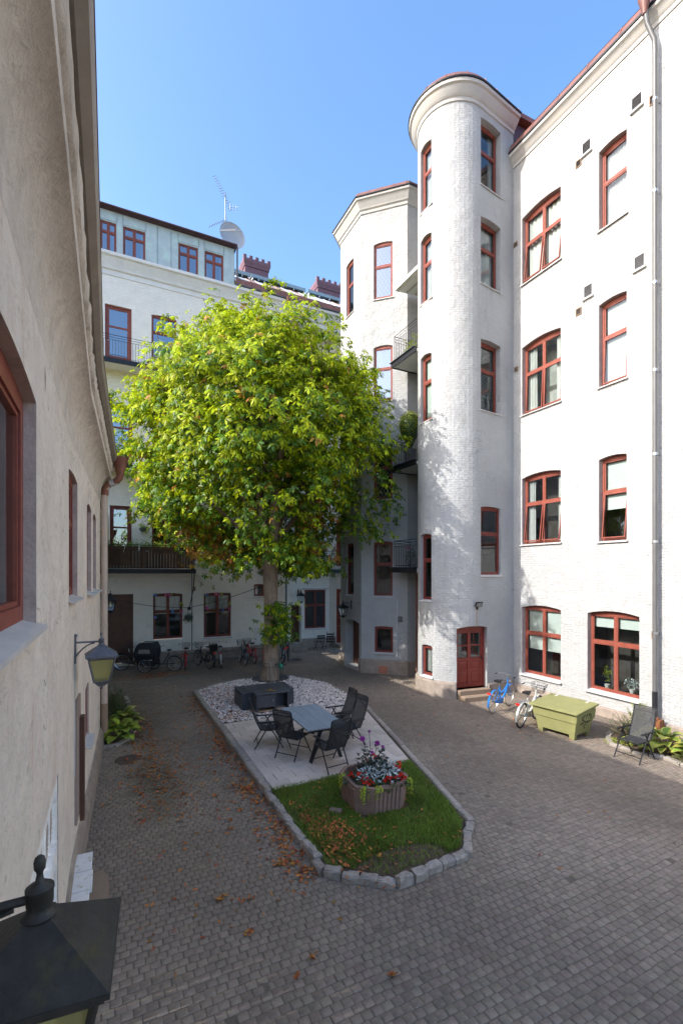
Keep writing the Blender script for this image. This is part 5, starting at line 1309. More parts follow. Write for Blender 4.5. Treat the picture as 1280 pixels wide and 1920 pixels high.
# ------------------------------------------------------------------ lanterns
def lantern(label, loc, wall_dir, arm, rz=0.0, metal='lantern_metal', sc=1.0, pane='amber_glass'):
    """wall_dir: angle (radians) from lantern axis towards the wall"""
    t = thing('wall_lantern', label, 'lantern', loc, group='iron wall lanterns of the courtyard', scale=sc if sc != 1 else None)
    Rz = Matrix.Rotation(rz, 4, 'Z'); Wd = Matrix.Rotation(wall_dir, 4, 'Z')
    def sq(h): return [(-h,-h),(h,-h),(h,h),(-h,h)]
    b = MB(); b.frustum(sq(.205), -.012, sq(.205), .004, Rz); b.frustum(sq(.203), .0045, sq(.030), .140, Rz); b.frustum(sq(.19), -.03, sq(.19), -.0125, Rz); b.build('roof', metal, t)
    b = MB(); b.lathe([(.046,.132),(.050,.14),(.036,.15),(.033,.165),(.036,.17),(.036,.205),(.038,.208),(.038,.218),(.030,.224),(.012,.235),(.0085,.255),(.010,.265),(.015,.272),(.0165,.292),(.013,.305),(.005,.312)], 16); b.build('finial', metal, t, smooth=True, sharp=50)
    top, bot, zt_, zb_ = .165, .095, -.032, -.37
    b = MB()
    for sx in (-1, 1):
        for sy in (-1, 1):
            a = Vector((sx*top, sy*top, zt_)); c = Vector((sx*bot, sy*bot, zb_)); b.tube([Rz @ a, Rz @ c], .013, 4)
    for (h, z) in ((top, zt_-.008), (bot, zb_)):
        p = sq(h)
        for i in range(4): b.tube([Rz @ Vector((*p[i], z)), Rz @ Vector((*p[(i+1)%4], z))], .012, 4)
    b.build('lantern_frame', metal, t)
    for i in range(4):
        p, q = sq(top-.006), sq(bot-.004); j = (i+1) % 4
        g = MB(); g.quad((*p[i],zt_-.01),(*p[j],zt_-.01),(*q[j],zb_+.005),(*q[i],zb_+.005), Rz); g.build('glass_panel', pane, t)
    b = MB(); b.frustum(sq(.04), -.44, sq(.098), -.372, Rz); b.lathe([(.012,-.49),(.022,-.475),(.014,-.455),(.03,-.441)], 8); b.build('base_cap', metal, t)
    b = MB(); b.lathe([(.02,-.05),(.02,-.12),(.035,-.15),(.045,-.20),(.035,-.24),(.01,-.26)], 10); b.build('bulb', 'bulb_glass', t, smooth=True)
    b = MB(); b.tube([Wd @ Vector((x, 0, .188)) for x in (.03, arm*.5, arm)], .013, 8)
    b.tube([Wd @ Vector((arm*(.25+.75*s), 0, .17-.20*s*s)) for s in (0,.2,.4,.6,.8,1)], .010, 6); b.build('arm', metal, t, smooth=True)
    b = MB(); b.box(arm-.022, arm, -.03, .03, -.10, .27, Wd); b.lathe([(.02,.27),(.03,.285),(.012,.31)], 8, Wd @ Matrix.Translation((arm-.012,0,0))); b.build('wall_bracket', metal, t)
    return t
lantern('dark iron lantern close up in the bottom left corner, seen from above', (-.185, 1.64, 3.05), math.pi, .262, R(-5))
lantern('grey iron lantern with olive glass on the beige wall beside the left downpipe', (-.10, 7.42, 3.05), math.pi, .332, R(3), 'old_lantern_metal')
lantern('small dark lantern with clear bulb behind the beige downpipe', (.03, 17.6, 3.30), math.pi, .52, 0, 'black_iron', 1.0, 'glass')
lantern('black lantern on the far wall above the arched niche', (9.42, 23.95, 3.0), math.pi/2, .435, 0, 'black_iron', 1.0, 'glass')
lantern('black lantern on the polygonal tower above its arched doorway', (9.12, 18.20, 2.72), 0, .42, 0, 'black_iron', 1.0, 'glass')

# ------------------------------------------------------------------ garden chairs and table
def chair(label, loc, rz, group='black garden chairs around the table'):
    t = thing('garden_chair', label, 'chair', loc, rz, group)
    b = MB(); N = 8; vs = []
    def back(tt): 
        return (-.20-.24*tt-.03*math.sin(math.pi*tt), .44+.66*tt)
    for i in range(N+1):
        x, z = back(i/N); vs += [(x-.006,-.225,z),(x-.006,.225,z),(x+.006,.225,z),(x+.006,-.225,z)]
    fs = []
    for i in range(N): 
        for k in range(4): fs.append((i*4+k,(i*4+(k+1)%4),((i+1)*4+(k+1)%4),(i+1)*4+k))
    fs += [(3,2,1,0), tuple(N*4+k for k in range(4))]
    b.add(vs, fs); b.build('backrest', 'textile_mesh', t, smooth=True, sharp=50)
    b = MB(); pth = [back(i/N) for i in range(N+1)]
    b.tube([(x,-.24,z) for x, z in pth]+[(pth[-1][0]-.004,-.20,pth[-1][1]+.02),(pth[-1][0]-.004,.20,pth[-1][1]+.02)]+[(x,.24,z) for x, z in pth[::-1]], .014, 6)
    x, z = back(.86); b.tube([(x,-.235,z),(x-.012,0,z),(x,.235,z)], .009, 6); b.build('back_frame', 'chair_metal', t, smooth=True)
    b = MB(); vs = []; N2 = 6
    for i in range(N2+1):
        xx = -.20+.47*i/N2; zz = .43-.035*math.sin(math.pi*i/N2)+.015*(i/N2); vs += [(xx,-.225,zz),(xx,.225,zz),(xx,.225,zz+.012),(xx,-.225,zz+.012)]
    fs = [(i*4+k,(i*4+(k+1)%4),((i+1)*4+(k+1)%4),(i+1)*4+k) for i in range(N2) for k in range(4)] + [(3,2,1,0), tuple(N2*4+k for k in range(4))]
    b.add(vs, fs); b.build('seat', 'textile_black', t, smooth=True, sharp=50)
    b = MB(); b.tube([(-.21,-.24,.44),(.26,-.24,.44),(.285,-.20,.43),(.285,.20,.43),(.26,.24,.44),(-.21,.24,.44)], .013, 6); b.build('seat_frame', 'chair_metal', t, smooth=True)
    for s in (-1, 1):
        b = MB(); b.tube([(.33,s*.275,.0),(.05,s*.275,.45),(-.06,s*.275,.62)], .014, 6); b.build('leg', 'chair_metal', t, smooth=True)
        b = MB(); b.tube([(-.34,s*.255,.0),(-.10,s*.255,.40),(.04,s*.255,.62)], .014, 6); b.build('leg', 'chair_metal', t, smooth=True)
        b = MB(); b.cbox(-.30,.22,s*.272-.026,s*.272+.026,.625,.65,.008); b.build('armrest', 'chair_metal', t)
    b = MB(); b.tube([(.25,-.27,.13),(.25,.27,.13)], .011, 6); b.build('stretcher', 'chair_metal', t)
    b = MB(); b.tube([(-.27,-.25,.11),(-.27,.25,.11)], .011, 6); b.build('stretcher', 'chair_metal', t)
    return t
ZP = .083
c0 = chair('black garden chair at the left of the table, angled beside the storage box', (3.42, 10.80, ZP), R(-14))
G_ = 'black garden chairs around the table'
copy_tree(c0, 'black garden chair at the left near corner of the table, back to the viewer', (3.72, 9.95, ZP), R(36), G_)
copy_tree(c0, 'black garden chair at the near end of the table next to the flower planter', (4.22, 9.02, ZP), R(97), G_)
copy_tree(c0, 'black garden chair on the right side of the table, nearest the viewer', (5.13, 9.98, ZP), R(186), G_)
copy_tree(c0, 'black garden chair on the right side of the table, behind its twin', (5.22, 10.72, ZP), R(178), G_)
copy_tree(c0, 'black garden chair standing alone in the sun by the right wall', (10.66, 6.52, .0), R(183), 'single garden chair')
t = thing('garden_table', 'grey blue plank garden table with dark splayed legs on the patio', 'table', (4.30, 10.22, ZP), R(-1))
for i in range(4):
    x = -.47+i*.236; b = MB(); b.cbox(x+.003, x+.233, -.93, .93, .705, .735, .004); b.build('plank', 'table_plank', t)
b = MB(); b.box(-.42,.42,-.86,-.80,.64,.704); b.box(-.42,.42,.80,.86,.64,.704); b.box(-.03,.03,-.80,.80,.66,.704); b.build('apron', 'chair_metal', t)
for sy in (-1, 1):
    for sx in (-1, 1):
        b = MB(); b.add([(sx*.14-.035,sy*.83-.03,.64),(sx*.14+.035,sy*.83-.03,.64),(sx*.14+.035,sy*.83+.03,.64),(sx*.14-.035,sy*.83+.03,.64),(sx*.36-.035,sy*.83-.03,0),(sx*.36+.035,sy*.83-.03,0),(sx*.36+.035,sy*.83+.03,0),(sx*.36-.035,sy*.83+.03,0)], [(0,1,2,3),(7,6,5,4),(0,4,5,1),(1,5,6,2),(2,6,7,3),(3,7,4,0)]); b.build('leg', 'chair_metal', t)
# storage box
t = thing('storage_box', 'long dark plastic storage box with ridged lid on the pebbles', 'storage box', (4.37, 14.28, .06))
b = MB(); b.box(-.80,.80,-.46,.46,0,.50); b.build('box_body', 'dark_plastic', t)
for i in range(17):
    x = -.83+i*.0977; b = MB(); b.cbox(x+.004, x+.0937, -.50, .50, .50, .535, .006); b.build('lid_slat', 'dark_plastic', t)
for i in range(12):
    x = -.80+i*.1334; b = MB(); b.box(x+.006, x+.1274, -.485, -.462, .03, .47); b.build('side_board', 'dark_plastic', t)
for i in range(6):
    y = -.46+i*.153
    for s in (-1, 1): b = MB(); b.box(min(s*.802,s*.825), max(s*.802,s*.825), y+.006, y+.147, .03, .47); b.build('side_board', 'dark_plastic', t)
t = thing('low_cabinet', 'small black open cabinet standing in front of the storage box', 'cabinet', (4.36, 13.53, .07))
b = MB(); b.box(-.50,-.46,-.2,.2,0,.55); b.box(.46,.50,-.2,.2,0,.55); b.box(-.46,.46,.16,.2,.0,.55); b.box(-.46,.46,-.2,.158,.0,.04); b.box(.05,.09,-.19,.158,.04,.52); b.build('carcass', 'dark_plastic', t)
b = MB(); b.cbox(-.53,.53,-.23,.22,.552,.59,.008); b.build('top_board', 'dark_plastic', t)
b = MB(); b.box(-.455,.04,-.198,-.17,.16,.53); b.build('door', 'dark_plastic', t)
b = MB(); b.tube([(.0,-.20,.32),(.0,-.215,.35),(.0,-.20,.38)], .006, 5); b.build('knob', 'chrome', t)
b = MB(); b.box(-.44,.44,-.21,.15,.045,.065); b.build('shelf', 'tan_board', t)
t = thing('lid_leaves', 'orange fallen leaves lying on the small black cabinet', 'leaves', (4.3, 13.5, .668))
# planter
t = thing('flower_planter', 'brown ribbed concrete flower planter on the lawn', 'planter', (4.30, 7.35, .05)); PLN = t
h_, c_ = .54, .22
def octo(h, c): return [(-h+c,-h),(h-c,-h),(h,-h+c),(h,h-c),(h-c,h),(-h+c,h),(-h,h-c),(-h,-h+c)]
b = MB(); o0, o1, i1, i0 = octo(h_-.05,c_-.01), octo(h_,c_), octo(h_-.07,c_-.03), octo(h_-.07,c_-.03)
vs = [(x,y,.0) for x,y in o0]+[(x,y,.50) for x,y in o1]+[(x,y,.50) for x,y in i1]+[(x,y,.40) for x,y in i0]
fs = [(r*8+k, r*8+(k+1)%8, r*8+8+(k+1)%8, r*8+8+k) for r in range(3) for k in range(8)]+[tuple(range(7,-1,-1)), tuple(range(24,32))]
b.add(vs, fs); b.build('planter_body', 'planter_concrete', t)
for s in range(4):
    Rm = Matrix.Rotation(s*math.pi/2, 4, 'Z')
    for i in range(7):
        x = -.27+i*.083; b = MB()
        b.add([(x,-h_-.018+.05,.04),(x+.055,-h_-.018+.05,.04),(x+.055,-h_-.018,.44),(x,-h_-.018,.44),(x-.008,-h_+.055,.04),(x+.063,-h_+.055,.04),(x+.063,-h_+.008,.44),(x-.008,-h_+.008,.44)], [(0,1,2,3),(0,4,5,1),(1,5,6,2),(2,6,7,3),(3,7,4,0)], Rm); b.build('rib', 'planter_concrete', t)
b = MB(); b.prism(octo(h_-.075,c_-.035), .30, .43); b.build('potting_soil', 'soil', t)
b = MB(); b.cbox(4.3-.5,4.3-.28,7.35-.60,7.35-.48,.05,.12,.01, Matrix.Translation((4.3,7.35,0)) @ Matrix.Rotation(R(-45),4,'Z') @ Matrix.Translation((-4.3-.12,-7.35-.08,0)))
fb = b.build('brick', 'planter_concrete'); tag(fb, 'single brown brick wedged under the front of the flower planter', 'brick')
rn = random.Random(3)
def tuft(name, label, cat, loc, n, rad, hgt, leafL, leafW, m, up=.6, group=None, extra=None):
    """a plant made of many small leaves round its own stalk"""
    t = thing(name, label, cat, loc, 0, group)
    V = []; F = []
    for i in range(n):
        a = rn.uniform(0, 6.28); r_ = rad*math.sqrt(rn.random()); z = hgt*(rn.random()**.8)*(1-.45*(r_/rad)**2)
        c = Vector((r_*math.cos(a), r_*math.sin(a), z)); d = Vector((math.cos(a)*rn.uniform(.3,1), math.sin(a)*rn.uniform(.3,1), up*rn.uniform(-.3,1.2))).normalized()
        s = d.cross(Vector((rn.gauss(0,.4), rn.gauss(0,.4), 1))).normalized(); l = leafL*rn.uniform(.6,1.2); w = leafW*rn.uniform(.7,1.2)
        k = len(V); nn_ = s.cross(d)
        V += [c, c+d*l*.45+s*w-nn_*w*.3, c+d*l-Vector((0,0,l*.2)), c+d*l*.45-s*w-nn_*w*.3]; F.append((k,k+1,k+2,k+3))
    b = MB(); b.add(V, F); b.build('foliage', m, t, kind='stuff')
    b = MB()
    for i in range(5):
        a = i*1.3; b.tube([(0,0,-.02),(rad*.35*math.cos(a),rad*.35*math.sin(a),hgt*.6)], .006, 4)
    b.build('stems', 'branch_bark' if cat == 'bush' else m, t)
    if extra: extra(t)
    return t
def blossoms(m, n, rad, z0, z1, r, front=None):
    def f(t):
        for i in range(n):
            a = rn.uniform(0, 6.28) if front is None else rn.gauss(front, .7); q = rad*math.sqrt(rn.uniform(.2,1)); b = MB(); z = rn.uniform(z0, z1)
            for k in range(3):
                nn2 = 7; M = Matrix.Translation((q*math.cos(a), q*math.sin(a), z)) @ Euler((rn.gauss(0,.5), rn.gauss(0,.5), rn.uniform(0,6))).to_matrix().to_4x4()
                rr = r*(1-.28*k); vs = [(0,0,.012*k)]+[(rr*(1 if j % 2 else .8)*math.cos(6.283*j/nn2), rr*(1 if j % 2 else .8)*math.sin(6.283*j/nn2), .012*k+rr*.35) for j in range(nn2)]
                b.add(vs, [(0,1+j,1+(j+1)%nn2) for j in range(nn2)], M)
            b.build('blossom', m, t)
    return f
PX0, PY0 = 4.30, 7.35
for i, (x, y, fr) in enumerate(((-.36,.02,3.6),(-.30,-.26,4.0),(.05,-.40,4.6),(.30,-.36,4.9),(.40,-.05,5.5),(.2,.36,1.0))):
    tuft('begonia_plant', ['red begonia at the left edge of the planter','red begonia at the front left of the planter','red begonia at the front corner of the planter, above the yellow creeper','red begonia in the front right of the planter','red begonia at the right edge of the planter','red begonia at the back of the planter, half hidden by the dahlia'][i], 'flower', (PX0+x, PY0+y, .46), 90, .20, .16, .075, .03, 'begonia_leaf', .6, 'red begonias in the planter', blossoms('flower_red', 9, .17, .12, .22, .036, fr))
for i, (x, y) in enumerate(((-.17,-.13),(.18,-.16),(.30,.12))):
    tuft('dusty_miller', ['silver leaved plant at the left of the planter middle','silver leaved plant at the front of the planter middle','silver leaved plant at the right of the planter middle'][i], 'plant', (PX0+x, PY0+y, .48), 110, .20, .24, .12, .018, 'dusty_leaf', .8, 'silver leaved plants in the planter')
def dahl(t):
    for (x, y, z, r) in ((-.18,.02,.72,.055),(.02,.12,.80,.03),(.10,-.04,.62,.05),(-.05,-.1,.50,.03),(.24,.0,.52,.03)):
        b = MB(); b.tube([(0,0,.2),(x*.6,y*.6,z*.7),(x,y,z)], .006, 5); b.build('flower_stalk', 'dahlia_leaf', t)
        b = MB()
        for k in range(4):
            M = Matrix.Translation((x,y,z)) @ Euler((.6,-.4,k*.5)).to_matrix().to_4x4(); nn2 = 8; rr = r*(1-.2*k)
            b.add([(0,0,.01*k)]+[(rr*math.cos(6.283*j/nn2), rr*math.sin(6.283*j/nn2), .01*k+rr*.4) for j in range(nn2)], [(0,1+j,1+(j+1)%nn2) for j in range(nn2)], M)
        b.build('blossom', 'flower_purple', t)
tuft('dahlia_plant', 'tall dark leaved dahlia with purple blooms rising from the planter', 'flower', (PX0+.02, PY0+.10, .44), 260, .30, .60, .10, .028, 'dahlia_leaf', .6, None, dahl)
for i, (x, y, a) in enumerate(((-.20,-.47,4.4),(-.40,-.40,3.9),(.42,-.44,5.4),(-.47,.20,3.1))):
    t = thing('creeping_plant', ['yellow creeper spilling over the front of the planter','yellow creeper spilling over the front left chamfer of the planter','yellow creeper spilling over the right corner of the planter','yellow creeper on the left rim of the planter'][i], 'plant', (PX0+x, PY0+y, .53), 0, 'yellow creepers on the planter')
    V = []; F = []
    for s in range(9):
        aa = a+rn.gauss(0,.55); L_ = rn.uniform(.16,.42)
        for q in range(int(L_/.011)):
            d = q*.011; ox = min(d,.12); dz = .02-max(0,d-.10)*.95+rn.gauss(0,.006)
            c = Vector((math.cos(aa)*ox*.8+rn.gauss(0,.012), math.sin(aa)*ox*.8+rn.gauss(0,.012), dz)); dd = Vector((rn.gauss(0,1),rn.gauss(0,1),rn.gauss(0,.6))).normalized(); e = dd.orthogonal().normalized()
            k = len(V); V += [c-dd*.013, c+e*.010, c+dd*.013, c-e*.010]; F.append((k,k+1,k+2,k+3))
    b = MB(); b.add(V, F); b.build('foliage', 'creeper_leaf', t, kind='stuff')

# ------------------------------------------------------------------ grit box
t = thing('grit_box', 'olive green plastic grit box with scribble on its side by the right wall', 'grit box', (10.72, 8.42, 0), R(9))
def rect(hx, hy): return [(-hx,-hy),(hx,-hy),(hx,hy),(-hx,hy)]
b = MB(); b.frustum(rect(.38,.50), .12, rect(.425,.555), .44); b.frustum(rect(.45,.58), .4405, rect(.475,.61), .68)
for sx in (-1,1):
    for sy in (-1,1): b.frustum([(sx*.365-.10*sx*0+(-.0 if sx>0 else .0)+x_, sy*.48+y_) for x_, y_ in ((-.11 if sx>0 else -.0,-.12 if sy>0 else 0),(0 if sx>0 else .11,-.12 if sy>0 else 0),(0 if sx>0 else .11,0 if sy>0 else .12),(-.11 if sx>0 else 0,0 if sy>0 else .12))], 0, [(sx*.38+x_, sy*.50+y_) for x_, y_ in ((-.14 if sx>0 else 0,-.15 if sy>0 else 0),(0 if sx>0 else .14,-.15 if sy>0 else 0),(0 if sx>0 else .14,0 if sy>0 else .15),(-.14 if sx>0 else 0,0 if sy>0 else .15))], .1195)
b.build('bin_body', 'grit_green', t)
b = MB(); b.add([(-.56,-.66,.69),(.53,-.66,.78),(.53,.66,.78),(-.56,.66,.69),(-.56,-.66,.72),(.53,-.66,.82),(.53,.66,.82),(-.56,.66,.72),(-.50,-.60,.735),(.50,-.60,.835),(.50,.60,.835),(-.50,.60,.735)],
    [(0,3,2,1),(0,1,5,4),(1,2,6,5),(2,3,7,6),(3,0,4,7),(4,5,9,8),(5,6,10,9),(6,7,11,10),(7,4,8,11),(8,9,10,11)]); b.build('lid', 'grit_green', t)
b = MB(); b.add([(-.46,-.6,.68),(.46,-.6,.68),(.46,.6,.68),(-.46,.6,.68),(.5,-.6,.78),(.5,.6,.78)], [(0,1,4),(2,3,5),(1,2,5,4),(0,4,5,3)]); b.build('lid_skirt', 'grit_green', t)
for y in (-.42,.42):
    b = MB(); b.cbox(.36,.52,y-.03,y+.03,.825,.842,.004, Matrix.Translation((0,0,-.008))); b.build('hinge', 'sill_metal', t)
b = MB()
for st in ([(.02,.60),(-.10,.58),(-.12,.50),(-.02,.48),(-.03,.40),(-.14,.38)],[(.10,.63),(.08,.40),(.14,.38)],[(.20,.62),(.18,.38),(.28,.40),(.31,.52),(.24,.62)],[(.0,.34),(.16,.33)],[(.07,.30),(.08,.24)]):
    for p, q in zip(st, st[1:]):
        P_ = []
        for (x, z) in (p, q): y = -(.58+.03*(z-.44)/.24 if z > .44 else .50+.055*(z-.12)/.32)-.006; P_.append((x-.06, y, z))
        b.tube(P_, .011, 4)
b.build('scribble', 'graffiti_black', t)

# ------------------------------------------------------------------ bicycles
WC = {}
def wheel_mesh(tyre, r):
    k = (tyre, r)
    if k not in WC:
        b = MB(); b.ring(r-.02, .024, 26, 6); a = b.mesh('tyre', tyre, True, 70)
        b = MB(); b.ring(r-.047, .011, 26, 5); c = b.mesh('rim', 'chrome', True, 70)
        b = MB()
        for i in range(16):
            t_ = 2*math.pi*i/16; s = .025 if i % 2 else -.025; b.tube([(.02*math.cos(t_+.9), s, .02*math.sin(t_+.9)), ((r-.05)*math.cos(t_), 0, (r-.05)*math.sin(t_))], .0022, 3, caps=False)
        d = b.mesh('spokes', 'chrome')
        b = MB(); b.lathe([(.018,-.05),(.024,-.03),(.016,0),(.024,.03),(.018,.05)], 8, Matrix.Rotation(R(90),4,'X')); e = b.mesh('hub', 'black_iron', True)
        WC[k] = (a, c, d, e)
    return WC[k]
def wheel(t, x, r, tyre, y=0, name='wheel', z=None):
    a, c, d, e = wheel_mesh(tyre, r)
    w = link(name, a, t); w.location = (x, y, r if z is None else z); link('rim', c, w); s = link('spokes', d, w); s['kind'] = 'stuff'; link('hub', e, w); return w
def bicycle(label, rear, front, paint, tyre='rubber', basket=False, rack=True, lean=4, fend=None, group='bicycles parked along the far wall', guard=True, cover=False, flag=None):
    rear, front = Vector(rear), Vector(front); d = front-rear; a = math.atan2(d.y, d.x); L_ = 1.08; r = .345
    mid = (rear+front)/2
    t = thing('bicycle', label, 'bicycle', (mid.x, mid.y, 0), 0, group); t.rotation_euler = Euler((R(lean), 0, a), 'XYZ')
    fend = fend or paint
    xr, xf = -.50, .58; bb = (-.04, 0, .29); seat = (-.20, 0, .76); head0 = (.40, 0, .66); head1 = (.35, 0, .90)
    wheel(t, xr, r, tyre); wheel(t, xf, r, tyre)
    b = MB(); b.tube([bb, seat], .021, 8); b.tube([bb, (.16,0,.38), head0], .029, 8); b.tube([(-.12,0,.52),(.16,0,.58),(head0[0]-.01,0,.74)], .021, 8)
    b.tube([head0, head1], .021, 8)
    for s in (-1, 1): b.tube([(bb[0],s*.03,bb[2]),(xr,s*.055,r)], .010, 6); b.tube([(-.16,s*.03,.66),(xr,s*.055,r)], .009, 6)
    b.build('frame', paint, t, smooth=True, sharp=50)
    b = MB()
    for s in (-1, 1): b.tube([(head0[0],s*.02,head0[2]),(head0[0]+.02,s*.05,head0[2]-.06),(.53,s*.05,.42),(xf,s*.05,r)], .012, 6)
    b.build('fork', paint, t, smooth=True)
    b = MB(); b.tube([head1,(head1[0]-.03,0,1.03)], .013, 8); b.tube([(.16,-.29,1.04),(.26,-.26,1.06),(.36,-.12,1.05),(.34,0,1.03),(.36,.12,1.05),(.26,.26,1.06),(.16,.29,1.04)], .011, 6); hb = b.build('handlebar', 'chrome', t, smooth=True)
    for s in (-1, 1): b = MB(); b.tube([(.08,s*.30,1.03),(.20,s*.285,1.048)], .017, 6); b.build('grip', 'rubber', hb, smooth=True)
    b = MB(); b.tube([seat,(-.235,0,.90)], .013, 6); b.build('seat_post', 'chrome', t)
    b = MB(); b.add([(-.40,-.10,.91),(-.40,.10,.91),(-.24,.085,.925),(-.10,.03,.92),(-.02,.015,.915),(-.02,-.015,.915),(-.10,-.03,.92),(-.24,-.085,.925),(-.41,-.09,.965),(-.41,.09,.965),(-.24,.07,.965),(-.10,.025,.945),(-.02,.012,.94),(-.02,-.012,.94),(-.10,-.025,.945),(-.24,-.07,.965)],
        [(8,9,10,11,12,13,14,15),tuple(range(7,-1,-1))]+[(k,(k+1)%8,8+(k+1)%8,8+k) for k in range(8)]); b.build('saddle', 'saddle_black', t, smooth=True, sharp=60)
    for (x, a0, a1) in ((xr, 20, 200), (xf, 40, 170)):
        b = MB(); N = 12; vs = []
        for i in range(N+1):
            an = R(a0+(a1-a0)*i/N)
            for (yy, rr) in ((-.028, r+.006), (0, r+.02), (.028, r+.006)): vs.append((x+rr*math.cos(an), yy, r+rr*math.sin(an)))
        b.add(vs, [(i*3+k, i*3+k+1, i*3+k+4, i*3+k+3) for i in range(N) for k in range(2)]); b.build('mudguard', fend, t, smooth=True)
    b = MB(); b.lathe([(.085,-.004),(.085,.004)], 16, Matrix.Translation((bb[0],-.045,bb[2])) @ Matrix.Rotation(R(90),4,'X'))
    b.tube([(bb[0],-.06,bb[2]),(bb[0]+.13,-.07,bb[2]-.10),(bb[0]+.13,-.15,bb[2]-.10)], .010, 5); b.tube([(bb[0],.06,bb[2]),(bb[0]-.13,.07,bb[2]+.10),(bb[0]-.13,.15,bb[2]+.10)], .010, 5); b.build('crank', 'black_iron', t)
    if guard:
        b = MB(); b.add([(xr+.02,-.05,r+.06),(bb[0]+.08,-.05,bb[2]+.09),(bb[0]+.10,-.05,bb[2]),(bb[0]+.05,-.05,bb[2]-.09),(xr+.02,-.05,r-.05)], [(0,1,2,3,4)]); b.build('chain_guard', paint, t)
    if rack:
        b = MB()
        for s in (-1, 1): b.tube([(-.26,s*.05,.72),(-.78,s*.06,.74)], .007, 5); b.tube([(-.66,s*.06,.735),(xr,s*.06,r)], .006, 5)
        for x in (-.35,-.5,-.65,-.78): b.tube([(x,-.06,.74),(x,.06,.74)], .006, 5)
        b.build('rack', 'black_iron' if paint != 'bike_white' else 'chrome', t)
    b = MB(); b.cbox(-.865,-.83,-.05,.05,.62 if not rack else .69,.67 if not rack else .745,.006); b.build('tail_light', 'light_red', t)
    b = MB(); b.lathe([(.02,0),(.045,.05),(.045,.06)], 10, Matrix.Translation((.45,0,.80)) @ Matrix.Rotation(R(90),4,'Y')); b.build('headlight', 'chrome', t)
    b = MB(); b.tube([(-.30,.05,.28),(-.34,.20,.0)], .009, 5); b.build('kickstand', 'black_iron', t)
    if basket:
        b = MB(); z0, z1 = .80, 1.04
        for z, hx, hy in ((z0,.11,.14),(z0+.08,.125,.155),(z0+.16,.14,.17),(z1,.155,.185)):
            p = [(-hx,-hy),(hx,-hy),(hx,hy),(-hx,hy)]; b.tube([(.56+x,y,z) for x, y in p], .006 if z == z1 else .004, 4, closed=True)
        for k in range(24):
            u = k/24*4; e = int(u); f_ = u-e; c4 = [(-1,-1),(1,-1),(1,1),(-1,1)]; p = Vector(c4[e]).lerp(Vector(c4[(e+1)%4]), f_)
            b.tube([(.56+p.x*.11,p.y*.14,z0),(.56+p.x*.155,p.y*.185,z1)], .003, 3)
        for k in range(7): b.tube([(.45,-.14+k*.046,z0),(.67,-.14+k*.046,z0)], .003, 3)
        b.build('basket', 'black_iron', t)
    if cover:
        b = MB(); b.frustum([(-.70,-.16),(-.30,-.16),(-.30,.16),(-.70,.16)], .76, [(-.76,-.19),(-.26,-.19),(-.26,.19),(-.76,.19)], 1.02); b.build('rear_crate', 'saddle_black', t)
    return t
bicycle('bright blue bicycle leaning by the turret door', (10.27,10.53), (11.32,10.90), 'bike_blue', 'cream_rubber', rack=False, lean=5, group='bicycles by the right wall')
bicycle('white bicycle with wire basket beside the grit box', (9.95,9.18), (11.0,9.56), 'bike_white', 'rubber', basket=True, lean=6, group='bicycles by the right wall')
GB = 'bicycles parked along the far wall'
bicycle('black bicycle parked sideways in front of the brown door', (.45,22.35), (1.5,22.2), 'bike_black', lean=-5)
bicycle('red bicycle with front basket next to the cargo tricycle', (2.92,20.98), (3.05,22.05), 'bike_red', basket=True, lean=3)
bicycle('black bicycle with front basket right of the red one, under the second garland window', (3.95,20.86), (3.60,21.92), 'bike_black', basket=True, lean=4)
bicycle('black bicycle with a rear crate, in the middle of the row', (4.20,21.10), (4.35,22.15), 'bike_black', cover=True, lean=-4)
bicycle('silver bicycle with bright front wheel, right of the crate bicycle', (4.42,20.78), (4.62,21.84), 'bike_silver', lean=-3, fend='bike_silver')
bicycle('dark blue bicycle with pale basket left of the tree trunk', (5.48,20.74), (5.50,21.82), 'bike_navy', basket=True, lean=4)
bicycle('dark red bicycle with basket just left of the tree trunk', (6.02,21.1), (6.02,22.16), 'bike_red', basket=True, lean=-4)
bicycle('red bicycle half hidden by the tree trunk', (6.28,20.6), (6.75,21.55), 'bike_red', basket=True, lean=4)
bicycle('dark blue bicycle right of the tree trunk', (7.30,20.8), (7.55,21.85), 'bike_navy', lean=4)
bicycle('black bicycle farthest right in the row, behind the tree trunk', (7.62,21.0), (8.0,22.0), 'bike_black', lean=-3)
# bike rack
t = thing('bike_rack', 'low galvanised bike rack along the foot of the far wall', 'bike rack', (4.9, 22.6, 0))
for (xa, xb) in ((-2.4,-.1),(0,2.4)):
    b = MB(); b.tube([(xa,0,.08),(xb,0,.08)], .018, 6); b.tube([(xa,.25,.40),(xb,.25,.40)], .018, 6); b.build('rail', 'pipe_grey', t)
    for k in range(6):
        x = xa+.15+k*.4; b = MB(); b.tube([(x,-.1,.06),(x,-.12,.35),(x,0,.48),(x,.2,.45),(x,.25,.40)], .010, 5); b.build('hoop', 'pipe_grey', t, smooth=True)
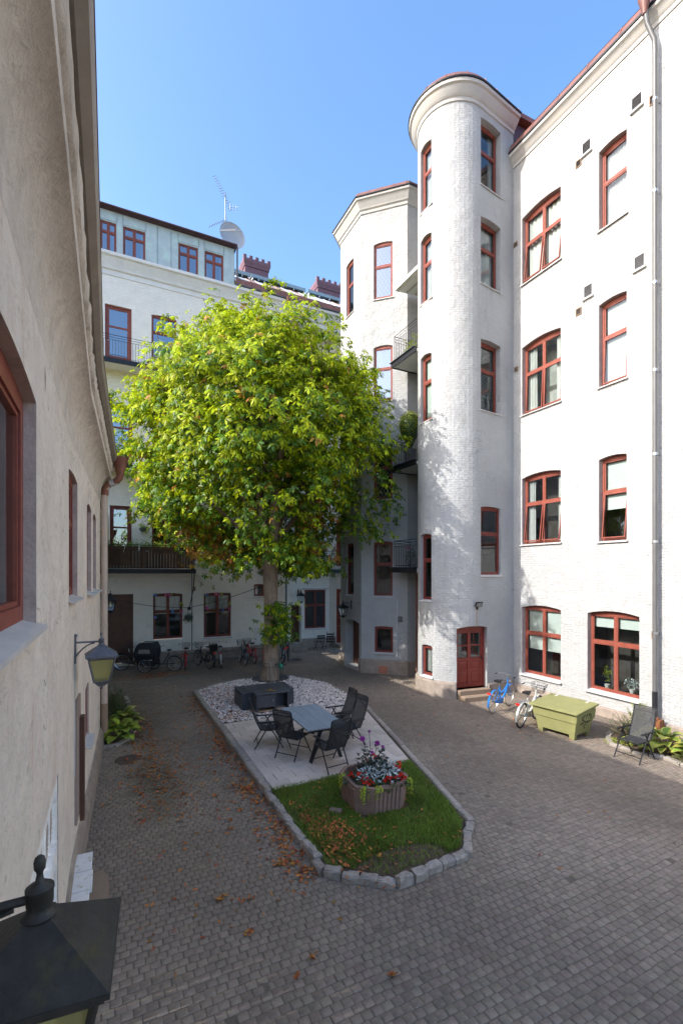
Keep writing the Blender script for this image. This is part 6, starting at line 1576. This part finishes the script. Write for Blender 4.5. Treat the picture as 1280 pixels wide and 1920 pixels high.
# cargo tricycle
t = thing('cargo_tricycle', 'black cargo tricycle with fabric hooded box in front of the far wall', 'tricycle', (1.75, 21.5, 0), R(152))
wheel(t, .25, .30, 'rubber', -.43); wheel(t, .25, .30, 'rubber', .43); wheel(t, -.85, .33, 'rubber')
b = MB(); b.frustum([(-.02,-.29),(.62,-.29),(.62,.29),(-.02,.29)], .28, [(-.12,-.34),(.78,-.34),(.78,.34),(-.12,.34)], .74); b.build('cargo_box', 'bike_black', t)
b = MB()
P0 = [(-.12,-.34),(.78,-.34),(.78,.34),(-.12,.34)]; P1 = [(-.10,-.31),(.70,-.31),(.70,.31),(-.10,.31)]; P2 = [(-.02,-.25),(.55,-.25),(.55,.25),(-.02,.25)]
b.frustum(P0, .742, P1, 1.02); b.frustum(P1, 1.0205, P2, 1.22); b.build('hood', 'canopy_cloth', t)
b = MB(); b.quad((.06,-.345,.80),(.58,-.335,.80),(.54,-.325,.97),(.10,-.325,.97)); b.quad((.06,.345,.80),(.10,.325,.97),(.54,.325,.97),(.58,.335,.80)); b.quad((.05,-.16,1.232),(.48,-.16,1.232),(.48,.16,1.232),(.05,.16,1.232)); b.build('hood_window', 'clear_window', t)
b = MB()
for s in (-1,1): b.tube([(-.12,s*.34,.74),(-.10,s*.315,1.02),(-.02,s*.255,1.23),(.55,s*.255,1.23),(.71,s*.315,1.02),(.78,s*.345,.74)], .014, 5)
b.build('hood_frame', 'black_iron', t)
b = MB(); b.tube([(.80,-.30,.80),(.98,-.28,1.0),(.98,.28,1.0),(.80,.30,.80)], .013, 6); b.build('push_bar', 'black_iron', t, smooth=True)
b = MB(); b.tube([(.1,0,.32),(-.35,0,.30),(-.60,0,.75)], .022, 6); b.tube([(-.35,0,.30),(-.85,.05,.33)], .012, 6); b.tube([(-.57,0,.70),(-.85,.05,.33)], .010, 6); b.tube([(-.15,0,.30),(-.18,0,.98)], .018, 6); b.build('frame', 'bike_black', t, smooth=True)
b = MB(); b.tube([(-.30,-.30,1.06),(-.18,-.15,1.02),(-.18,.15,1.02),(-.30,.30,1.06)], .012, 6); b.build('handlebar', 'black_iron', t, smooth=True)
b = MB(); b.lathe([(.09,.0),(.11,.03),(.06,.06)], 10, Matrix.Translation((-.62,0,.88))); b.tube([(-.60,0,.75),(-.62,0,.88)], .013, 6); b.build('saddle', 'saddle_black', t, smooth=True)
b = MB(); b.cbox(-1.20,-1.16,-.05,.05,.62,.70,.006); b.build('tail_light', 'light_red', t)
b = MB(); b.box(.08,.34,.318,.326,.50,.54); b.ring(.03,.008,12,4,Matrix.Translation((.02,.316,.53))); b.build('emblem', 'vent_white', t)
# folding chairs by the far wall
for (x, y, rz, fold, lab) in ((10.25,23.35,R(90),0,'black folding chair standing below the far window'),(11.1,23.75,R(60),1,'black folding chair leaning folded against the far wall')):
    t = thing('folding_chair', lab, 'chair', (x, y, 0), rz, 'folding chairs below the far window')
    if not fold:
        for s in (-1,1):
            b = MB(); b.tube([(-.22,s*.2,0),(.22,s*.2,.46)], .013, 5); b.build('leg', 'black_iron', t)
            b = MB(); b.tube([(.22,s*.22,0),(-.20,s*.22,.46),(-.28,s*.22,.86)], .013, 5); b.build('leg', 'black_iron', t)
        for k in range(4): b = MB(); b.box(-.2+k*.1,-.11+k*.1,-.21,.21,.455,.475); b.build('seat_slat', 'black_iron', t)
        for k in range(2): b = MB(); b.box(-.285-k*.02,-.265-k*.02,-.21,.21,.66+k*.11,.74+k*.11); b.build('back_slat', 'black_iron', t)
    else:
        for s in (-1,1):
            b = MB(); b.tube([(-.25,s*.2,0),(.12,s*.2,.92)], .013, 5); b.build('leg', 'black_iron', t)
        for k in range(4): b = MB(); b.box(-.13+k*.06,-.11+k*.06,-.19,.19,.34+k*.13,.42+k*.13); b.build('seat_slat', 'black_iron', t)

# ------------------------------------------------------------------ bedding plants
def heart(L_, W_):
    b = MB(); xs = [0,.12,.35,.62,.85,1.0]; ws = [.05,.75,1.0,.8,.38,0]
    vs = []
    for x, w in zip(xs, ws):
        z = .16*math.sin(x*math.pi)*L_-.22*L_*x*x
        vs += [(x*L_, -w*W_, z+.12*w*W_), (x*L_, 0, z), (x*L_, w*W_, z+.12*w*W_)]
    b.add(vs, [(i*3+k, i*3+3+k, i*3+4+k, i*3+1+k) for i in range(5) for k in range(2)]); return b
def hosta(label, loc, n, L_, matn, edge=None, spread=.38):
    t = thing('hosta_plant', label, 'plant', loc, 0, 'hosta plants in the beds')
    mm = [heart(L_*s, L_*.42*s).mesh('leaf', matn, True, 80) for s in (.8,1.0,1.2)]
    me = [heart(L_*s*.96, L_*.25*s).mesh('leaf_centre', edge, True, 80) for s in (.8,1.0,1.2)] if edge else None
    for i in range(n):
        a = i*2.4+rn.gauss(0,.2); f_ = math.sqrt((i+.5)/n); k = rn.randint(0,2)
        o = link('leaf', mm[k], t); z = .10+.26*(1-f_)+rn.uniform(0,.05); r_ = spread*f_*.75
        o.location = (math.cos(a)*r_, math.sin(a)*r_, z); o.rotation_euler = Euler((rn.gauss(0,.15), -R(55)*(1-f_)+R(8), a), 'XYZ')
        if me: e = link('leaf_centre', me[k], o); e.location = (.0, 0, .006)
    b = MB()
    for i in range(8): a = i*.8; b.tube([(0,0,0),(math.cos(a)*spread*.4,math.sin(a)*spread*.4,.2)], .007, 4)
    b.build('stems', matn, t)
    return t
hosta('lime green hosta at the foot of the left downpipe', (.26, 13.0, .03), 34, .26, 'hosta_leaf', 'bush_lime', .40)
hosta('yellow edged hosta behind the lime hosta on the left', (.36, 13.95, .03), 26, .27, 'hosta_gold', 'hosta_leaf', .36)
hosta('yellow variegated hosta behind the lone garden chair', (11.75, 6.5, .03), 30, .34, 'hosta_gold', 'hosta_leaf', .46)
hosta('yellow variegated hosta at the right edge of the picture', (11.75, 5.75, .03), 30, .32, 'hosta_gold', 'hosta_leaf', .48)
hosta('small variegated hosta beside the chair legs', (11.28, 6.75, .03), 22, .22, 'hosta_gold', 'hosta_leaf', .30)
def yew(label, loc, n, rad, hgt, m='yew'):
    t = thing('yew_bush', label, 'bush', loc, 0, 'evergreen bushes in the beds'); V = []; F = []; b2 = MB()
    for s in range(n):
        a = rn.uniform(0,6.28); el = rn.uniform(.25,1.4); L_ = hgt*rn.uniform(.6,1.05); d = Vector((math.cos(a)*math.cos(el)*rad/hgt*1.6, math.sin(a)*math.cos(el)*rad/hgt*1.6, math.sin(el)))
        p0 = Vector((0,0,.02)); b2.tube([p0, p0+d*L_*.9], .005, 3)
        for q in range(34):
            f_ = .25+.75*q/34; c = p0+d*L_*f_+Vector((0,0,-.06*f_*f_)); sd = d.cross(Vector((0,0,1)))
            if sd.length < .1: sd = Vector((1,0,0))
            sd.normalize(); w = (sd*rn.choice((-1,1))+d*.5+Vector((rn.gauss(0,.3),rn.gauss(0,.3),rn.gauss(0,.3)))).normalized(); l = rn.uniform(.05,.10)*(1.15-f_*.5); e = w.cross(d).normalized() if w.cross(d).length > .01 else sd
            k = len(V); V += [c, c+w*l*.5+d*.008, c+w*l, c+w*l*.5-d*.012]; F.append((k,k+1,k+2,k+3))
    b = MB(); b.add(V, F); b.build('foliage', m, t, kind='stuff'); b2.build('stems', 'branch_bark', t)
yew('dark green yew bush behind the hostas on the left', (.20, 14.3, .03), 60, .55, .95)
yew('dark green yew bush farther along the left bed', (.10, 15.6, .03), 50, .5, .8)
yew('green yew bush between the grit box and the lone chair', (11.75, 7.25, .03), 55, .5, .75)
yew('small light green conifer tip behind the lone chair', (12.2, 7.35, .03), 34, .3, 1.0, 'bush_lime')
t = tuft('ground_cover', 'yellow green moss cushion at the corner of the right bed', 'moss', (11.2, 7.25, .02), 420, .30, .07, .03, .012, 'bush_lime', .9)
t = tuft('heather_clump', 'reddish green low plant at the right end of the bed', 'plant', (11.35, 5.75, .02), 500, .34, .22, .05, .010, 'moss', .9)
# boxwood ball and furniture on the turret balcony
t = thing('boxwood_ball', 'clipped round boxwood in a pot on the balcony beside the turret', 'bush', (10.50, 15.12, 8.46))
V = []; F = []
for i in range(1700):
    d = Vector((rn.gauss(0,1), rn.gauss(0,1), rn.gauss(0,1))).normalized(); c = Vector((0,0,1.52))+d*.46*rn.uniform(.86,1.05); c.z += .08*d.z
    a = Vector((rn.gauss(0,1),rn.gauss(0,1),rn.gauss(0,1))).normalized(); e = a.orthogonal().normalized(); k = len(V); V += [c-a*.03, c+e*.018, c+a*.03, c-e*.018]; F.append((k,k+1,k+2,k+3))
b = MB(); b.add(V, F); b.build('foliage', 'boxwood', t, kind='stuff')
b = MB(); b.lathe([(.05,.6),(.36,1.2),(.41,1.52),(.32,1.84),(.1,1.96)], 12); b.build('core', 'yew', t, smooth=True)
b = MB(); b.tube([(0,0,.5),(0,0,1.3)], .03, 6); b.build('stem', 'branch_bark', t)
b = MB(); b.lathe([(.18,0),(.25,.55),(.26,.56)], 12); b.build('pot', 'vent_dark', t)
for i, (x, y, z, r_) in enumerate(((10.5,14.7,12.63,.22),(10.6,15.35,12.63,.2),(10.45,15.0,4.45,.2))):
    tuft('balcony_plant', ['leafy pot plant at the front of the top balcony by the turret','leafy pot plant at the tower end of the top balcony','leafy pot plant behind the lowest balcony railing by the turret'][i], 'plant', (x, y, z), 160, r_, .75, .09, .03, 'bush_lime' if i < 2 else 'begonia_leaf', .7, 'pot plants on the turret balconies', blossoms('hosta_gold' if i < 2 else 'flower_pink', 8, r_, .4, .8, .05))
# plants along the big far balcony
for i in range(7):
    x = -.2+i*.55
    t = thing('balcony_planter', ['leftmost', 'second', 'third', 'fourth', 'fifth', 'sixth', 'rightmost'][i]+' planter box on the rail of the wide far balcony', 'planter', (x, 22.30, 5.20), 0, 'planter boxes on the wide far balcony')
    b = MB(); b.box(-.24,.24,-.02,.16,0,.18); b.build('box', 'crate_wood', t)
    V = []; F = []
    for k in range(120):
        c = Vector((rn.uniform(-.25,.25), rn.gauss(.07,.08), .18+abs(rn.gauss(0,.13)))); a = Vector((rn.gauss(0,1),rn.gauss(0,1),rn.gauss(.4,1))).normalized(); e = a.orthogonal().normalized(); q = len(V); V += [c-a*.05, c+e*.02, c+a*.05, c-e*.02]; F.append((q,q+1,q+2,q+3))
    b = MB(); b.add(V, F); b.build('foliage', ['hosta_leaf','bush_lime','hosta_leaf'][i % 3], t, kind='stuff')
def hang(label, loc, cord, m, r_=.17):
    t = thing('hanging_basket', label, 'plant', loc); V = []; F = []
    b = MB(); b.lathe([(.06,-.16),(.13,-.08),(.15,0),(.14,.01)], 12); b.build('pot', 'vent_dark', t, smooth=True)
    b = MB(); 
    for a in (0,2.1,4.2): b.tube([(.13*math.cos(a),.13*math.sin(a),0),(0,0,cord)], .004, 4)
    b.build('cords', 'cable', t)
    for k in range(170):
        a = rn.uniform(0,6.28); q = r_*math.sqrt(rn.random())*1.3; c = Vector((q*math.cos(a), q*math.sin(a)*.8, rn.gauss(.03,.06)-(.25*rn.random() if q > .13 else 0))); d = Vector((rn.gauss(0,1),rn.gauss(0,1),rn.gauss(0,1))).normalized(); e = d.orthogonal().normalized(); z = len(V); V += [c-d*.04, c+e*.02, c+d*.04, c-e*.02]; F.append((z,z+1,z+2,z+3))
    b = MB(); b.add(V, F); b.build('foliage', m, t, kind='stuff')
hang('hanging basket with trailing greenery between the two garland windows', (3.36, 23.08, 2.15), .42, 'yew')
hang('black hanging pot with a plant beside the far balcony door', (1.36, 23.1, 6.25), .35, 'hosta_leaf', .12)
# awning rope and pulley, cable across the yard
t = thing('pulley_rope', 'black rope with pulley hanging from the wide far balcony corner', 'rope', (3.5, 22.2, 4.2))
b = MB(); b.tube([(0,0,0),(-.03,.12,-.7),(-.12,.65,-1.6)], .022, 6); b.build('rope', 'cable', t)
b = MB(); b.lathe([(.07,-.03),(.085,-.02),(.085,.02),(.07,.03)], 12, Matrix.Translation((-.13,.7,-1.66)) @ Matrix.Rotation(R(90),4,'X')); b.build('pulley', 'black_iron', t, smooth=True)
b = MB(); pA, pB = Vector((.0,17.6,3.25)), Vector((5.4,17.35,3.72))
for a_, c_, sg in ((Vector((0,22.1,3.15)), Vector((3.2,22.3,2.62)), .12), (Vector((3.2,22.3,2.62)), Vector((5.5,17.8,3.75)), .10)):
    b.tube([tuple(a_.lerp(c_, i/10)-Vector((0,0,sg*math.sin(math.pi*i/10)))) for i in range(11)], .012, 5)
o = b.build('wire', 'cable'); tag(o, 'thin dark wire strung from the left wall to the tree trunk', 'wire')
# garlands round the two ground floor windows of the back building
for gi, (x0, x1, z0, z1, lab) in enumerate(((1.84,3.10,1.6,3.22,'flower garland around the window right of the brown door'),(4.13,5.41,1.6,3.20,'flower garland around the window behind the bicycles'))):
    t = thing('flower_garland', lab, 'garland', ((x0+x1)/2, 23.24, z0), 0, 'flower garlands on the far windows'); V = []; F = []
    X0, X1, H_ = x0-(x0+x1)/2, x1-(x0+x1)/2, z1-z0
    line = [(X0+.03,.75,0),(X0+.03,H_,0),(X1-.03,H_,0),(X1-.03,.72,0)]; seg2 = [(X0+.03,.78),(X1-.03,.78)]
    pts_ = []
    for (xa, za), (xb, zb) in zip([(p[0],p[1]) for p in line], [(p[0],p[1]) for p in line[1:]]):
        n_ = int(math.hypot(xb-xa,zb-za)/.012)
        pts_ += [(xa+(xb-xa)*i/n_, za+(zb-za)*i/n_) for i in range(n_)]
    pts_ += [(X0+.03+(X1-X0-.06)*i/90, .78) for i in range(90)]
    for (x, z) in pts_:
        if rn.random() < .35: continue
        c = Vector((x+rn.gauss(0,.02), rn.gauss(-.03,.012), z+rn.gauss(0,.02))); d = Vector((rn.gauss(0,1),rn.gauss(0,.6),rn.gauss(0,1))).normalized(); e = d.orthogonal().normalized(); q = len(V); V += [c-d*.035, c+e*.014, c+d*.035, c-e*.014]; F.append((q,q+1,q+2,q+3))
    b = MB(); b.add(V, F); b.build('vine', 'yew', t, kind='stuff')
    for (x, z, m) in ((X0+.08,H_-.06,'flower_blue'),(-.12,H_-.02,'flower_pink'),(.05,H_-.05,'flower_pink'),(.15,H_-.02,'hosta_gold'),(X1-.08,H_-.5,'hosta_gold'),(X1-.06,.82,'flower_pink'),(X0+.06,.55 if gi == 0 else .9,'flower_blue' if gi == 0 else 'flower_pink'),(.2,.78,'flower_blue')):
        b = MB()
        for k in range(3):
            M = Matrix.Translation((x+rn.gauss(0,.03),-.06,z+rn.gauss(0,.03))) @ Matrix.Rotation(R(90+rn.gauss(0,25)),4,'X') @ Matrix.Rotation(rn.uniform(0,6),4,'Z'); b.add([(0,0,0)]+[(.06*math.cos(6.283*j/6),.06*math.sin(6.283*j/6),.02) for j in range(6)], [(0,1+j,1+(j+1)%6) for j in range(6)], M)
        b.build('blossom', m, t)
# ------------------------------------------------------------------ roof antenna
t = thing('satellite_dish', 'large grey satellite dish on the roof of the green dormer', 'satellite dish', (5.35, 24.0, 20.5))
Md = Matrix.Translation((.22,-.15,.85)) @ Vector((.12,-.95,.02)).to_track_quat('Z','Y').to_matrix().to_4x4()
Md = Md @ Matrix.Scale(.82, 4)
prof = [(r_, .22*(r_/.80)**2) for r_ in (.001,.15,.3,.45,.6,.72,.80)]
b = MB(); b.lathe(prof+[(.815,.235),(.80,.205)]+[(r_, .22*(r_/.80)**2-.015) for r_ in (.72,.5,.2,.002)], 28, Md); b.build('dish', 'dish_grey', t, smooth=True, sharp=60)
b = MB(); b.tube([Md @ Vector((-.78,0,.22)), Md @ Vector((-.05,0,.72))], .022, 6); b.tube([Md @ Vector((.55,.55,.22)), Md @ Vector((-.05,0,.72))], .012, 6); b.lathe([(.04,.66),(.05,.80)], 8, Md @ Matrix.Translation((-.05,0,0))); b.build('feed_arm', 'sill_metal', t)
b = MB(); b.tube([(.2,.1,0),(.22,-.05,.8)], .04, 8); b.build('mount', 'antenna_metal', t)
t = thing('roof_aerial', 'tall thin television aerial mast above the satellite dish', 'aerial', (5.33, 24.1, 20.5))
b = MB(); b.tube([(0,0,0),(0,0,3.25)], .028, 8); b.build('mast', 'antenna_metal', t)
def yagi(p, q, n, half, ax):
    p, q = Vector(p), Vector(q); b = MB(); b.tube([p, q], .014, 5)
    for i in range(n):
        c = p.lerp(q, i/(n-1)); a = Vector(ax)*half*(.7+.3*i/n); b.tube([c-a, c+a], .010, 4)
    b.build('boom', 'antenna_metal', t)
yagi((-.55,0,3.9),(.30,0,2.45),15,.16,(.75,-.5,.2)); yagi((-.80,0,1.25),(0,0,1.85),7,.14,(.3,-.7,.5)); yagi((0,0,1.8),(.55,0,.75),6,.22,(.7,-.6,.2))
b = MB()
for dz in (-.12,0,.12): b.tube([(.15,-.12,2.5+dz),(.62,-.2,2.52+dz)], .006, 4)
for dx in (.2,.35,.5,.6): b.tube([(dx,-.15,2.36),(dx,-.15,2.66)], .006, 4)
b.build('reflector', 'antenna_metal', t)

# ------------------------------------------------------------------ fallen leaves
def leaf_litter(pts, s0=.04, s1=.085, flat=.55):
    V = []; F = []
    for (x, y, z) in pts:
        a = rn.uniform(0,6.28); L_ = rn.uniform(s0,s1); w = L_*rn.uniform(.16,.30); ti = rn.gauss(0,.35); cu = rn.uniform(.2,1.0)*(1-flat*rn.random())
        d = Vector((math.cos(a)*math.cos(ti), math.sin(a)*math.cos(ti), abs(math.sin(ti))*.7)); s = Vector((-math.sin(a), math.cos(a), rn.gauss(0,.3))).normalized(); k = len(V); c0_ = Vector((x,y,z+.006))
        for i, (f_, ww) in enumerate(((0,.25),(.35,1),(.7,.8),(1,.05))):
            c = c0_+d*L_*(f_-.3)+Vector((0,0,cu*L_*.55*(f_-.4)**2+.004)); V += [c-s*w*ww+Vector((0,0,w*.5*cu)), c, c+s*w*ww+Vector((0,0,w*.5*cu))]
        for i in range(3): F += [(k+i*3,k+i*3+1,k+i*3+4,k+i*3+3),(k+i*3+1,k+i*3+2,k+i*3+5,k+i*3+4)]
    b = MB(); b.add(V, F); return b
pts = []
def strew(n, f):
    k = 0
    while k < n:
        p = f()
        if p is None: continue
        pts.append(p); k += 1
strew(800, lambda: (2.60-abs(rn.gauss(0,.13))-.10*(rn.random() < .25)*rn.random()*4, rn.uniform(5.9,16.6), .0))
strew(300, lambda: (2.50-abs(rn.gauss(0,.16)), rn.choice((rn.gauss(6.5,.4), rn.gauss(8.9,.25), rn.gauss(11.2,.5))), rn.uniform(0,.03)))
strew(560, lambda: (2.85+abs(rn.gauss(0,.42)), rn.gauss(6.75,.55), .06+rn.uniform(0,.04)))
strew(160, lambda: (rn.uniform(2.9,5.0), rn.uniform(5.6,8.5), .09))
strew(520, lambda: (2.8+abs(rn.gauss(0,.9)), rn.uniform(13.0,17.0), .10+rn.uniform(0,.02)))
strew(330, lambda: (rn.uniform(.55,1.1)-.1*rn.random(), rn.gauss(13.2,1.2), 0))
strew(190, lambda: (rn.gauss(.9,.35), rn.gauss(10.6,.9), 0))
strew(520, lambda: (rn.gauss(1.7,.8), rn.gauss(20.6,.35), 0))
strew(420, lambda: (rn.uniform(.2,2.6), rn.uniform(5.5,19), 0))
strew(260, lambda: (rn.gauss(1.0,.45), rn.uniform(8.5,12.5), 0))
strew(120, lambda: (rn.uniform(.2,9), rn.uniform(4.5,20), 0))
strew(100, lambda: (rn.gauss(10.6,.6), rn.gauss(9.2,1.0), 0))
pts = [p for p in pts if not (inside(p[:2], ISL) and p[2] < .05)]
o = leaf_litter(pts).build('fallen_leaves', 'leaf_fallen'); o['kind'] = 'stuff'; o['label'] = 'orange brown fallen chestnut leaves strewn over paving, kerb and lawn'
lt = [x for x in bpy.data.objects if x.name == 'lid_leaves'][0]
leaf_litter([(rn.gauss(-.05,.14), rn.gauss(0,.06), 0) for _ in range(14)], .07, .12).build('leaf_heap', 'leaf_autumn', lt)
for (x, y) in ((1.29,6.07),(1.47,5.33),(1.79,8.88),(1.99,8.55),(2.07,8.19),(1.27,9.26),(2.04,10.71),(.88,9.69),(.54,9.62),(.48,8.49),(2.21,9.16),(1.82,7.92),(1.78,7.65),(1.03,7.53),(1.73,4.54),(1.98,4.71),(2.64,4.12),(.88,10.81),(1.1,10.4),(1.39,10.55),(1.59,5.88),(2.24,6.42),(2.15,6.39)):
    n_ = 12 if (x, y) == (1.29, 6.07) else rn.randint(4, 7)
    o = leaf_litter([(rn.gauss(0,.026), rn.gauss(0,.022), rn.uniform(0,.015)) for _ in range(n_)], .055, .095, .2).build('fallen_leaf', 'leaf_fallen'); o.location = (x, y, 0)
    tag(o, 'largest curled brown leaf cluster on the paving, left of the island tip' if n_ == 12 else 'small curled brown fallen leaf cluster lying alone on the grey paving', 'leaf', 'single leaf clusters on the paving')
